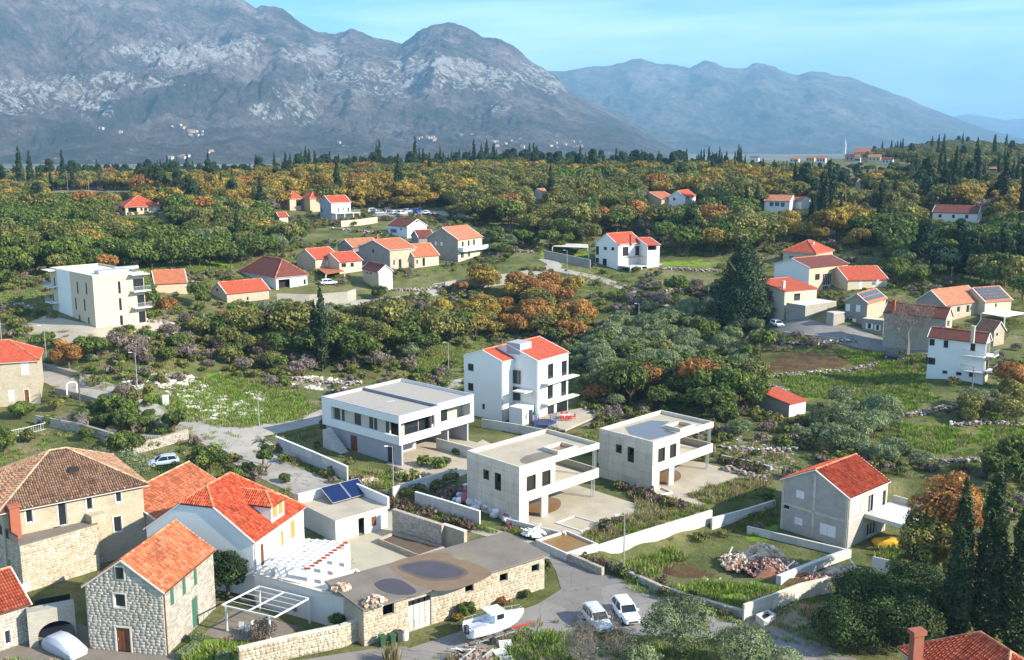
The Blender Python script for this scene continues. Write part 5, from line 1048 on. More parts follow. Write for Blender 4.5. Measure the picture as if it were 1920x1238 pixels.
for k_, spec in {'gold': dict(), 'oliveoak': dict(), 'rust': dict(), 'holm': dict(R=2.7, H=5), 'olive': dict(R=2.5, H=4.2, leaf=.22, n=3200, base=.8), 'pine': dict(R=2.6, H=8, base=1.5, shape='pine', nclump=34, leaf=.3, n=3000),
                 'cypress': dict(R=.95, H=12, base=.3, shape='cypress', nclump=34, leaf=.24, n=2600), 'twig': dict(R=2.2, H=3.6, base=.4, leaf=.2, n=1500)}.items():
    VAR[k_] = [(crown_mesh(f'{k_}_crown', k_, 11*i+hash_, **spec), trunk_mesh('trunk', spec.get('H', 5.5)*(.5 if k_ != 'cypress' else .3), .17, i)) for i, hash_ in enumerate([3, 5, 8])]
HEI = {'gold': 5.5, 'oliveoak': 5.5, 'rust': 5.5, 'holm': 5, 'olive': 4.2, 'pine': 8, 'cypress': 12, 'twig': 3.6}
KN = {'gold': ('golden_oak', 'golden leaved oak'), 'oliveoak': ('turning_oak', 'yellow green oak'), 'rust': ('rust_oak', 'rust orange tree'), 'holm': ('evergreen_oak', 'green leafy evergreen'), 'olive': ('olive_tree', 'silver green olive tree'),
      'pine': ('pine_tree', 'dark green pine'), 'cypress': ('cypress_tree', 'slim dark cypress'), 'twig': ('grey_shrub', 'grey brown half bare shrub')}
# ---------------------------------------------------------------- planting
KEEP = []   # polygons in ground pixels kept free of plants (roads, yards), filled here and used by every scatter
KEEP += [[(70,690),(200,735),(300,772),(370,795),(430,815),(480,850),(530,885),(600,920),(640,935),(700,960),(650,985),(540,915),(440,850),(400,810),(290,790),(200,760),(70,715)],
 [(430,812),(520,797),(600,780),(600,800),(500,820),(470,830)],[(0,950),(700,950),(700,1238),(0,1238)],[(540,900),(900,960),(1060,1050),(1120,1060),(1230,1110),(1200,1190),(1040,1150),(760,1238),(480,1238),(600,1100)],
 [(1180,1100),(1350,1165),(1560,1238),(1420,1238),(1200,1200)],[(590,820),(700,900),(860,850),(860,960),(1060,1040),(1340,1000),(1440,930),(1440,880),(1360,860),(1240,940),(1140,870),(1000,820),(900,800),(700,800)],
 [(900,790),(1110,770),(1110,810),(1000,820)],[(1450,900),(1760,900),(1760,1080),(1560,1110),(1460,1110),(1450,1000)],[(1180,1030),(1460,1000),(1480,1150),(1380,1150),(1180,1090)],[(60,600),(330,600),(330,622),(60,622)],
 [(1440,590),(1720,600),(1740,665),(1640,660),(1460,620)],[(980,470),(1110,480),(1110,512),(930,500)],[(700,392),(830,392),(830,408),(700,408)],[(430,560),(980,500),(980,520),(700,570),(560,575),(440,575)],[(0,750),(130,750),(130,775),(0,790)],
 [(320,325),(560,325),(560,334),(320,336)],[(255,745),(330,720),(600,735),(590,790),(430,805),(330,790)],[(1460,700),(1740,690),(1800,740),(1720,775),(1600,760),(1450,740)],[(1430,660),(1600,660),(1600,700),(1430,700)],
 [(1690,795),(1790,800),(1850,830),(1760,860),(1690,835)],[(1240,485),(1350,485),(1350,530),(1240,560)],[(900,330),(1000,320),(1000,324),(900,335)],[(1830,790),(1920,800),(1920,890),(1850,870)]]
FREE = []
def kept(px, py, extra=()):
    k = np.zeros(np.shape(px), bool)
    for p in KEEP+list(extra): k |= inpoly(px, py, p)
    return k
ZN = [ # name, polygon of tree feet, spacing m, size range, mix
 ('in the dense green wood above the apartment block', [(0,398),(480,398),(560,440),(560,470),(440,505),(60,520),(0,560)], 4.5, (0.71,1.61), dict(holm=.55, twig=.12, oliveoak=.12, rust=.06, olive=.1, gold=.05, cypress=.02)),
 ('in the autumn wood behind the village', [(480,338),(1500,335),(1500,430),(1450,478),(1300,484),(1240,470),(1180,440),(1100,462),(900,425),(820,412),(700,396),(480,400)], 5.3, (0.76,1.9), dict(gold=.27, oliveoak=.36, rust=.06, holm=.2, pine=.04, cypress=.04, twig=.07)),
 ('in the wood round the lone bungalow', [(0,350),(480,345),(480,400),(0,400)], 5.4, (0.76,1.68), dict(gold=.25, oliveoak=.3, rust=.1, holm=.2, twig=.1, cypress=.06, pine=.08)),
 ('on the far ridge before the valley', [(0,334),(500,342),(700,326),(1000,316),(1280,318),(1280,332),(1000,332),(480,346),(0,352)], 7, (0.66,1.68), dict(pine=.3, holm=.45, cypress=.09, oliveoak=.16)),
 ('in the dark belt below the hilltop church', [(1260,312),(1640,322),(1920,345),(1920,385),(1640,362),(1300,342)], 8, (0.43,1.2), dict(pine=.5, cypress=.3, holm=.15, oliveoak=.05)),
 ('in the mixed wood above the right hand cluster', [(1500,345),(1920,365),(1920,450),(1660,440),(1620,470),(1450,450)], 5.4, (0.76,1.83), dict(gold=.25, oliveoak=.28, holm=.22, pine=.1, cypress=.13, twig=.07, rust=.05)),
 ('in the dark wood at the right edge', [(1650,440),(1920,440),(1920,600),(1900,560),(1780,520),(1660,500)], 4.2, (0.85,1.9), dict(pine=.35, holm=.45, olive=.1, oliveoak=.08, cypress=.02)),
 ('on the rough slope below the apartment block', [(20,612),(280,620),(400,625),(600,695),(560,712),(420,690),(250,690),(90,668)], 3.2, (0.33,1.05), dict(holm=.42, twig=.26, rust=.08, oliveoak=.24)),
 ('in the wood below the village centre', [(270,562),(400,565),(470,575),(560,585),(640,560),(740,562),(860,575),(860,655),(760,685),(700,695),(600,700),(500,668),(380,640),(280,622)], 4.7, (0.66,1.68), dict(oliveoak=.4, holm=.34, rust=.03, gold=.14, twig=.08, olive=.04)),
 ('in the bright autumn clump in the centre', [(850,540),(1080,545),(1110,600),(1100,640),(1040,650),(870,640)], 4.6, (.6,1.35), dict(rust=.24, gold=.32, oliveoak=.24, holm=.2)),
 ('in the olive grove right of the centre', [(1080,650),(1170,600),(1330,600),(1430,630),(1450,690),(1300,740),(1090,715)], 4.4, (.6,1.3), dict(olive=.62, holm=.2, oliveoak=.1, twig=.08)),
 ('in the tangled thicket behind the second concrete villa', [(1085,720),(1300,735),(1400,700),(1420,760),(1390,830),(1340,790),(1230,772),(1120,770)], 3.4, (0.47,1.4), dict(holm=.5, oliveoak=.2, rust=.08, olive=.12, twig=.1)),
 ('in the olive rows behind the block house', [(1480,772),(1590,765),(1690,775),(1700,850),(1740,890),(1690,900),(1560,850),(1490,830)], 4.4, (.6,1.15), dict(olive=.9, twig=.1)),
 ('in the scrub below the white three storey house', [(1770,735),(1920,720),(1920,960),(1860,900),(1860,860),(1800,800)], 3.6, (0.38,1.26), dict(holm=.4, olive=.2, oliveoak=.2, twig=.12, rust=.08)),
# (0.66,1.54), dict(holm=.9, pine=.1)),
 ('between the village houses and the white hillside house', [(900,450),(1090,462),(1040,478),(1000,490),(930,490)], 4.7, (0.57,1.33), dict(olive=.7, holm=.3)),
 ('along the lane between the two hamlets', [(1120,560),(1340,540),(1440,560),(1330,600),(1160,600)], 4.4, (0.43,1.26), dict(holm=.3, oliveoak=.25, twig=.3, olive=.15)),
 ('on the slope below the church hill', [(1600,325),(1660,280),(1760,268),(1920,285),(1920,345),(1700,335)], 8, (0.66,1.68), dict(oliveoak=.62, holm=.3, pine=.03, cypress=.05)),
 ('beside the solar roofed houses', [(1690,500),(1780,530),(1700,545),(1660,530)], 3.5, (.6,1.), dict(twig=.5, holm=.3, olive=.2)),
 ('in the gardens by the left lane', [(140,775),(240,770),(330,800),(330,850),(250,860),(150,840)], 3.5, (0.28,0.842), dict(holm=.6, olive=.2, twig=.2)),
 ('above the red soil field', [(1450,640),(1600,640),(1640,670),(1600,665),(1440,665)], 3, (0.28,0.842), dict(twig=.5, holm=.3, olive=.2)),
]
TREES = []
rng = np.random.default_rng(42)
for zi, (zn, poly, sp, (s0, s1), mx_) in enumerate(ZN):
    W_ = np.array([G(*p)[:2] for p in poly]); lo, hi = W_.min(0)-8, W_.max(0)+8
    nx = int((hi[0]-lo[0])/sp)+1; ny = int((hi[1]-lo[1])/sp)+1
    X, Y = np.meshgrid(lo[0]+np.arange(nx)*sp, lo[1]+np.arange(ny)*sp); X = (X+rng.uniform(-.45, .45, X.shape)*sp).ravel(); Y = (Y+rng.uniform(-.45, .45, Y.shape)*sp).ravel()
    ok = Y > 40; X, Y = X[ok], Y[ok]; Z = TZ(X, Y); px, py = proj(X, Y, Z)
    ok = inpoly(px, py, poly) & ~kept(px, py) & clear_of_buildings(X, Y, 1.2); X, Y, Z = X[ok], Y[ok], Z[ok]
    ks = list(mx_); pr = np.array([mx_[k] for k in ks]); pr /= pr.sum()
    # species drift in patches
    nn = [fbm(X*.02+31*i+zi, Y*.02+7*i, 3) for i in range(len(ks))]; sc_ = np.stack([np.log(p)+(n-.5)*5+rng.gumbel(size=len(X))*.55 for p, n in zip(pr, nn)], 0); ch = sc_.argmax(0) if len(X) else []
    for x, y, z, c in zip(X, Y, Z, ch): TREES.append((x, y, z, ks[c], rng.uniform(s0, s1), zi))
# keep houses visible: thin out crowns that would stand in front of them
VIS = [(1480,255,1700,306),(1400,290,1480,302),(1855,305,1870,322),(205,384,305,404),(512,366,668,412),(725,408,800,440),(1104,450,1245,515),(1440,455,1660,600),(1430,372,1515,396),(1745,392,1850,412),(1250,362,1310,378),(60,515,290,618),(395,485,905,560),(1732,630,1875,725),(1570,560,1900,655),(1004,362,1020,372),(1600,345,1616,352),(1425,730,1505,785),(862,665,1090,795),(1455,900,1690,1030),(1216,370,1250,384),(288,525,350,545),(90,345,240,360),(690,390,830,405)]
def hides(x, y, z, h, w):
    a, b = proj(x, y, z+h*1.0); c, d = proj(x, y, z); ww = w*F/y
    for x0, y0, x1, y1 in VIS:
        if a > x0-ww and a < x1+ww and b < y1-3 and d > y1-2 and d < y1+95: return True
    return False
TREES = [t for t in TREES if not hides(t[0], t[1], t[2], HEI[t[3]]*t[4], (1 if t[3] == 'cypress' else 2.2)*t[4])]
def gn_scatter(name, label, pts, rot, scl, idx, meshes, kind='stuff'):
    col = bpy.data.collections.new(name+'_sources')
    for i, me in enumerate(meshes):
        o = bpy.data.objects.new(f'{name}_source_{i:02d}', me); col.objects.link(o)
    me = bpy.data.meshes.new(name); me.vertices.add(len(pts)); me.vertices.foreach_set('co', np.asarray(pts, np.float32).ravel())
    a = me.attributes.new('rot', 'FLOAT', 'POINT'); a.data.foreach_set('value', np.asarray(rot, np.float32)); a = me.attributes.new('scl', 'FLOAT', 'POINT'); a.data.foreach_set('value', np.asarray(scl, np.float32)); a = me.attributes.new('idx', 'INT', 'POINT'); a.data.foreach_set('value', np.asarray(idx, np.int32))
    ng = bpy.data.node_groups.new(name, 'GeometryNodeTree'); ng.interface.new_socket('Geometry', in_out='INPUT', socket_type='NodeSocketGeometry'); ng.interface.new_socket('Geometry', in_out='OUTPUT', socket_type='NodeSocketGeometry')
    gi = ng.nodes.new('NodeGroupInput'); go = ng.nodes.new('NodeGroupOutput'); ip = ng.nodes.new('GeometryNodeInstanceOnPoints'); ci = ng.nodes.new('GeometryNodeCollectionInfo'); ci.inputs['Collection'].default_value = col
    ci.inputs['Separate Children'].default_value = True; ci.inputs['Reset Children'].default_value = True; ip.inputs['Pick Instance'].default_value = True
    def at(n, t): q = ng.nodes.new('GeometryNodeInputNamedAttribute'); q.data_type = t; q.inputs[0].default_value = n; return next(o for o in q.outputs if o.enabled and o.name == 'Attribute')
    cx = ng.nodes.new('ShaderNodeCombineXYZ'); ng.links.new(at('rot', 'FLOAT'), cx.inputs[2]); lk = ng.links.new
    lk(gi.outputs[0], ip.inputs['Points']); lk(ci.outputs[0], ip.inputs['Instance']); lk(at('idx', 'INT'), ip.inputs['Instance Index']); lk(cx.outputs[0], ip.inputs['Rotation']); lk(at('scl', 'FLOAT'), ip.inputs['Scale']); lk(ip.outputs[0], go.inputs[0])
    o = link(name, me); md = o.modifiers.new('scatter', 'NODES'); md.node_group = ng; tag(o, label, kind=kind); return o
def merged(kind, i):
    """crown and trunk as one mesh for copies too small to show their parts"""
    c, t = VAR[kind][i]; bm = bmesh.new(); bm.from_mesh(c); n = len(bm.faces); bm.from_mesh(t)
    bm.faces.ensure_lookup_table()
    for f in bm.faces[n:]: f.material_index = 1
    me = bpy.data.meshes.new(KN[kind][0]); bm.to_mesh(me); bm.free(); me.materials.append(LM[kind]); me.materials.append(M['trunk']); return me
FAR = {k: [merged(k, i) for i in range(3)] for k in VAR}
def plant(kind, x, y, z, s, label, group, var=None, parts=True, sz=1., rot=None):
    i = random.randrange(3) if var is None else var; rot = random.uniform(0, 6.28) if rot is None else rot
    if parts:
        e = empty(KN[kind][0], (x, y, z), rot, label, 'tree', group); e.scale = (s, s, s*sz)
        link('crown', VAR[kind][i][0], e); link('trunk', VAR[kind][i][1], e)
    else:
        e = link(KN[kind][0], FAR[kind][i]); e.location = (x, y, z); e.rotation_euler = (0, 0, rot); e.scale = (s, s, s*sz); tag(e, label, 'tree', group)
    return e
cnt = {}
TREES.sort(key=lambda t: t[1])
rest = {}
for x, y, z, k, s, zi in TREES:
    c = cnt[k] = cnt.get(k, 0)+1
    s0_, s1_ = ZN[zi][3]; q_ = (s-s0_)/(s1_-s0_); szw = 'small' if q_ < .33 else ('large' if q_ > .67 else 'middling'); pxs = [p[0] for p in ZN[zi][1]]; f_ = (float(proj(x, y, z)[0])-min(pxs))/(max(pxs)-min(pxs)); prt = 'left' if f_ < .33 else ('right' if f_ > .67 else 'middle')
    lb_ = f'{szw} {KN[k][1]} {ZN[zi][0]}, {prt} part'
    if len(lb_.split()) > 16: lb_ = f'{szw} {KN[k][1]} {ZN[zi][0]}'
    if c <= 250: plant(k, x, y, z-.1, s, lb_, f'{KN[k][1]}s {ZN[zi][0]}', parts=c <= 60, sz=random.uniform(.85, 1.2))
    else: rest.setdefault(k, []).append((x, y, z, s))
NM = {'gold': 'golden_woodland', 'oliveoak': 'turning_woodland', 'rust': 'rust_woodland', 'holm': 'evergreen_woodland', 'olive': 'olive_woodland', 'pine': 'pine_woodland', 'cypress': 'cypress_woodland', 'twig': 'grey_thicket'}
for k, v in rest.items():
    v = np.array(v); gn_scatter(NM[k], f'farther {KN[k][1]}s running together over the wooded slopes', v[:, :3]-[0, 0, .1], rng.uniform(0, 6.28, len(v)), v[:, 3], rng.integers(0, 3, len(v)), FAR[k])
print('TREES', {k: (cnt[k]) for k in cnt})
# ---------------------------------------------------------------- single trees that stand out
def single(kind, px, py, s, label, sz=1., var=0, rot=0): 
    g = G(px, py); return plant(kind, *g, s, label, None, var, True, sz, rot)
_big = crown_mesh('conifer_crown', 'pine', 77, R=8.8, H=22.5, base=.6, nclump=110, n=26000, leaf=.4, shape='cone'); g = G(1391, 612)
e = empty('conifer_tree', g, 0, 'huge broad dark conifer standing alone beside the right hand cluster', 'tree'); link('crown', _big, e); link('trunk', trunk_mesh('trunk', 20, .5, 4), e)
for (bx, by, ty, s, lb) in [(604,697,536,1.15,'tall narrow cypress in front of the village centre'),(592,690,562,1.0,'shorter cypress touching the tall one in front of the village'),(1788,1215,895,1.35,'first big cypress from the left in the lower right corner'),(1846,1215,862,1.7,'tallest and widest cypress in the lower right corner'),(1900,1235,930,1.6,'cypress cut by the right edge of the lower right corner'),
    (1084,392,335,.8,'cypress sticking out of the golden wood above the centre'),(1060,414,388,.6,'small cypress left of the one above the golden wood'),(1418,405,342,1.,'tallest cypress left of the blue shuttered house'),(1398,402,345,.9,'thinner cypress beside the tallest one near the blue shuttered house'),(404,350,305,.8,'lone cypress on the ridge above the bungalow'),(436,356,315,.8,'cypress on the ridge just right of the lone one'),(470,348,305,.8,'left cypress of a pair on the ridge'),(478,352,312,.8,'right cypress of a pair on the ridge'),(505,362,318,.8,'cypress on the ridge above the peach houses'),(594,352,306,.8,'cypress on the ridge above the white gabled house'),(621,345,303,.8,'most distant cypress on the ridge above the white gabled house'),
    (787,362,326,.8,'cypress in the wood above the parked cars'),(903,356,325,.8,'cypress in the wood above the balcony house'),(447,472,385,.9,'cypress in the green wood left of the village centre'),(1665,470,415,1.,'cypress in the dark wood above the low red roofed house'),(1875,520,420,1.3,'large cypress at the edge of the dark wood on the right'),(1905,500,410,1.3,'cypress cut by the right edge in the dark wood')]:
    g = G(bx, by); hh = zat(g[0], g[1], ty)-g[2]; sz = hh/12; i = random.randrange(3)
    if by > 1200:
        e = empty('cypress_tree', g, 0, lb, 'tree'); mc = crown_mesh('cypress_crown', 'cypress', bx, R=1.15*s/1.4, H=hh, base=.2, nclump=70, n=15000, leaf=.17, shape='cypress'); link('crown', mc, e); link('trunk', trunk_mesh('trunk', 4, .25, 2), e)
    else: e = plant('cypress', *g, 1, lb, None, i); e.scale = (s*1.15, s*1.15, sz)
# large near crowns with finer leaves
def hero(kind, px, py, R_, H_, label, name=None, seed=1, n=12000, leaf=.16, base=.5, ncl=50, cat='tree', th=None, zb=None):
    g = G(px, py) if zb is None else atz(px, py, zb); e = empty(name or KN[kind][0], g, seed, label, cat); link('crown', crown_mesh(name or kind, kind, seed, R=R_, H=H_, base=base, nclump=ncl, n=n, leaf=leaf), e); link('trunk', trunk_mesh('trunk', H_*(th or .5), .16+R_*.03, seed), e); return e
hero('olive', 1268, 1232, 3.4, 5.6, 'large olive tree right of the two white cars', seed=21, n=16000, leaf=.15)
hero('olive', 1395, 1262, 3.0, 4.4, 'olive tree at the bottom edge beside the blue grey lane', seed=22, n=13000, leaf=.15)
hero('olive', 1200, 1285, 2.0, 3.6, 'small olive tree at the bottom edge below the bare bush', seed=23, n=8000, leaf=.14)
hero('olive', 1465, 1290, 2.4, 3.2, 'low olive tree at the bottom edge, right of the other olives', seed=24, n=8000, leaf=.14)
hero('bay', 428, 1118, 2.5, 4.9, 'dark round bay tree between the cottage and the white house', 'bay_tree', 25, 14000, .13, .2)
hero('olive', 172, 900, 3.4, 4.6, 'dark olive green bush behind the mansion roof, left of two', 'bush_tree', 26, 13000, .16, .1)
hero('olive', 235, 915, 3.6, 5.0, 'broad olive green bush behind the mansion roof, right of two', 'bush_tree', 27, 14000, .16, .1)
hero('holm', 388, 892, 2.6, 4.6, 'loose leafy tree beside the car with its boot open', 'garden_tree', 28, 7000, .17, .8, 26)
hero('holm', 500, 893, 1.5, 4.4, 'small tree with drooping fronds by the lane behind the red dormer roof', 'garden_tree', 29, 4000, .16, 1.6, 16)
hero('rust', 1772, 1075, 3.6, 11.5, 'tall copper brown tree between the block house and the cypresses', 'copper_tree', 30, 15000, .2, 3, 60)
hero('oliveoak', 1735, 1095, 3.2, 8.0, 'yellow green tree in front of the porch of the block house', 'garden_tree', 31, 9000, .2, 1.6, 34)
hero('gold', 1800, 1120, 2.8, 7.0, 'dull golden tree half behind the first big cypress', 'garden_tree', 33, 8000, .2, 1.2, 34)
hero('bay', 1640, 1180, 4.2, 5.6, 'large dark evergreen mass left of the big cypresses', 'evergreen_oak', 34, 26000, .13, .1, 70)
hero('bay', 1690, 1215, 3.6, 5.0, 'dark evergreen between the mass and the red chimney', 'evergreen_oak', 55, 22000, .13, .1, 60)
hero('bay', 1610, 1135, 2.6, 3.2, 'dark evergreen touching the dappled concrete wall', 'evergreen_oak', 56, 14000, .12, .1, 44)
hero('oliveoak', 1700, 1110, 2.2, 4.2, 'yellowish shrub tree against the yard wall of the block house', 'garden_tree', 57, 9000, .13, .3, 40)
hero('bay', 1725, 1165, 3.8, 6.0, 'dark evergreen standing against the first big cypress', 'evergreen_oak', 35, 24000, .13, .1, 64)
hero('bay', 1590, 1215, 3.4, 4.2, 'dark evergreen at the bend of the blue grey lane', 'evergreen_oak', 36, 20000, .13, .1, 56)
hero('rust', 130, 690, 3.0, 5.4, 'rust orange tree at the roadside above the left house', 'rust_tree', 37, 7000, .2, .6, 30)
hero('rust', 1895, 735, 2.9, 5.6, 'bright orange tree beside the white three storey house', 'rust_tree', 38, 8000, .2, .8, 30)
hero('rust', 1266, 702, 1.7, 3.2, 'small red orange tree below the olive grove', 'rust_tree', 39, 5000, .15, .3, 20)
hero('holm', 1022, 1085, .8, 2.6, 'narrow bush at the right end of the stone garage', 'bush', 40, 4000, .1, .1, 14, 'bush')
hero('holm', 872, 1158, 1.0, 1.8, 'dark bush against the stone garage wall', 'bush', 41, 4000, .1, .05, 14, 'bush')
hero('holm', 712, 562, 2.3, 3.6, 'round green bush in front of the small gabled house', 'bush', 42, 5000, .16, .1, 20, 'bush')
hero('holm', 40, 785, 2.0, 3.0, 'round garden bush in front of the left roadside house', 'bush', 43, 6000, .14, .1, 22, 'bush')
hero('oliveoak', 105, 770, 1.3, 2.2, 'small yellow green shrub by the left gateway', 'bush', 44, 4000, .13, .1, 16, 'bush')
hero('gold', 228, 455, 5, 7, 'spreading golden tree below the bungalow', 'golden_oak', 45, 8000, .25, 1, 30)
hero('rust', 345, 372, 4.5, 8, 'glowing orange tree right of the bungalow', 'rust_tree', 46, 8000, .27, 1, 30)
hero('gold', 905, 605, 3.9, 6.8, 'big golden orange tree at the left of the centre clump', 'golden_oak', 47, 12000, .24, 1, 44)
hero('rust', 1005, 625, 4.0, 6.6, 'big brown orange tree in the middle of the centre clump', 'rust_tree', 48, 12000, .24, 1, 44)
hero('rust', 1090, 615, 3.9, 6.6, 'bright orange tree at the right of the centre clump', 'rust_tree', 49, 12000, .24, 1, 44)
hero('oliveoak', 700, 668, 4.0, 8.5, 'yellow green tree left of the gap behind the flat modern house', 'turning_oak', 50, 10000, .22, 1, 40)
hero('oliveoak', 460, 640, 4.2, 7.5, 'large yellow green tree below the mossy red shed', 'turning_oak', 51, 10000, .22, .6, 40)
hero('holm', 8, 850, 2.2, 4.5, 'dark green shrub cut by the left edge above the mansion', 'bush', 52, 6000, .14, .1, 22, 'bush')
hero('pine', 1785, 512, 3.6, 8.5, 'broad green pine behind the solar roofed houses', 'pine_tree', 53, 9000, .25, .6, 34)
hero('pine', 1352, 398, 4.4, 10, 'dark pine in the golden wood left of the tallest cypress', 'pine_tree', 54, 9000, .28, .6, 34)
def bare(px, py, h, label, seed, depth=6, r=.18, spread=.55, name='bare_tree'):
    r *= 1.5
    e = link(name, bare_mesh(name, h, seed, depth, r, spread)); e.location = G(px, py); tag(e, label, 'tree')
    if seed in (3, 8, 12, 14): link('twigs', crown_mesh('twigs', 'twig', 200+seed, R=h*.42, H=h*.98, base=h*.25, nclump=44, n=9000 if seed == 3 else 4200, leaf=.085 if seed == 3 else .05), e)
bare(1702, 668, 12.5, 'large leafless grey tree in front of the long stone house', 3, 7, .3, .5)
bare(1118, 1236, 5.2, 'leafless brown grey tree in front of the two white cars', 8, 7, .1, .62)
bare(1085, 1262, 4.4, 'leafless thorny bush left of the bare tree by the cars', 12, 7, .08, .7, 'bare_bush')
bare(1160, 1262, 4.2, 'leafless bush right of the bare tree by the cars', 14, 7, .08, .7, 'bare_bush')
bare(165, 812, 5.2, 'leafless garden tree left of the mansion bushes', 5, 6, .12, .55)
bare(115, 802, 3.8, 'leafless pinkish garden tree near the white railing', 6, 6, .1, .55)
bare(250, 815, 3.6, 'twisted white limbed fig tree above the stone wall', 9, 5, .12, .8)
bare(205, 822, 3.2, 'small twisted fig tree left of the white limbed fig', 19, 5, .1, .8)
bare(652, 1068, 2.6, 'small leafless tree in the white planter', 16, 5, .1, .6)
def palm(px, py, h, label, seed):
    g = G(px, py); e = empty('palm_tree', g, 0, label, 'tree'); rg = random.Random(seed); mb = MB(); p = Vector((0, 0, -.2))
    for i in range(6): q = Vector((math.sin(i*.5)*.06, 0, h*(i+1)/6)); mb.bar(p, q, .15, 7, .13); p = q
    mb.build('trunk', M['trunk'], e)
    for k in range(26):
        th = k*2.4; up = rg.uniform(-.2, 1.1); a = Vector(p); d = Vector((math.cos(th), math.sin(th), up)).normalized(); q = MB(); s = d.cross(Vector((0, 0, 1))).normalized()
        for i in range(7):
            b = a+d*.24; w0 = .06+.2*math.sin(PI*(i+.6)/8)
            for sd in (-1, 1):
                q.cur = rg.random()
                for j in range(2):
                    m0 = a.lerp(b, j/2); q.poly([m0, m0+d*.06, m0+s*sd*w0*1.6+d*.12-Vector((0, 0, .06))])
            q.bar(a, b, .02, 3); a = b; d = (d+Vector((0, 0, -.16))).normalized()
        q.build('frond', LM['palm'], e)
palm(150, 762, 5.2, 'slim palm tree in the garden of the left roadside house', 1)
palm(494, 872, 3.4, 'short palm tree beside the lane behind the red dormer roof', 2)
palm(222, 790, 1.6, 'low palm tree in the garden by the bend of the road', 3)
# ---------------------------------------------------------------- undergrowth, grass and loose stones (uncountable)
def sample(n, y0, y1, poly=None, dens=None, seed=0, extra=0.5, keep=True, a0=-.56, a1=.56):
    r = np.random.default_rng(seed); Y = np.sqrt(r.uniform(y0**2, y1**2, n)); X = r.uniform(a0, a1, n)*Y; Z = TZ(X, Y); px, py = proj(X, Y, Z); ok = clear_of_buildings(X, Y, extra)
    if poly is not None:
        o = np.zeros(n, bool)
        for p in poly: o |= inpoly(px, py, p)
        ok &= o
    if keep: ok &= ~kept(px, py)
    if dens is not None: ok &= r.uniform(size=n) < dens(X, Y, px, py)
    return X[ok], Y[ok], Z[ok], r
shrubs = [crown_mesh('low_shrub', k, 60+i, R=1.1, H=1.3, base=-.1, nclump=14, n=520, leaf=.16) for i, k in enumerate(['holm', 'oliveoak', 'twig', 'oliveoak', 'holm', 'olive'])]
allgrass = GRASS
X, Y, Z, r = sample(26000, 70, 430, None, lambda x, y, px, py: np.clip((fbm(x*.06, y*.06, 4)-.42)*5, .08, .9)*(y > 100), 5, .8)
gk = np.zeros(len(X), bool); qx, qy = proj(X, Y, Z)
for p in GRASS+SOIL: gk |= inpoly(qx, qy, p)
ok = ~gk | (r.uniform(size=len(X)) < .08); X, Y, Z = X[ok], Y[ok], Z[ok]
gn_scatter('undergrowth', 'low scrub and brambles covering the rough ground', np.stack([X, Y, Z], 1), r.uniform(0, 6.28, len(X)), r.uniform(.45, 1.35, len(X)), (fbm(X*.05, Y*.05, 3)*3.2+r.uniform(0, 3.6, len(X))).astype(int) % 6, shrubs)
tufts = [tuft_mesh('grass_tuft', 'grass', 1), tuft_mesh('grass_tuft', 'grass', 2), tuft_mesh('grass_tuft', 'grass', 3, 34, .35, .6), tuft_mesh('grass_tuft', 'dry', 4), tuft_mesh('grass_tuft', 'dry', 5, 40, .9, .6)]
X, Y, Z, r = sample(90000, 70, 260, GRASS, None, 6, .1, False)
gn_scatter('meadow_grass', 'bright green grass growing on the open plots', np.stack([X, Y, Z], 1), r.uniform(0, 6.28, len(X)), r.uniform(.6, 1.5, len(X)), np.where(r.uniform(size=len(X)) < .85, r.integers(0, 3, len(X)), 3), tufts)
X, Y, Z, r = sample(60000, 60, 300, None, lambda x, y, px, py: np.clip((fbm(x*.09+9, y*.09, 4)-.4)*4, .02, .9), 8, .3)
gn_scatter('rough_grass', 'rough green and straw coloured grass between the shrubs', np.stack([X, Y, Z], 1), r.uniform(0, 6.28, len(X)), r.uniform(.4, 1.0, len(X)), r.choice([0, 1, 2, 0, 1, 3, 4], len(X)), tufts)
# overgrown garden plots of the villas and the strip by the modern house
PLOT = [[(1100,1035),(1172,1005),(1262,975),(1330,957),(1200,925),(1150,905),(1190,935),(1200,960),(1130,985),(1090,1010)],[(1330,945),(1440,930),(1440,895),(1380,900),(1290,930)],[(905,800),(985,815),(940,822),(905,815)],[(655,880),(720,890),(745,920),(665,915)],[(960,985),(1040,1010),(1020,1015),(950,995)],[(720,935),(800,945),(900,985),(930,1000),(860,985),(740,950)],
 [(1340,985),(1450,960),(1455,985),(1400,990)],[(1090,1050),(1160,1060),(1240,1110),(1190,1090),(1100,1060)],[(1250,1115),(1380,1150),(1380,1170),(1270,1140)],[(540,860),(600,880),(660,915),(620,900),(540,870)]]
X, Y, Z, r = sample(60000, 80, 150, PLOT, None, 9, .1, False)
gn_scatter('weeds', 'tall weeds and straw grass in the unfinished villa gardens', np.stack([X, Y, Z], 1), r.uniform(0, 6.28, len(X)), r.uniform(.5, 1.1, len(X)), r.choice([0, 1, 2, 0, 1, 3, 3, 4], len(X)), tufts)
BR = [[(1150,895),(1215,925),(1300,955),(1240,955),(1165,925)],[(1350,868),(1440,900),(1440,885),(1380,862)],[(1110,1010),(1165,985),(1150,975),(1100,1000)],[(1090,1050),(1180,1075),(1260,1110),(1230,1105),(1100,1062)],[(1240,1110),(1400,1160),(1390,1172),(1250,1128)],[(735,945),(900,990),(890,1000),(730,958)]]
X, Y, Z, r = sample(40000, 80, 150, BR, None, 10, .1, False); X, Y, Z = X[::3], Y[::3], Z[::3]
bsh = [crown_mesh('brush_clump', k, 90+i, R=.6, H=.9, base=-.05, nclump=9, n=260, leaf=.1) for i, k in enumerate(['brush', 'twig', 'brush', 'holm'])]
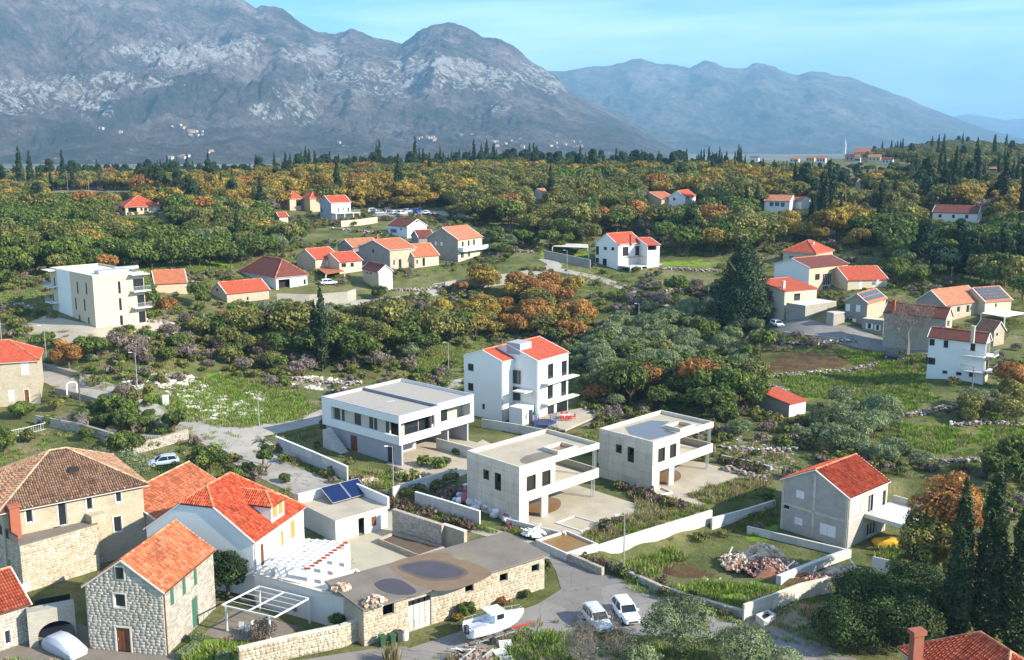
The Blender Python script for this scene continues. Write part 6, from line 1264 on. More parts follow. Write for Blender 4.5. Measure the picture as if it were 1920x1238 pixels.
gn_scatter('dry_brush', 'dry purple brown brush along the villa walls', np.stack([X, Y, Z], 1), r.uniform(0, 6.28, len(X)), r.uniform(.7, 1.5, len(X)), r.integers(0, 4, len(X)), bsh)
def rock_mesh(seed, mat):
    bm = bmesh.new(); bmesh.ops.create_icosphere(bm, subdivisions=1, radius=.5); rg = random.Random(seed)
    for v in bm.verts: v.co *= rg.uniform(.7, 1.25); v.co.z *= .7
    me = bpy.data.meshes.new('rock'); bm.to_mesh(me); bm.free(); me.materials.append(mat); a = me.attributes.new('tone', 'FLOAT', 'FACE'); a.data.foreach_set('value', [rg.random() for _ in me.polygons]); return me
RK = tonemat('limestone_rock', [(0., (.3, .28, .25)), (.5, (.5, .47, .43)), (1., (.62, .59, .55))], .9, fine=3); RD = tonemat('brown_rock', [(0., (.14, .1, .085)), (.5, (.26, .2, .17)), (1., (.38, .32, .28))], .9, fine=3)
rocks = [rock_mesh(i, RK if i < 4 else RD) for i in range(6)]
X, Y, Z, r = sample(110000, 80, 260, PALE[:4], lambda x, y, px, py: np.clip((fbm(x*.25, y*.25, 3)-.36)*8, 0, 1), 11, .3, False)
gn_scatter('limestone_rubble', 'heaps of broken white limestone on the meadow', np.stack([X, Y, Z], 1), r.uniform(0, 6.28, len(X)), r.uniform(.3, 1.1, len(X))**1.3, r.integers(0, 4, len(X)), rocks)
X, Y, Z, r = sample(30000, 130, 230, [[(1350,800),(1500,830),(1480,905),(1380,870)],[(1120,600),(1330,560),(1340,600),(1150,625)]], lambda x, y, px, py: x*0+.4, 12, .3, False)
gn_scatter('stony_ground', 'loose stones of collapsed field walls', np.stack([X, Y, Z], 1), r.uniform(0, 6.28, len(X)), r.uniform(.25, .7, len(X)), r.choice([2, 4, 5, 4, 5], len(X)), rocks)

def drystone(name, label, lines, seed, w=.9, n=5):
    r = np.random.default_rng(seed); Pn = []
    for ln in lines:
        W_ = [G(*p)[:2] for p in ln]
        for a, b in zip(W_[:-1], W_[1:]):
            m_ = int(np.linalg.norm(b-a)*n*2); t = r.uniform(0, 1, m_)[:, None]; Pn.append(a+(b-a)*t+r.normal(size=(m_, 2))*w*.4)
    Pn = np.concatenate(Pn); z = TZ(Pn[:, 0], Pn[:, 1])+r.uniform(0, .6, len(Pn)); gn_scatter(name, label, np.stack([Pn[:, 0], Pn[:, 1], z], 1), r.uniform(0, 6.28, len(Pn)), r.uniform(.3, .75, len(Pn)), r.choice([3, 4, 5, 4, 5], len(Pn)), rocks)
drystone('tumbled_field_walls', 'tumbled dry stone walls between the green terraces on the right', [[(1440,708),(1500,704),(1560,700),(1640,686)],[(1420,722),(1470,735)],[(1600,640),(1520,650),(1450,645)],[(1690,782),(1760,770),(1800,760)],[(1700,860),(1780,870),(1860,862),(1920,880)],[(1360,880),(1440,905)],[(1350,840),(1420,850),(1490,845)],[(1240,505),(1345,510)],[(1250,545),(1340,548)],[(1400,640),(1430,600)],[(1100,770),(1180,768)],[(1780,800),(1850,795),(1920,800)]], 31)
drystone('old_terrace_walls', 'old dry stone terrace edges on the slopes left and centre', [[(290,520),(380,535)],[(20,570),(70,585)],[(430,585),(520,590)],[(720,545),(800,545),(850,530)],[(620,430),(700,438),(760,440)],[(250,600),(330,612)],[(900,470),(1000,475)],[(1000,520),(1100,530)],[(540,712),(680,722)]], 32)
hero('holm', 195, 778, 1.6, 2.6, 'dark garden shrub beside the slim palm', 'bush', 81, 4000, .13, .1, 16, 'bush')
hero('holm', 262, 806, 2.0, 3.0, 'dark green shrub at the bend of the left road', 'bush', 82, 5000, .13, .1, 18, 'bush')
hero('olive', 288, 800, 1.5, 2.2, 'grey green round shrub nearest the road bend', 'bush', 83, 4000, .12, .1, 16, 'bush')
hero('twig', 230, 748, 1.7, 2.4, 'pinkish bare shrub right of the slim palm', 'bush', 84, 3500, .12, .1, 16, 'bush')
hero('oliveoak', 55, 830, 1.3, 2.0, 'yellow green shrub under the white railing', 'bush', 85, 3000, .12, .1, 14, 'bush')
hero('holm', 440, 905, 1.5, 2.2, 'dark shrub behind the ridge of the red dormer roof', 'bush', 86, 4000, .12, .1, 16, 'bush')
hero('holm', 535, 905, 1.1, 1.4, 'low shrub by the lane before the solar outbuilding', 'bush', 87, 3000, .1, .05, 14, 'bush')
# ---------------------------------------------------------------- roads, lanes and paved yards

def roadmat(name, c):
    m, nt, b = pbsdf(name, .9, .2); P = gpos(nt); col = ramp(nt, noise(nt, .22, 6, .6, P), [(.3, s_(c, .7)), (.5, c), (.7, s_(c, 1.2))]); col = mix(nt, .4, col, ramp(nt, noise(nt, 5, 5, .7, P), [(.3, s_(c, .6)), (.7, s_(c, 1.3))]))
    wr = N(nt, 'ShaderNodeTexNoise'); wr.inputs['Scale'].default_value = .8; L(nt, P, wr.inputs['Vector']); ad = N(nt, 'ShaderNodeVectorMath', operation='ADD'); L(nt, P, ad.inputs[0]); L(nt, wr.outputs['Color'], ad.inputs[1])
    vo = N(nt, 'ShaderNodeTexVoronoi', feature='DISTANCE_TO_EDGE'); vo.inputs['Scale'].default_value = .22; L(nt, ad.outputs[0], vo.inputs['Vector']); col = mix(nt, ramp(nt, vo.outputs['Distance'], [(0., .75), (.012, 0.)]), col, s_(c, .35))
    st = N(nt, 'ShaderNodeTexVoronoi'); st.inputs['Scale'].default_value = .16; st.distance = 'CHEBYCHEV'; L(nt, P, st.inputs['Vector']); sp = N(nt, 'ShaderNodeSeparateColor'); L(nt, st.outputs['Color'], sp.inputs[0]); col = mix(nt, ramp(nt, sp.outputs[0], [(.8, 0.), (.82, .35)]), col, s_(c, .6))
    L(nt, col, b.inputs['Base Color']); bump(nt, b, noise(nt, 12, 4, .7, P), .4, .02); return m
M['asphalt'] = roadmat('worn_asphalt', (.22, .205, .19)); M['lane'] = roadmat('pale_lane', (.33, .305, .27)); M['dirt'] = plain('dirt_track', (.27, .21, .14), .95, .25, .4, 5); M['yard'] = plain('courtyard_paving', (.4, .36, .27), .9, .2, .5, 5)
def smooth(pts, n=8):
    out = []; k = len(pts)
    for i in range(k-1):
        p0, p1, p2, p3 = [Vector(pts[min(max(i+j-1, 0), k-1)]) for j in range(4)]
        for s in range(n): t = s/n; out.append(.5*((2*p1)+(-p0+p2)*t+(2*p0-5*p1+4*p2-p3)*t*t+(-p0+3*p1-3*p2+p3)*t**3))
    return out+[Vector(pts[-1])]
def ribbon(name, label, px, w, mat, dz=.1):
    pts = smooth([G(*p)[:2] for p in px], 10); V = []; Fc = []; m = 7
    for i, p in enumerate(pts):
        d = (pts[min(i+1, len(pts)-1)]-pts[max(i-1, 0)]).normalized(); s = Vector((-d.y, d.x)); ww = w if not isinstance(w, (list, tuple)) else float(np.interp(i, np.linspace(0, len(pts)-1, len(w)), w))
        for j in range(m):
            q = p+s*ww*(j/(m-1)-.5)*(1+random.uniform(-.03, .03)*(j in (0, m-1))); V.append((q.x, q.y, float(TZ(q.x, q.y))+(dz if 0 < j < m-1 else dz-.08)))
    for i in range(len(pts)-1):
        for j in range(m-1): a = i*m+j; Fc.append((a, a+1, a+m+1, a+m))
    return tag(link(name, mesh_np(name, V, Fc, [mat], True)), label, kind='structure')
def apron(name, label, px, mat, z=.03, rag=0.): 
    P2 = [atz(*p, z)[:2] for p in (blob(px, 4) if rag else px)]; mb = MB(); mb.prism([tuple(p) for p in P2], z-.3, z); return tag(mb.build(name, mat), label, kind='structure')
ribbon('road', 'pale village road coming down from the left past the meadow', [(10,672),(90,700),(200,738),(290,778),(370,798),(430,818),(475,850),(535,888),(600,922),(665,950)], [5,5,5.5,6.5,8,9,8,7,6,4], M['lane'], .12)
ribbon('side_road', 'pale side road running behind the flat modern house', [(440,812),(520,800),(600,782),(690,750),(790,732),(870,716),(960,700)], [8,6,5,4.5,4.5,4,4], M['lane'], .12)
apron('road', 'wide asphalt junction in front of the stone garage', [(700,1238),(790,1208),(900,1172),(1010,1132),(1052,1105),(1042,1070),(1028,1048),(1068,1040),(1130,1075),(1240,1112),(1330,1148),(1420,1172),(1400,1200),(1180,1190),(1090,1180),(960,1195),(890,1215),(830,1250)], M['asphalt'], .035, 0)
ribbon('lane', 'blue grey lane leaving the junction to the lower right corner', [(1380,1170),(1450,1200),(1520,1225),(1600,1262)], [6,5.5,5,5], M['asphalt'], .06)
apron('road', 'asphalt lane below the stone garden wall at the bottom edge', [(440,1300),(560,1238),(690,1218),(760,1212),(830,1250),(760,1330)], M['asphalt'], .03)
apron('lane', 'sandy footway between the stone garage and the concrete villa', [(870,995),(905,985),(1000,1015),(1090,1050),(1040,1060),(1000,1040),(920,1008)], M['lane'], .028)
apron('courtyard', 'concrete courtyard behind the long garage roof', [(565,1040),(640,985),(735,950),(835,1010),(838,1030),(740,1060),(650,1085),(600,1105)], M['yard'], .02)
ribbon('dirt_track', 'dirt track turning off beside the concrete plot wall', [(1420,1178),(1480,1160),(1560,1140),(1600,1120)], [3,4,3,2], M['dirt'], .07)
ribbon('lane', 'lane through the village below the balcony house', [(440,590),(560,575),(680,568),(760,560),(850,540),(940,520),(1010,510),(1040,498),(1020,486)], 4, M['lane'], .12)
ribbon('lane', 'lane below the white hillside house', [(1040,505),(1120,522),(1190,545),(1260,575),(1330,592),(1440,602)], 3.6, M['lane'], .12)
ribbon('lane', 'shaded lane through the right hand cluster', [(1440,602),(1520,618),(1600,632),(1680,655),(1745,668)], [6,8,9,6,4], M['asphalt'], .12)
ribbon('lane', 'short lane behind the peach houses with parked cars', [(700,402),(760,401),(830,400),(900,408)], 9, M['lane'], .12)
apron('paved_yard', 'bare paved yard of the three storey white house', [(1000,800),(1060,806),(1130,775),(1090,765),(1010,780)], M['concrete_floor'], .03)
apron('paved_yard', 'pale paved yard beside the flat modern house', [(652,905),(760,935),(870,890),(955,850),(905,824),(860,850),(760,880)], M['concrete_floor'], .016)
apron('garden_lawn', 'small bright lawn in the cottage garden', [(352,1222),(372,1200),(412,1198),(455,1206),(452,1232),(420,1262),(350,1260)], LM['grass'], .03)
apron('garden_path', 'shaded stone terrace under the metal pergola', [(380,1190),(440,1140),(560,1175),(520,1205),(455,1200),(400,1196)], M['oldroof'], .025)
ribbon('farm_yard', 'concrete yard around the apartment block', [(60,604),(180,626),(330,612)], 7, M['concrete_floor'], .15)
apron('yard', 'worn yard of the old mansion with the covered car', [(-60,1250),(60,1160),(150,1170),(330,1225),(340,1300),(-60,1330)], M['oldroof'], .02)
# ---------------------------------------------------------------- free standing walls
def wall(name, label, px, h, mat, th=.22, zt=None, z0=None, cap=None, clad=None, cat='wall', group=None):
    """px: foot line of the wall (or its top line when zt is given)"""
    if zt is not None: W_ = [atz(*p, zt) for p in px]; z0s = [(z0 if z0 is not None else -.3)]*len(W_); zts = [zt]*len(W_)
    else: W_ = [G(*p) for p in px]; z0s = [w_[2]-.6 for w_ in W_]; zts = [w_[2]+h for w_ in W_]
    root = empty(name, (0, 0, 0), 0, label, cat, group); mb = MB(); cm = MB()
    for i in range(len(W_)-1):
        a, b = Vector(W_[i][:2]), Vector(W_[i+1][:2]); d = (b-a); Lg = d.length; d.normalize(); n = Vector((-d.y, d.x))
        if n.y < 0: n = -n
        e = d*.0; c = [a-e, b+e, b+e+n*th, a-e+n*th]; za, zb_ = zts[i], zts[i+1]
        lo = [(p.x, p.y, z) for p, z in zip(c, (z0s[i], z0s[i+1], z0s[i+1], z0s[i]))]; hi = [(p.x, p.y, z) for p, z in zip(c, (za, zb_, zb_, za))]
        for k in range(4): j = (k+1) % 4; mb.poly([lo[k], lo[j], hi[j], hi[k]])
        mb.poly(hi)
        if cap:
            o = n*.05; q = [a-o, b-o, b+n*th+o, a+n*th+o]; l2 = [(p.x, p.y, z+.003) for p, z in zip(q, (za, zb_, zb_, za))]; h2 = [(x, y, z+.08) for x, y, z in l2]
            for k in range(4): j = (k+1) % 4; cm.poly([l2[k], l2[j], h2[j], h2[k]])
            cm.poly(h2)
        if clad:
            V = []; Fc = []; T = []; v = 0; Hh = min(za, zb_)-max(z0s[i], z0s[i+1])
            zb0 = max(z0s[i], z0s[i+1])
            while v < Hh-.08:
                hh = min(random.uniform(.2, .34), Hh-v); u = 0
                while u < Lg-.05:
                    w_ = random.uniform(.22, .55); u1 = min(u+w_, Lg)-.012; o = -random.uniform(.01, .06); B0 = len(V); s = .02
                    for (x, y, dd) in ((u,v,0),(u1,v,0),(u1,v+hh-.015,0),(u,v+hh-.015,0),(u+s,v+s,o),(u1-s,v+s*random.random()*2,o),(u1-s,v+hh-.03-s,o),(u+s,v+hh-.03,o)): p = a+d*x+n*dd; V.append((p.x, p.y, zb0+y))
                    tn = random.random()
                    for f in ((4,5,6,7),(0,1,5,4),(1,2,6,5),(2,3,7,6),(3,0,4,7)): Fc.append(tuple(B0+q for q in f)); T.append(tn)
                    u = u1+.012
                v += hh
            me = mesh_np('wall_stones', V, Fc, [M[clad]]); at = me.attributes.new('tone', 'FLOAT', 'FACE'); at.data.foreach_set('value', np.asarray(T, np.float32)); o_ = link('wall_stones', me, root); o_['kind'] = 'stuff'
    mb.build('masonry', M[mat], root)
    if cap: cm.build('coping', M[cap], root)
    return root
CW = 'concrete_wall'
wall('garden_wall', 'rubble stone garden wall with pale coping along the bottom edge', [(448,1218),(560,1192),(640,1176),(676,1163)], 0, 'rubble', .45, 2.0, -.2, 'concrete', 'st_warm')
wall('blue_white_wall', 'tall whitewashed wall in blue shade behind the metal pergola', [(477,1076),(560,1099),(684,1133)], 0, 'white2', .3, 3.25, -.2, 'concrete')
wall('courtyard_wall', 'old rubble stone wall closing the courtyard behind the solar outbuilding', [(735,955),(828,985)], 0, 'rubble', .5, 2.9, -.2, None, 'st_pale')
gwl = wall('gate_wall', 'short stone wall with a rust red metal gate at the end of the courtyard', [(828,984),(870,998)], 0, 'rubble', .5, 2.7, -.2, 'concrete')
a, b_ = Vector(atz(835,992,2.2)[:2]), Vector(atz(866,1003,2.2)[:2]); d_ = (b_-a).normalized(); n_ = Vector((-d_.y, d_.x)); n_ = n_ if n_.y < 0 else -n_
for k in range(2):
    q0 = a.lerp(b_, k/2); q1 = a.lerp(b_, (k+1)/2)-d_*.03; q = MB(); q.prism([tuple(q0+n_*.02), tuple(q1+n_*.02), tuple(q1+n_*.08), tuple(q0+n_*.08)], 0.05, 2.25); lf = q.build('gate_leaf', M['door_r'], gwl)
    for j in range(3):
        s0 = q0.lerp(q1, (j+.12)/3); s1 = q0.lerp(q1, (j+.88)/3); MB().prism([tuple(s0+n_*.08), tuple(s1+n_*.08), tuple(s1+n_*.1), tuple(s0+n_*.1)], .2, 2.1).build('gate_board', M['door_r'], lf)
def planter(px, zt, label, mat='rubble', fill='trunk', name='planter', th=.25, z0=0):
    W_ = [Vector(atz(*p, zt)[:2]) for p in px]; c = sum(W_, Vector((0, 0)))/len(W_); inn = [p.lerp(c, th/max((p-c).length, .3)*1.4) for p in W_]; r = empty(name, (c.x, c.y, z0), 0, label, name.replace('_', ' '))
    mb = MB(); k = len(W_); f3 = lambda p, z: (p.x-c.x, p.y-c.y, z-z0)
    for i in range(k):
        j = (i+1) % k; mb.poly([f3(W_[i], z0-.2), f3(W_[j], z0-.2), f3(W_[j], zt), f3(W_[i], zt)]); mb.poly([f3(W_[i], zt), f3(W_[j], zt), f3(inn[j], zt), f3(inn[i], zt)]); mb.poly([f3(inn[j], z0-.2), f3(inn[i], z0-.2), f3(inn[i], zt), f3(inn[j], zt)])
    mb.build('rim', M[mat], r); MB().prism([f3(p, 0)[:2] for p in inn], 0, zt-z0-.25).build('fill', M[fill], r); return r
planter([(708,1010),(735,998),(835,1025),(788,1042)], .6, 'long low stone planting bed against the courtyard wall', fill='trunk')
planter([(636,1078),(668,1066),(683,1076),(652,1090)], .9, 'white planter box holding a small bare tree', 'white')
planter([(1003.6,1012),(1062,994),(1121,1019),(1062,1038)], .9, 'open concrete pit at the corner of the villa plot', CW, 'mud', 'concrete_pit')
planter([(1417,1152),(1440,1143),(1455,1152),(1432,1164)], .8, 'square concrete trough beside the dirt track', CW, 'dark', 'trough')
planter([(1041,980),(1076,966),(1128,981),(1090,996)], .12, 'unfinished swimming pool filled with ochre water', CW, 'mud', 'swimming_pool')
planter([(1215,918),(1240,912),(1262,922),(1236,928)], .25, 'small square opening framed in concrete before the second villa', CW, 'oldroof', 'roof_light')
wall('panel_wall', 'grey concrete panel wall in front of the sack heap', [(778,950),(838,968),(899,988)], 1.9, CW, .2, cap='white')
wall('plot_wall', 'low concrete wall between the modern house and the first villa', [(737,938),(800,917),(858,900)], 1.7, CW)
wall('driveway_wall', 'pale wall along the lane left of the flat modern house', [(517,846),(585,875),(651,905)], 2.2, CW, cap='white')
wall('boundary_wall', 'concrete boundary wall behind the villa under the cantilever', [(818,845),(860,856),(895,866)], 1.9, CW)
wall('rear_plot_wall', 'long concrete wall between the modern house and the three storey house', [(903,802),(965,812),(1025,824)], 1.5, CW)
wall('side_plot_wall', 'concrete wall between the two bare villas', [(1120,868),(1170,890),(1216,915)], 1.6, CW)
wall('far_plot_wall', 'low concrete wall beyond the second villa', [(1352,862),(1400,872),(1445,884)], .7, CW)
wall('retaining_wall', 'bright tall concrete retaining wall along the front of the villa plot', [(1074,1039),(1200,998),(1336,957)], 0, CW, .3, .35, -2.9)
wall('retaining_wall', 'lower shaded concrete retaining wall running right to the block house', [(1336,972),(1400,955),(1455,938)], 0, CW, .3, -.3, -2.9)
wall('debris_wall', 'low concrete wall covered with torn white plastic', [(949,986),(1004,1000),(1060,1014)], .9, CW)
wall('roadside_wall', 'low old stone wall at the road under the bright retaining wall', [(1066,1053),(1100,1068),(1128,1080)], .9, 'rubble', .4, clad='st_pale')
wall('roadside_wall', 'low old stone wall in front of the red soil plot by the street lamp', [(1174,1084),(1210,1100),(1240,1114),(1330,1142),(1393,1160)], .8, 'rubble', .4, clad='st_pale')
wall('plot_wall', 'rough concrete wall dappled with tree shade near the lower right', [(1395,1165),(1450,1145),(1500,1125),(1556,1112)], 1.7, 'concrete', .25)
wall('thick_plot_wall', 'thick pale concrete wall jutting toward the rubble heap', [(1464,1098),(1530,1070),(1596,1046)], 1.0, CW, .55)
wall('garden_plot_wall', 'low concrete wall along the shaded gable of the block house', [(1400,1000),(1500,1024),(1592,1046)], .9, CW, .3)
wall('yard_wall', 'concrete wall in front of the lawn of the block house', [(1634,1064),(1690,1078),(1752,1092)], 1.3, CW, .3)
wall('stone_wall', 'pale dry stone wall below the twisted fig tree', [(250,852),(300,840),(354,823)], 1.5, 'rubble', .5, clad='st_pale')
wall('stone_wall', 'shaded stone terrace wall in the left gardens', [(66,796),(150,812),(217,832),(300,835)], 1.4, 'stone_g', .5, clad='st_pale')  # shade put into the masonry colour by the darker stone
wall('roadside_wall', 'shaded stone wall on the far side of the left road', [(72,690),(110,700),(150,712)], 1.0, 'stone_g', .4)
wall('roadside_wall', 'stone wall on the near side of the left road', [(103,738),(160,752),(212,768)], 1.0, 'stone_g', .4)
wall('village_wall', 'high stone retaining wall under the terraces of the village', [(835,548),(900,540),(990,526)], 2.6, 'stone', .5)
wall('village_wall', 'grey retaining wall beside the lane left of the white hillside house', [(1020,486),(1060,494),(1106,504)], 2.4, 'stone_g', .5)
wall('village_wall', 'stone terrace wall in front of the dark roofed house', [(520,572),(580,574),(652,568),(668,562)], 2.6, 'stone', .5)
wall('cream_wall', 'cream garden wall right of the white gabled house', [(640,426),(675,423),(708,418)], 2.0, 'cream', .4)
wall('lane_wall', 'low wall along the shaded lane of the right hand cluster', [(1470,630),(1520,636),(1572,642)], .9, 'stone', .5)
wall('low_white_wall', 'low white wall of the upper terrace with the red and white pergola', [(516,1068),(545,1058),(574,1046)], 0, 'white', .25, 3.5, 2.3)
# raised terrace of the white house, pergola
P2 = [tuple(atz(*p, 2.5)[:2]) for p in [(474,1079),(540,1098),(600,1114),(658,1078),(652,1034),(566,1012),(500,1050)]]
tr = empty('paved_terrace', (0, 0, 0), 0, 'raised stone terrace carrying the red and white pergola', 'terrace'); MB().prism(P2, -.2, 2.5).build('base', M['white2'], tr)
pg = empty('garden_pergola', (0, 0, 0), 0, 'white pergola with red ended beams beside the white dormer house', 'pergola'); ZP = 5.0
S0, S1 = Vector(atz(524, 1030, ZP)), Vector(atz(572, 1012, ZP)); E0, E1 = Vector(atz(580, 1066, ZP)), Vector(atz(650, 1018, ZP)); S0 = E0+(S1-E1)*1.0
for k in range(11):
    a = S0.lerp(S1, k/10); b_ = E0.lerp(E1, k/10); d = (b_-a).normalized(); MB().bar(a, b_-d*.5, .1, 4).build('beam', M['white'], pg); MB().bar(b_-d*.5, b_+d*.12, .104, 4).build('beam_end', M['redpaint'], pg)
for k in range(5):
    t = (k+.5)/5; MB().bar(S0.lerp(E0, t)+Vector((0, 0, .1)), S1.lerp(E1, t)+Vector((0, 0, .1)), .12, 4).build('lath', M['white'], pg)
for t in (.02, .36, .68, 1.):
    p = E0.lerp(E1, t); MB().box(p.x-.28, p.y-.28, 2.3, p.x+.28, p.y+.28, ZP-.1).build('column', M['white'], pg)
for px_, py_ in ((574, 1060), (513, 1078)): p = atz(px_, py_, 2.5); MB().box(p[0]-.22, p[1]-.22, 2.3, p[0]+.22, p[1]+.22, 4.9).build('column', M['white'], pg)
pm = empty('metal_pergola', (0, 0, 0), 0, 'bare white metal pergola frame over the cottage garden terrace', 'pergola'); Q = [Vector(atz(*p, 2.5)) for p in [(415.7,1134.8),(486,1099.7),(579,1122.6),(515,1157.7)]]
for i in range(4): MB().bar(Q[i-1], Q[i], .08, 4).build('beam', M['frame_w'], pm)
MB().bar((Q[0]+Q[3])/2, (Q[1]+Q[2])/2, .07, 4).build('beam', M['frame_w'], pm)
for t in (.22, .42, .62, .82): MB().bar(Q[0].lerp(Q[1], t), Q[3].lerp(Q[2], t), .035, 4).build('rail', M['frame_w'], pm)
for p in (Q[0].lerp(Q[3], .08), Q[0].lerp(Q[3], .9), Q[1], Q[2]): MB().bar((p.x, p.y, 0), (p.x, p.y, 2.5), .12, 6).build('post', M['white2'], pm)
# arched passage beside the low stone house
A0, A1 = Vector(atz(50, 1150, 3.4)[:2]), Vector(atz(139, 1133, 3.4)[:2]); d = (A1-A0); Lw = d.length; d.normalize(); n = Vector((-d.y, d.x)); ar = empty('stone_archway', (A0.x, A0.y, 0), math.atan2(d.y, d.x), 'shaded stone wall with a low arched passage, behind the covered car', 'archway')
mb = MB(); cx_, r_ = Lw*.58, 1.55; prev = None; top = 3.4
arc = [(cx_-r_, 0)]+[(cx_-r_*math.cos(t*PI/10), .9+1.2*math.sin(t*PI/10)) for t in range(11)]+[(cx_+r_, 0)]
for i in range(len(arc)-1):
    (x0, z0), (x1, z1) = arc[i], arc[i+1]
    if x1 > x0+1e-6: mb.poly([(x0, 0, z0), (x1, 0, z1), (x1, 0, top), (x0, 0, top)])
    mb.poly([(x0, 0, z0), (x0, 1.2, z0), (x1, 1.2, z1), (x1, 0, z1)])
mb.box(0, 0, -.3, cx_-r_, 1.2, top).box(cx_+r_, 0, -.3, Lw, 1.2, top); mb.box(cx_-r_, 1.2, top-.2, cx_+r_, 1.25, top); mb.poly([(0, 0, top+.002), (Lw, 0, top+.002), (Lw, 1.2, top+.002), (0, 1.2, top+.002)])
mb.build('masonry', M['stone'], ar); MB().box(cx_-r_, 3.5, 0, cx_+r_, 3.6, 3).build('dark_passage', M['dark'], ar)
# ---------------------------------------------------------------- vehicles
def loft(sec, mat, nm, parent, smooth=True, caps=True):
    """sec: list of (x, [(y,z)...]) rings of equal length"""
    V = []; Fc = []; m = len(sec[0][1])
    for x, r in sec: V += [(x, y, z) for y, z in r]
    for i in range(len(sec)-1):
        for j in range(m): a = i*m+j; b = i*m+(j+1) % m; Fc.append((a, b, b+m, a+m))
    me = bpy.data.meshes.new(nm); cps = [tuple(range(m))[::-1], tuple(range((len(sec)-1)*m, len(sec)*m))] if caps else []
    me.from_pydata(V, [], Fc+cps); me.materials.append(mat)
    if smooth:
        for p in me.polygons: p.use_smooth = True
    o = link(nm, me, parent)
    if smooth: md = o.modifiers.new('bevel', 'BEVEL'); md.width = .05; md.segments = 2; md.limit_method = 'ANGLE'; md.angle_limit = .6
    return o
def ring(hw, z0, z1, tuck=.85): return [(-hw*.92, z0), (hw*.92, z0), (hw, z0+(z1-z0)*.35), (hw, z0+(z1-z0)*.7), (hw*tuck, z1), (-hw*tuck, z1), (-hw, z0+(z1-z0)*.7), (-hw, z0+(z1-z0)*.35)]
CARS = {}
def car(px, py, ang, label, paint, suv=True, boot=False, group=None, s=1., name='parked_car'):
    g = G(px, py); e = empty(name, (g[0], g[1], g[2]+.04), ang, label, 'car', group); e.scale = (s, s, s); H_ = 1.0 if suv else .86
    bd = [(-2.18, ring(.72, .42, .75)), (-2.1, ring(.84, .3, H_+.02)), (-1.3, ring(.9, .26, H_+.06)), (0, ring(.91, .24, H_)), (1.0, ring(.9, .26, H_-.02)), (1.75, ring(.86, .28, H_-.13)), (2.12, ring(.78, .3, H_-.22)), (2.2, ring(.68, .36, .6))]
    loft(bd, paint, 'body', e); T_ = 1.62 if suv else 1.42
    def cab(x, hw, z): return [(-hw, H_-.04), (hw, H_-.04), (hw*.86, z), (-hw*.86, z)]
    loft([(-1.98 if suv else -1.9, cab(0, .76, H_+.02)), (-1.62, cab(0, .8, T_-.1)), (-.9, cab(0, .82, T_-.04)), (.15, cab(0, .82, T_-.05)), (1.02, cab(0, .78, H_+.01))], M['glass'], 'windows', e, False)
    loft([(-1.78, [(-.66, T_-.12), (.66, T_-.12), (.6, T_-.04), (-.6, T_-.04)]), (-1.5, [(-.72, T_-.1), (.72, T_-.1), (.62, T_+.01), (-.62, T_+.01)]), (-.6, [(-.74, T_-.08), (.74, T_-.08), (.62, T_+.03), (-.62, T_+.03)]), (.2, [(-.72, T_-.1), (.72, T_-.1), (.6, T_), (-.6, T_)]), (.42, [(-.68, T_-.17), (.68, T_-.17), (.58, T_-.12), (-.58, T_-.12)])], paint, 'roof', e)
    for y in (-1, 1):
        q = MB()
        for x0, x1 in ((.4, 1.04), ): q.bar((x0, y*.7, T_-.14), (x1, y*.79, H_), .045, 4)
        q.bar((-.55, y*.735, T_-.1), (-.6, y*.83, H_), .05, 4); q.bar((-1.55, y*.72, T_-.1), (-1.85, y*.8, H_), .09, 4); q.build('pillars', paint, e)
        MB().box(.75, y*.93-.08, H_, .95, y*.93+.08, H_+.16).build('mirror', paint, e)
        MB().box(2.02, y*.6-.17, H_-.36, 2.17, y*.6+.17, H_-.22).build('headlight', M['metal'], e); MB().box(-2.15, y*.66-.14, H_-.3, -2.06, y*.66+.14, H_-.05).build('tail_light', M['redthing'], e)
    MB().box(2.1, -.5, .42, 2.215, .5, .62).build('grille', M['metal_d'], e)
    for x in (-1.35, 1.35):
        for y in (-.78, .78):
            w_ = MB().bar((x, y-.12, .34), (x, y+.12, .34), .35, 16).build('wheel', M['tyre'], e); sy = 1 if y > 0 else -1; MB().bar((x, y+sy*.1, .34), (x, y+sy*.135, .34), .22, 12).build('rim', M['metal'], w_)
    if boot: MB().poly and MB().box(-2.45, -.7, T_-.1, -1.75, .7, T_-.05, Matrix.Translation((-1.75, 0, T_))@Matrix.Rotation(-1.15, 4, 'Y')@Matrix.Translation((1.75, 0, -T_))).build('tailgate', M['glass'], e)
    return e
def heading(p, q): a, b = G(*p), G(*q); return math.atan2(b[1]-a[1], b[0]-a[0])
car(1173, 1158, heading((1152,1130),(1192,1182)), 'clean white compact car with black windscreen, right of two at the roadside', M['carwhite'])
car(1119, 1172, heading((1098,1146),(1138,1190)), 'silver white estate car half hidden by bare twigs, left of two at the roadside', plain('silver_car_paint', (.5, .56, .62), .3, .03, spec=.5, bumpd=0))
car(306, 872, heading((345,868),(272,880)), 'silver blue car with its boot open beside the stone wall', M['carsilver'], False, True)
car(1457, 612, heading((1440,606),(1475,614)), 'white car parked by the ramp of the right hand cluster', M['carwhite'], False)
car(1677, 674, heading((1660,672),(1694,676)), 'dark car parked under the leafless grey tree', plain('dark_car_paint', (.03, .035, .05), .3, .03, spec=.5, bumpd=0), False)
car(617, 534, heading((605,534),(630,533)), 'small white car standing in the open carport', M['carwhite'], False)
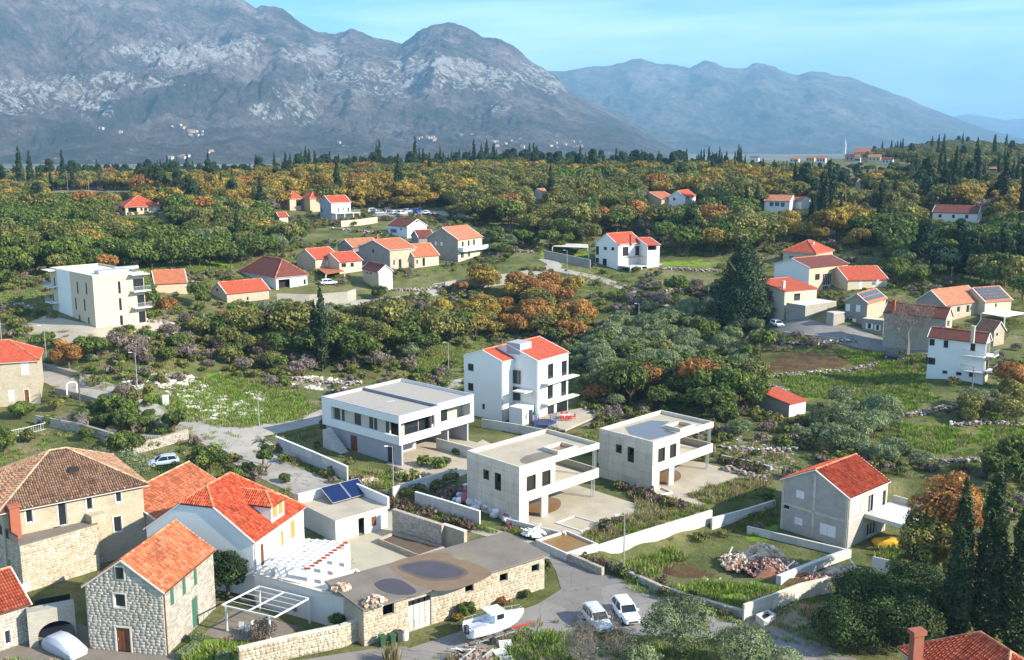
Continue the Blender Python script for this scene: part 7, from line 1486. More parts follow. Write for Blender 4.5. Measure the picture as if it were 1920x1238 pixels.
for i, (x, y, mt) in enumerate([(700,399,'carwhite'),(712,402,'carsilver'),(728,398,'metal_d'),(742,402,'carwhite'),(754,403,'carwhite'),(764,399,'carsilver'),(782,400,'blue'),(800,402,'carwhite')]):
    car(x, y, .4+i*.15, ['white car at the left end of the parking place above the village','silver blue car second from the left on the parking place','dark car third from the left on the parking place','white car in the middle of the parking place','white car nearest the white cottage roof on the parking place','silver car right of the middle on the parking place','blue car near the right end of the parking place','white car at the right end of the parking place'][i], M[mt], i % 2 == 0, group='cars on the parking place above the village')
# car under a cover
g = G(122, 1222); e = empty('covered_car', g, heading((80,1200),(165,1238)), 'car wrapped in a silver cover in the shaded yard by the archway', 'covered car')
cv = loft([(-2.3, ring(.7, .1, .6, .7)), (-2.15, ring(.92, .06, .95, .75)), (-1.5, ring(1.0, .04, 1.38, .66)), (-.4, ring(1.02, .04, 1.5, .64)), (.6, ring(1.01, .04, 1.34, .68)), (1.4, ring(.98, .04, .98, .8)), (2.1, ring(.9, .06, .8, .8)), (2.3, ring(.7, .1, .5, .7))], M['cover'], 'cover', e)
MB().bar((-1.9, .72, .9), (1.9, .82, .8), .03, 4).build('strap', M['redthing'], e)
# boat on its trailer
g = G(928, 1196); bt = empty('motor_boat', (g[0], g[1], .55), heading((880,1204),(985,1172)), 'white motor boat with small cabin standing on a trailer in front of the garage', 'boat')
def hr(hw, kz, sz, c=.78): return [(0, kz), (hw*c, kz+(sz-kz)*.36), (hw*.96, kz+(sz-kz)*.75), (hw, sz), (-hw, sz), (-hw*.96, kz+(sz-kz)*.75), (-hw*c, kz+(sz-kz)*.36), (-.001, kz)]
loft([(-2.9, hr(1.08, .18, 1.12)), (-1.5, hr(1.18, .1, 1.14)), (0, hr(1.18, .08, 1.2)), (1.2, hr(1.0, .12, 1.3)), (2.2, hr(.66, .3, 1.42)), (2.9, hr(.28, .7, 1.52)), (3.2, hr(.05, 1.1, 1.58))], M['carwhite'], 'hull', bt, True)
MB().box(-2.75, -.92, 1.0, -.35, .92, 1.16).build('cockpit', M['cover'], bt)
for y in (-1, 1): MB().box(-2.85, y*1.0-.09, 1.13, -.2, y*1.0+.09, 1.42).build('gunwale', M['carwhite'], bt)
cb = loft([(-.45, [(-.82, 1.15), (.82, 1.15), (.72, 2.2), (-.72, 2.2)]), (.55, [(-.8, 1.2), (.8, 1.2), (.68, 2.2), (-.68, 2.2)]), (1.25, [(-.68, 1.3), (.68, 1.3), (.6, 1.6), (-.6, 1.6)]), (2.3, [(-.4, 1.42), (.4, 1.42), (.35, 1.58), (-.35, 1.58)])], M['carwhite'], 'cabin', bt, True)
MB().box(-.9, -.85, 2.2, .75, .85, 2.28).build('cabin_roof', M['carwhite'], bt)
for y in (-1, 1): MB().box(-.2, y*.8-.03, 1.6, .5, y*.8+.03, 2.08).build('window', M['glass'], cb)
MB().poly; q = MB(); q.poly([(.6, -.62, 2.12), (1.22, -.56, 1.66), (1.22, .56, 1.66), (.6, .62, 2.12)][::-1]); q.build('windscreen', M['glass'], cb)
for y in (-1, 1):
    q = MB(); q.bar((.9, y*.75, 1.85), (2.9, y*.2, 1.95), .025, 4); q.bar((-2.7, y*1.0, 1.75), (-.9, y*.95, 1.8), .025, 4)
    for x in (1.5, 2.2): q.bar((x, y*(.9-.22*x+.1), 1.4), (x, y*(.9-.22*x+.1), 1.9), .02, 4)
    for x in (-2.7, -1.8, -.9): q.bar((x, y*1.0, 1.3), (x, y*1.0, 1.77), .02, 4)
    q.build('rail', M['metal'], bt)
MB().box(-3.2, -.22, .7, -2.9, .22, 1.5).build('outboard_motor', M['metal_d'], bt)
tl = empty('boat_trailer', (g[0], g[1], .04), bt.rotation_euler.z, 'galvanised trailer with red drawbar under the white boat', 'trailer'); q = MB()
for y in (-.7, .7): q.bar((-2.5, y, .42), (1.8, y, .42), .06, 4)
for x in (-2.2, -.8, .6, 1.8): q.bar((x, -.9, .42), (x, .9, .42), .06, 4)
q.build('frame', M['metal'], tl); MB().bar((1.8, 0, .42), (4.1, 0, .35), .09, 4).build('drawbar', M['redthing'], tl)
for y in (-1, 1): MB().bar((-.8, y*1.0-.1, .32), (-.8, y*1.0+.1, .32), .32, 14).build('wheel', M['tyre'], tl)
for i, (x, y, a) in enumerate([(948,1212,.2),(938,1226,.5),(950,1240,.1)]):
    g = G(x, y); e = empty('pallet', (g[0], g[1], .05), a, ['topmost white slatted pallet under the stern side of the boat','middle white slatted pallet below the boat','lowest white slatted pallet at the bottom edge below the boat'][i], 'pallet', 'pallets by the boat'); R_ = Matrix.Rotation(.5 if i == 0 else .12, 4, 'X')
    for k in range(7): MB().box(-.6, -.5+k*.155, .12, .6, -.5+k*.155+.1, .14, R_).build('slat', M['white2'], e)
    for k in (-.5, 0, .42): MB().box(k, -.5, 0, k+.08, .53, .117, R_).build('runner', M['white2'], e)
# refuse bins
for i, (x, y, mt, hh, lb) in enumerate([(717,1212,'binG',1.05,'green wheeled bin nearest the stone wall'),(736,1210,'binG',1.1,'green wheeled bin in the middle of the bins'),(749,1203,'metal_d',1.0,'dark grey wheeled bin behind the green ones')]):
    g = G(x, y); e = empty('wheeled_bin', (g[0], g[1], .03), .5, lb, 'bin', 'wheeled bins by the garage wall'); m_ = M[mt]
    q = MB(); b0 = [(-.26, -.3), (.26, -.3), (.26, .3), (-.26, .3)]; lo = [(x_*.8, y_*.8, .08) for x_, y_ in b0]; hi = [(x_, y_, hh-.1) for x_, y_ in b0]
    for k in range(4): j = (k+1) % 4; q.poly([lo[k], lo[j], hi[j], hi[k]])
    q.poly(lo[::-1]); q.poly(hi); q.build('body', m_, e); MB().box(-.3, -.36, hh-.1, .3, .34, hh).build('lid', m_, e)
    for y_ in (-.2, .2): MB().bar((y_-.04, .28, .1), (y_+.04, .28, .1), .1, 10).build('wheel', M['tyre'], e)
g = G(759, 1200); e = empty('water_butt', (g[0], g[1], .03), 0, 'white cylindrical barrel beside the rusty garage doors', 'barrel'); q = MB(); rr = [.34, .38, .39, .37, .4]
for i in range(4): q.bar((0, 0, i*.28), (0, 0, (i+1)*.28), rr[i], 14, rr[i+1])
q.build('barrel', M['white2'], e); MB().bar((0, 0, 1.121), (0, 0, 1.15), .42, 14).build('lid', M['cream'], e)
# street lamps and poles
def lamp(px, py, top, label, arm=1, mat='metal'):
    g = G(px, py); e = empty('street_lamp', g, 0, label, 'street lamp', 'street lamps of the village'); h_ = max(3, zat(g[0], g[1], top)-g[2]); MB().bar((0, 0, -.3), (0, 0, h_), .085, 8, .05).build('post', M[mat], e)
    MB().bar((0, 0, h_-.02), (-arm*.7, -.1, h_+.12), .03, 5).build('arm', M[mat], e); MB().box(min(-arm*.55, -arm*1.05), -.22, h_+.08, max(-arm*.55, -arm*1.05), 0, h_+.17).build('lamp_head', M['frame_w'], e)
lamp(738,932,838,'grey street lamp in front of the flat modern house'); lamp(1169,1078,967,'grey street lamp at the bright retaining wall'); lamp(259,748,662,'white street lamp at the left meadow beside the road'); lamp(87,672,612,'street lamp behind the left roadside house'); lamp(486,800,740,'thin street lamp at the road fork beside the meadow'); lamp(841,702,643,'street lamp behind the three storey white house'); lamp(3,640,560,'street lamp at the extreme left edge')
lamp(1063,517,470,'lamp post on the yard left of the white hillside house'); lamp(1197,626,570,'lamp post below the white hillside house')
def pole(px, py, top, label):
    g = G(px, py); e = empty('utility_pole', g, .3, label, 'utility pole', 'wooden utility poles'); h_ = max(3, zat(g[0], g[1], top)-g[2]); MB().bar((0, 0, -.3), (0, 0, h_), .12, 7, .08).build('post', M['greytwig'], e); MB().box(-.6, -.04, h_-.5, .6, .04, h_-.4).build('cross_arm', M['greytwig'], e)
pole(1822,738,688,'wooden pole in front of the white three storey house'); pole(1328,566,527,'pole left of the big dark conifer'); pole(1783,532,499,'pole behind the salmon roofed house'); pole(52,360,314,'tall pole at the far left on the ridge'); pole(128,368,320,'second tall pole from the left on the ridge'); pole(167,362,328,'third pole from the left on the ridge'); pole(1311,643,602,'pole in the olive grove'); pole(1693,1175,1110,'pole in the dark thicket near the lower right')
# loose things
g = G(311, 760); e = empty('utility_cabinet', g, .2, 'white utility cabinet on the meadow by the road', 'cabinet'); MB().box(-.5, -.25, 0, .5, .25, 1.7).build('box', M['white2'], e); MB().box(-.42, -.28, .15, -.02, -.251, 1.6).build('door', M['white'], e); MB().box(.02, -.28, .15, .42, -.251, 1.6).build('door', M['white'], e)
g = atz(1021, 800, .03); e = empty('trampoline', g, 0, 'round trampoline with blue rim and net in front of the three storey house', 'trampoline'); q = MB(); q2 = MB(); n = 16; r_ = 1.9
for i in range(n):
    a, b_ = i*2*PI/n, (i+1)*2*PI/n; p = lambda t, r, z: (math.cos(t)*r, math.sin(t)*r, z); q.poly([p(a, r_-.3, .82), p(a, r_, .8), p(b_, r_, .8), p(b_, r_-.3, .82)]); q.poly([p(a, r_, .8), p(a, r_, .7), p(b_, r_, .7), p(b_, r_, .8)])
q.build('rim', M['blue'], e); MB().prism([(math.cos(i*2*PI/n)*(r_-.3), math.sin(i*2*PI/n)*(r_-.3)) for i in range(n)], .76, .79).build('mat', M['frame_d'], e)
for i in range(6): t = i*PI/3; MB().bar((math.cos(t)*r_, math.sin(t)*r_, 0), (math.cos(t)*r_, math.sin(t)*r_, 2.5), .04, 5).build('post', M['blue'], e)
for i in range(6):
    a, b_ = i*PI/3, (i+1)*PI/3; q = MB()
    for z in (1.1, 1.5, 1.9, 2.3): q.bar((math.cos(a)*r_, math.sin(a)*r_, z), (math.cos(b_)*r_, math.sin(b_)*r_, z), .012, 3)
    for k in range(1, 6): x = math.cos(a)*r_*(1-k/6)+math.cos(b_)*r_*k/6; y = math.sin(a)*r_*(1-k/6)+math.sin(b_)*r_*k/6; q.bar((x, y, .8), (x, y, 2.45), .01, 3)
    q.build('net', M['metal_d'], e)
g = atz(1002, 790, .03); e = empty('closed_parasol', g, 0, 'closed green parasol beside the trampoline', 'parasol'); MB().bar((0, 0, 0), (0, 0, 3.0), .04, 6).build('pole', M['metal'], e); MB().bar((0, 0, 1.1), (0, 0, 3.0), .26, 8, .05).build('canopy', M['teal'], e)
g = atz(1060, 786, .03); e = empty('garden_table', g, .3, 'pale garden table on the terrace of the three storey house', 'table'); MB().box(-.9, -.5, .7, .9, .5, .76).build('tabletop', M['white2'], e)
for x in (-.8, .75):
    for y in (-.42, .38): MB().box(x, y, 0, x+.06, y+.06, .7).build('leg', M['white2'], e)
def chair(x, y, z, a, label, mat, group):
    e = empty('garden_chair', (x, y, z), a, label, 'chair', group); MB().box(-.24, -.24, .42, .24, .24, .47).build('seat', mat, e); MB().box(-.24, .2, .47, .24, .25, .95).build('backrest', mat, e)
    for u in (-.22, .18):
        for v in (-.22, .18): MB().box(u, v, 0, u+.04, v+.04, .42).build('leg', mat, e)
for i, (dx, dy, a) in enumerate([(-.6,-1,PI),(.1,-1,PI),(.7,-.95,PI),(-.5,.9,0),(.3,.9,0),(1.4,0,-PI/2)]): chair(g[0]+dx, g[1]+dy, .03, a+.3, 'red garden chair round the pale table of the three storey house', M['redthing'], 'red chairs round the pale garden table')
# sacks of insulation heaped beside the first villa
def sack_mesh(seed, mat):
    bm = bmesh.new(); bmesh.ops.create_icosphere(bm, subdivisions=2, radius=.5); rg = random.Random(seed)
    for v in bm.verts:
        c = v.co; c.x = math.copysign(abs(c.x*2)**.6/2, c.x)*1.5; c.y = math.copysign(abs(c.y*2)**.7/2, c.y); c.z = math.copysign(abs(c.z*2)**.7/2, c.z)*.8; v.co = c*rg.uniform(.93, 1.07)
    me = bpy.data.meshes.new('sack'); bm.to_mesh(me); bm.free(); me.materials.append(mat); return me
SK = [sack_mesh(i, [M['tyvek'], M['redsack'], M['tyvek'], M['cover'], M['fabric'], M['redsack']][i]) for i in range(6)]; SKN = ['white', 'red', 'white', 'grey', 'bright white', 'red']
rg = random.Random(5)
for i in range(96):
    a_, b_, c_, d_ = Vector((818,928)), Vector((868,912)), Vector((965,990)), Vector((978,966)); t = rg.random(); u_ = rg.random(); q_ = (a_.lerp(c_, t)).lerp(b_.lerp(d_, t), u_)
    p = G(*q_); lay = 1.5*math.exp(-((t-.55)/.33)**2)*(1-abs(u_-.6))*rg.random()
    k = rg.randrange(6); o = link('building_sack', SK[k]); o.location = (p[0], p[1], .25+lay); o.rotation_euler = (rg.uniform(-.5, .5), rg.uniform(-.5, .5), rg.uniform(0, 6.28)); s_c = rg.uniform(.6, 1.05); o.scale = (s_c, s_c, s_c); tag(o, f'{SKN[k]} sack in the heap against the first concrete villa', 'sack', 'sacks heaped against the first concrete villa')
def heap(name, label, px, py, r, h, n, cols, seed, z=None, planks=0):
    g = G(px, py) if z is None else atz(px, py, z); e = empty(name, g, 0, label, name.replace('_', ' ')); rg = random.Random(seed); mb = MB(); kk = 18
    for i in range(6):
        for j in range(kk):
            def P_(a, b): rr = r*(1-a/6); t = b*2*PI/kk; q = 1+.25*math.sin(t*3+seed)+.1*math.sin(t*7); zz = h*(1-(1-a/6)**2)*(1-.15*math.sin(t*5+a))-.05; return (math.cos(t)*rr*q, math.sin(t)*rr*q, zz)
            mb.poly([P_(i, j), P_(i, (j+1) % kk), P_(i+1, (j+1) % kk), P_(i+1, j)])
    mb.build('mound', M[cols[0]], e, True); V = []; Fc = []; T = []
    q = MB()
    for i in range(n):
        a = rg.uniform(0, 6.28); rr = r*1.15*rg.random()**.6; zz = h*(1-(rr/r)**2)*.95 if rr < r else 0; s = rg.uniform(.07, .26); q.cur = rg.random(); q.box(-s, -s*.7, -s*.5, s, s*.7, s*.5, Matrix.Translation((math.cos(a)*rr, math.sin(a)*rr, zz+.02))@Matrix.Rotation(rg.uniform(0, 3), 4, Vector((rg.random(), rg.random(), rg.random()+.1)).normalized()))
    o = q.build('debris', cols[1], e); o['kind'] = 'stuff'
    for i in range(planks): a = rg.uniform(0, 6.28); MB().box(-1.1, -.09, 0, 1.1, .09, .04, Matrix.Translation((rg.uniform(-.6, .6)*r, rg.uniform(-.6, .6)*r, h*rg.uniform(.5, 1.1)))@Matrix.Rotation(a, 4, 'Z')@Matrix.Rotation(rg.uniform(-.7, .7), 4, 'Y')).build('plank', M['white2'], e)
SL = tonemat('sandy_rubble', [(0., (.3, .2, .13)), (.5, (.45, .34, .24)), (1., (.6, .54, .46))], .9, fine=3); RR = tonemat('reddish_rubble', [(0., (.16, .07, .05)), (.5, (.32, .16, .12)), (1., (.5, .42, .36))], .9, fine=3)
M['sand'] = plain('building_sand', (.5, .4, .28), .95, .15, 1.5); M['redsoil'] = plain('red_soil', (.26, .12, .08), .95, .25, 1.5)
heap('rubble_heap', 'heap of pale sand with planks behind the red soil plot', 1432, 1045, 2.1, 1.5, 120, ['sand', SL], 1, -1.7, 3)
heap('rubble_heap', 'reddish rubble heap in front of the sand heap', 1455, 1068, 3.0, 1.1, 420, ['redsoil', RR], 2, -1.3, 2)
heap('rubble_heap', 'flat heap of broken bricks and boards left of the sand', 1395, 1055, 2.4, .6, 260, ['redsoil', SL], 3, -1.6, 6)
heap('rubble_heap', 'dark red earth heap behind the thick concrete wall', 1535, 1094, 2.6, .8, 240, ['redsoil', RR], 4, -.7)
heap('rubble_heap', 'pale stone rubble heap near the block house entrance', 1590, 1082, 2.3, 1.0, 260, ['sand', SL], 5, -1.1, 2)
heap('rubble_heap', 'pale gravel heap between the lane and the modern house', 690, 905, 1.6, .5, 120, ['sand', SL], 6)
heap('stone_heap', 'small heap of stones on the near edge of the garage roof', 703, 1130, .9, .5, 60, ['oldroof', SL], 7, 3.9)
heap('stone_heap', 'little heap of stones on the far edge of the garage roof', 641, 1103, .7, .35, 50, ['oldroof', SL], 8, 3.8)
heap('brushwood_heap', 'heap of branches and scrap below the white boat', 885, 1234, 1.8, .5, 120, ['trunk', RD], 9, 0, 5)
heap('timber_heap', 'stack of rough timber at the end of the plot wall', 785, 918, 1.2, .9, 60, ['wood', RD], 10, 0, 14)
heap('debris_heap', 'torn white plastic and boards in the weeds beside the villa', 1000, 1000, 1.2, .4, 30, ['tyvek', tonemat('white_scrap', [(0., (.5, .5, .5)), (1., (.75, .75, .74))])], 11, .5, 5)
heap('board_heap', 'white boards and cut branches at the edge of the red soil plot', 1340, 1105, 1.2, .35, 50, ['sand', SL], 12, -.6, 7)
heap('brick_heap', 'small heap of terracotta bricks beside the white boards', 1290, 1100, .8, .3, 60, ['redsoil', RR], 13, -.5)
# white railing in the left gardens
def fence(px, h_, label, name='railing_fence', mat='frame_w', gap=.35):
    W_ = [Vector(G(*p)) for p in px]; e = empty(name, (0, 0, 0), 0, label, 'fence')
    for i in range(len(W_)-1):
        a, b_ = W_[i], W_[i+1]; n = max(1, int((b_-a).length/gap)); up = Vector((0, 0, h_)); MB().bar(a+up, b_+up, .04, 4).build('rail', M[mat], e); MB().bar(a+up*.12, b_+up*.12, .03, 4).build('rail', M[mat], e)
        for k in range(n): p = a.lerp(b_, k/n); MB().bar(p, p+up, .035 if k % 6 == 0 else .018, 4).build('baluster', M[mat], e)
fence([(16,822),(50,815),(86,806)], 1.1, 'white metal railing in the garden above the mansion roof')
fence([(812,541),(850,536),(905,527)], 1.1, 'white railing along the village lane', gap=.6)
g = G(136, 744); e = empty('white_gateway', g, .5, 'small white arched gateway on the road side in the left gardens', 'gateway')
for x in (-.9, .7): MB().box(x, -.2, 0, x+.22, .2, 2.0).build('pillar', M['white'], e)
q = MB()
for i in range(8): a, b_ = PI*i/8, PI*(i+1)/8; q.bar((-.8*math.cos(a), 0, 2+.5*math.sin(a)), (-.8*math.cos(b_), 0, 2+.5*math.sin(b_)), .12, 5)
q.build('arch', M['white'], e)
# clipped hedges, pampas grass, garden furniture
def hedge(px, py, L_, w_, h_, a, label, seed, cat='hedge'):
    g = G(px, py); e = empty('clipped_hedge', g, a, label, cat); rng_ = np.random.default_rng(seed); n = int(900*L_); C = rng_.uniform(-1, 1, (n, 3)); ax = rng_.integers(0, 3, n); C[np.arange(n), ax] = np.sign(C[np.arange(n), ax]); Nn = np.zeros((n, 3)); Nn[np.arange(n), ax] = C[np.arange(n), ax]
    C = C/np.maximum(1, np.linalg.norm(C, axis=1)[:, None]**.35)*[L_/2, w_/2, h_/2]+[0, 0, h_/2]; link('foliage', leaves_mesh('foliage', C, Nn+rng_.normal(size=(n, 3))*.4, rng_.uniform(.05, .11, n), rng_.random(n), LM['olive'], rng_), e)
hedge(372, 1203, 1.2, 1.2, .9, 0, 'round clipped grey green bush at the cottage corner', 1, 'bush'); hedge(352, 1225, 3.0, .9, .6, 1.2, 'low clipped hedge on the left of the cottage lawn', 2); hedge(420, 1240, 1.3, 1.1, .8, 0, 'round clipped bush on the near side of the lawn', 3, 'bush')
hero('twig', 495, 1200, 1.3, 1.9, 'grey shrub under the metal pergola', 'garden_shrub', 61, 3000, .08, .1, 14, 'shrub')
hero('holm', 640, 1180, 1.2, 1.8, 'dark shrub in the shade of the whitewashed wall', 'garden_shrub', 62, 3000, .09, .1, 14, 'shrub')
hero('twig', 575, 1150, 1.2, 1.4, 'dry climbing shrub on top of the stone garden wall', 'garden_shrub', 63, 2600, .09, .1, 14, 'shrub')
for i, (x, y) in enumerate([(452,1186),(466,1190),(478,1182),(490,1194)]): chair(*G(x, y), .6*i, 'pale chair in the shade under the metal pergola', M['white2'], 'pale chairs under the metal pergola')
for (x, y, s, lb) in [(246,802,1.5,'yellow pampas grass by the bend of the left road'),(735,1246,1.3,'feathery pampas grass at the bottom edge near the bins')]:
    e = link('pampas_grass', tuft_mesh('pampas_grass', 'dry', int(x), 300, 1.3, .5)); e.location = G(x, y); e.scale = (s, s, s); tag(e, lb, 'grass clump')
for (x, y, lb, k, sd) in [(860,1163,'yellowish weeds at the foot of the garage wall left of the dark bush','gold',71),(985,1120,'yellow green agave like plants at the foot of the garage wall','oliveoak',72),(945,1135,'low orange plants along the garage wall','rust',73)]:
    hero(k, x, y, .8, .8, lb, 'wall_plant', sd, 1500, .08, .02, 12, 'plant')
# porch clutter of the block house
root, fr, P = HOUSES['brick']
for i, (x, y, c, lb) in enumerate([(1660,1017,'yellow','large yellow cover over goods under the porch slab'),(1700,1015,'yellow','orange cover right of the porch column')]):
    g = atz(x, y, -1.7); e = link('covered_goods', SK[0].copy()); e.data.materials.clear(); e.data.materials.append(M[c]); e.location = g; e.scale = (2.0-i*.6, 1.6, 1.5-i*.3); tag(e, lb, 'covered goods')
# satellite dishes
def dish(key, face, px, py, r, label):
    root, fr, P = HOUSES[key]; u, v = fr.onface(face, px, py); m = fmap(face, fr); p = fr.M@Vector(m(u, v, .4)); e = empty('satellite_dish', p, fr.rz, label, 'satellite dish'); q = MB(); n = 12
    for i in range(n): a, b_ = i*2*PI/n, (i+1)*2*PI/n; q.poly([(0, 0, 0), (math.cos(a)*r, -.15, math.sin(a)*r), (math.cos(b_)*r, -.15, math.sin(b_)*r)])
    q.build('bowl', M['white2'], e); MB().bar((0, .38, 0), (0, 0, 0), .03, 4).build('arm', M['metal'], e); MB().bar((0, 0, -r*.8), (0, -.6, 0), .02, 4).build('feed_arm', M['metal'], e)
dish('terrace', 'C', 44, 1098, .55, 'white satellite dish at the corner of the stone terrace block'); dish('rB', 'C', 1583, 511, .5, 'satellite dish on the tall white house'); dish('rC', 'C', 1645, 527, .5, 'satellite dish at the right end of the low red roofed house')
# carport, awning and carport roofs
def shelter(px4, zpx, label, mat, name='carport', drop=2.6):
    g0 = G(*zpx); W_ = [Vector(atz(*p, g0[2]+drop)) for p in px4]; e = empty(name, (0, 0, 0), 0, label, name.replace('_', ' ')); q = MB(); slab(q, W_, (W_[1]-W_[0]).normalized(), .12); q.build('roof', M[mat], e)
    for p in W_: MB().box(p.x-.12, p.y-.12, g0[2]-.5, p.x+.12, p.y+.12, g0[2]+drop-.12).build('post', M['white2'], e)
shelter([(611,514),(646,508.5),(628,500),(594,503)], (611,535), 'open carport with orange tiled roof in the village centre', 'orange')
shelter([(1036,462),(1104,465),(1102,458),(1050,456)], (1070,480), 'open concrete carport left of the white hillside house', 'concrete')
shelter([(1884,594),(1925,587),(1871,579),(1840,587)], (1884,615), 'white awning on posts in front of the striped solar roof', 'fabric', 'white_awning')
# solar panels on tiled roofs (sunny slope of a gable along c)
def roof_panels(key, n, rows, u0, u1, s0, s1, lift=.16):
    root, fr, P = HOUSES[key]; o_ = [c for c in root.children if c.name.startswith('roof')][0]; z = max(v.co.z for v in o_.data.vertices); rise = z-fr.h; hy = fr.la/2
    for r in range(rows):
        for i in range(n):
            a, b_ = u0+(u1-u0)*i/n, u0+(u1-u0)*(i+.96)/n; t0, t1 = s0+(s1-s0)*r/rows, s0+(s1-s0)*(r+.78)/rows
            f = lambda u, t: Vector((fr.lc*u, hy*t, fr.h+rise*t+lift)); q = MB(); slab(q, [f(a, t0), f(b_, t0), f(b_, t1), f(a, t1)], (1, 0, 0), .05); P('solar_panel', q, M['solar_g'])
roof_panels('rF', 8, 2, .04, .97, .08, .95); roof_panels('rI', 8, 4, .03, .95, .05, .97)
root, fr, P = HOUSES['vH']; 
# ---------------------------------------------------------------- hilltop church and hamlets
g = G(1583, 296); ch = empty('church_tower', g, -.6, 'slender pale church bell tower with pointed spire on the hill', 'church tower'); hh = zat(g[0], g[1], 272)-g[2]; tp = zat(g[0], g[1], 258)-g[2]; w_ = 3.9
MB().box(-w_, -w_, -4, w_, w_, hh).build('shaft', M['stonetrim'], ch); q = MB()
for k in range(4): c4 = [(-w_, -w_), (w_, -w_), (w_, w_), (-w_, w_)]; a, b_ = c4[k], c4[(k+1) % 4]; q.poly([(*a, hh+.2), (*b_, hh+.2), (0, 0, tp)])
q.box(-w_-.3, -w_-.3, hh-.1, w_+.3, w_+.3, hh+.2); q.build('spire', M['stonetrim'], ch)
for s in (-1, 1): MB().box(-1, s*w_-.05, hh-5, 1, s*w_+.05, hh-1.5).build('belfry_opening', M['dark'], ch); MB().box(s*w_-.05, -1, hh-5, s*w_+.05, 1, hh-1.5).build('belfry_opening', M['dark'], ch)
def far_house(x, y, wpx, hpx, wallm, roofm, label, rz=-.5, name='far_house', group=None, g=None, depth=.7, wins=True):
    g = G(x, y) if g is None else g; s = g[1]/F; W_, H_ = wpx*s, hpx*s; e = empty(name, g, rz, label, 'house', group); D_ = W_*depth; MB().box(-W_/2, -D_/2, -3, W_/2, D_/2, H_*.66).build('wall', M[wallm], e)
    q = MB(); z0, z1 = H_*.66, H_; slab(q, [(-W_/2-.3, -D_/2-.3, z0), (W_/2+.3, -D_/2-.3, z0), (W_/2+.3, 0, z1), (-W_/2-.3, 0, z1)], (1, 0, 0)); slab(q, [(-W_/2-.3, 0, z1), (W_/2+.3, 0, z1), (W_/2+.3, D_/2+.3, z0), (-W_/2-.3, D_/2+.3, z0)], (1, 0, 0))
    q.poly([(W_/2, -D_/2, z0), (W_/2, D_/2, z0), (W_/2, 0, z1)]); q.poly([(-W_/2, D_/2, z0), (-W_/2, -D_/2, z0), (-W_/2, 0, z1)]); q.build('roof', M[roofm], e)
    if wins:
        for u in (-.3, 0, .3): MB().box(W_*u-.5, -D_/2-.05, H_*.25, W_*u+.5, -D_/2-.01, H_*.5).build('window', M['glass'], e)
for x, y, w_, h_, wm, rm, lb in [(1616,302,26,24,'peach','salmon','big peach parish house right of the bell tower'),(1598,303,24,14,'stone','maroon','grey church nave at the foot of the bell tower'),(1608,306,10,16,'white2','salmon','narrow white house below the peach parish house'),(1640,304,22,14,'cream','salmon','cream house right of the peach parish house'),(1664,308,20,13,'white2','maroon','white house with dark roof at the right of the hamlet'),
    (1712,317,14,12,'white2','salmon','white house standing alone below the right end of the hamlet'),(1540,306,16,14,'white2','salmon','white house left of the bell tower'),(1520,304,15,11,'cream','salmon','low cream house among trees left of the bell tower'),(1490,305,16,10,'white2','salmon','house at the left end of the hilltop hamlet'),(1415,304,16,11,'white2','maroon','white house on the ridge left of the hamlet'),(1590,316,8,10,'white','salmon','small white chapel in the cypresses under the tower'),(1862,322,12,8,'cream','salmon','cream cottage on the wooded slope at the far right')]:
    far_house(x, y, w_, h_, wm, rm, lb, name='hamlet_house')
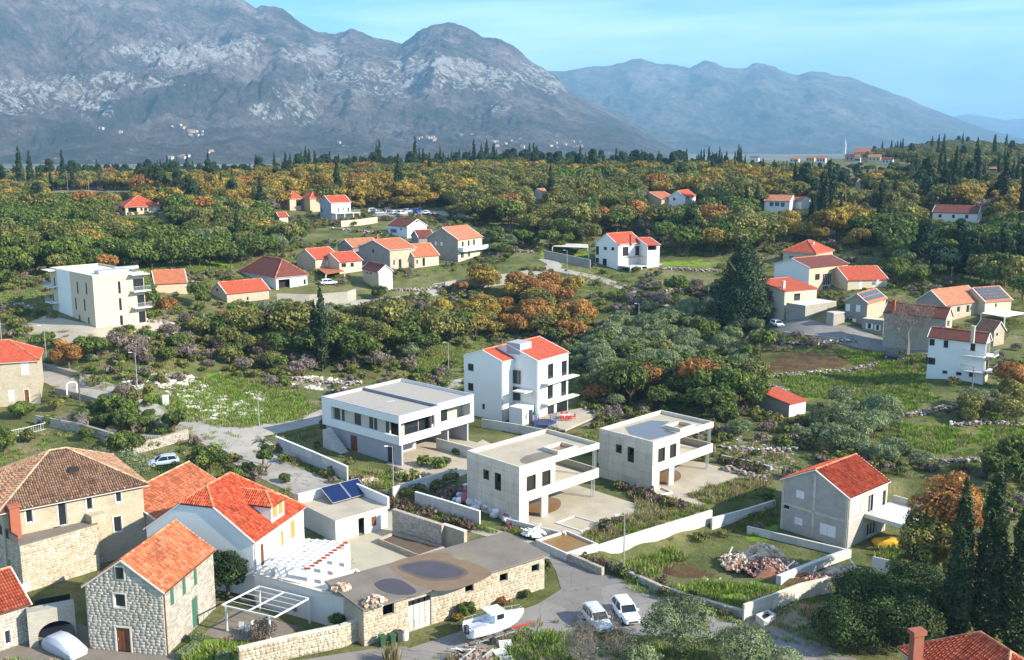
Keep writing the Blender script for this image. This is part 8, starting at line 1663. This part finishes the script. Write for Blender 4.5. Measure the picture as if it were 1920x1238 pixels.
# hamlets on the mountain foot: find the slope along each sight line
mo = bpy.data.objects['mountain']; mv = np.empty(len(mo.data.vertices)*3, np.float32); mo.data.vertices.foreach_get('co', mv); mv = mv.reshape(-1, 3); mpx, mpy = proj(mv[:, 0], mv[:, 1], mv[:, 2])
mo2 = bpy.data.objects['far_mountain']; mv2 = np.empty(len(mo2.data.vertices)*3, np.float32); mo2.data.vertices.foreach_get('co', mv2); mv2 = mv2.reshape(-1, 3); mpx2, mpy2 = proj(mv2[:, 0], mv2[:, 1], mv2[:, 2])
hl = MB().box(-7, -5, -4, 7, 5, 6); hme = hl.mesh('far_house', M['beige']); hr2 = MB(); slab(hr2, [(-7.5, -5.5, 6), (7.5, -5.5, 6), (7.5, 0, 9), (-7.5, 0, 9)], (1, 0, 0)); slab(hr2, [(-7.5, 0, 9), (7.5, 0, 9), (7.5, 5.5, 6), (-7.5, 5.5, 6)], (1, 0, 0)); rme = hr2.mesh('roof', M['salmon'])
rg = random.Random(9)
for (cx, cy, rx, ry, n, lb) in [(340,238,18,6,6,'tiny white house of the upper mountain hamlet, far left'),(385,252,30,6,11,'tiny white house of the hamlet below the upper one, far left'),(190,240,6,2,2,'lone tiny white house on the left mountain slope'),(232,250,5,2,1,'single tiny white house below the pale cliffs'),(340,297,22,3,6,'tiny white house at the foot of the left mountain'),(393,286,8,2,3,'tiny white house on the lower slope of the left mountain'),(660,272,24,5,4,'tiny white house in the middle of the mountain foot'),(805,262,20,4,8,'tiny white house of the hamlet under the cliffs'),(875,253,14,4,6,'tiny white house of the upper hamlet under the cliffs'),(950,270,34,7,12,'tiny white house of the large hamlet right of the cliffs'),(1050,272,40,6,10,'tiny white house of the hamlet at the right end of the mountain'),(1085,275,14,4,5,'tiny white house near the end of the long mountain ridge')]:
    for i in range(n):
        x, y = cx+rg.uniform(-rx, rx), cy+rg.uniform(-ry, ry); k = np.argmin((mpx-x)**2+(mpy-y)**2)
        e = link('mountain_house', hme); e.location = mv[k]; e.rotation_euler = (0, 0, rg.uniform(-1, .6)); s = rg.uniform(.5, 1.); e.scale = (s, s, s); tag(e, lb, 'house', lb.replace('house', 'houses')); link('roof', rme, e)

root, fr, P = HOUSES['corner']
p = atz(1716, 1238, 5.0); p = fr.Mi@Vector(p); q = MB().box(p.x-.45, p.y-.3, 1, p.x+.45, p.y+.3, 7.2).box(p.x-.6, p.y-.42, 7.2, p.x+.6, p.y+.42, 7.6); P('chimney', q, M['chimney'])
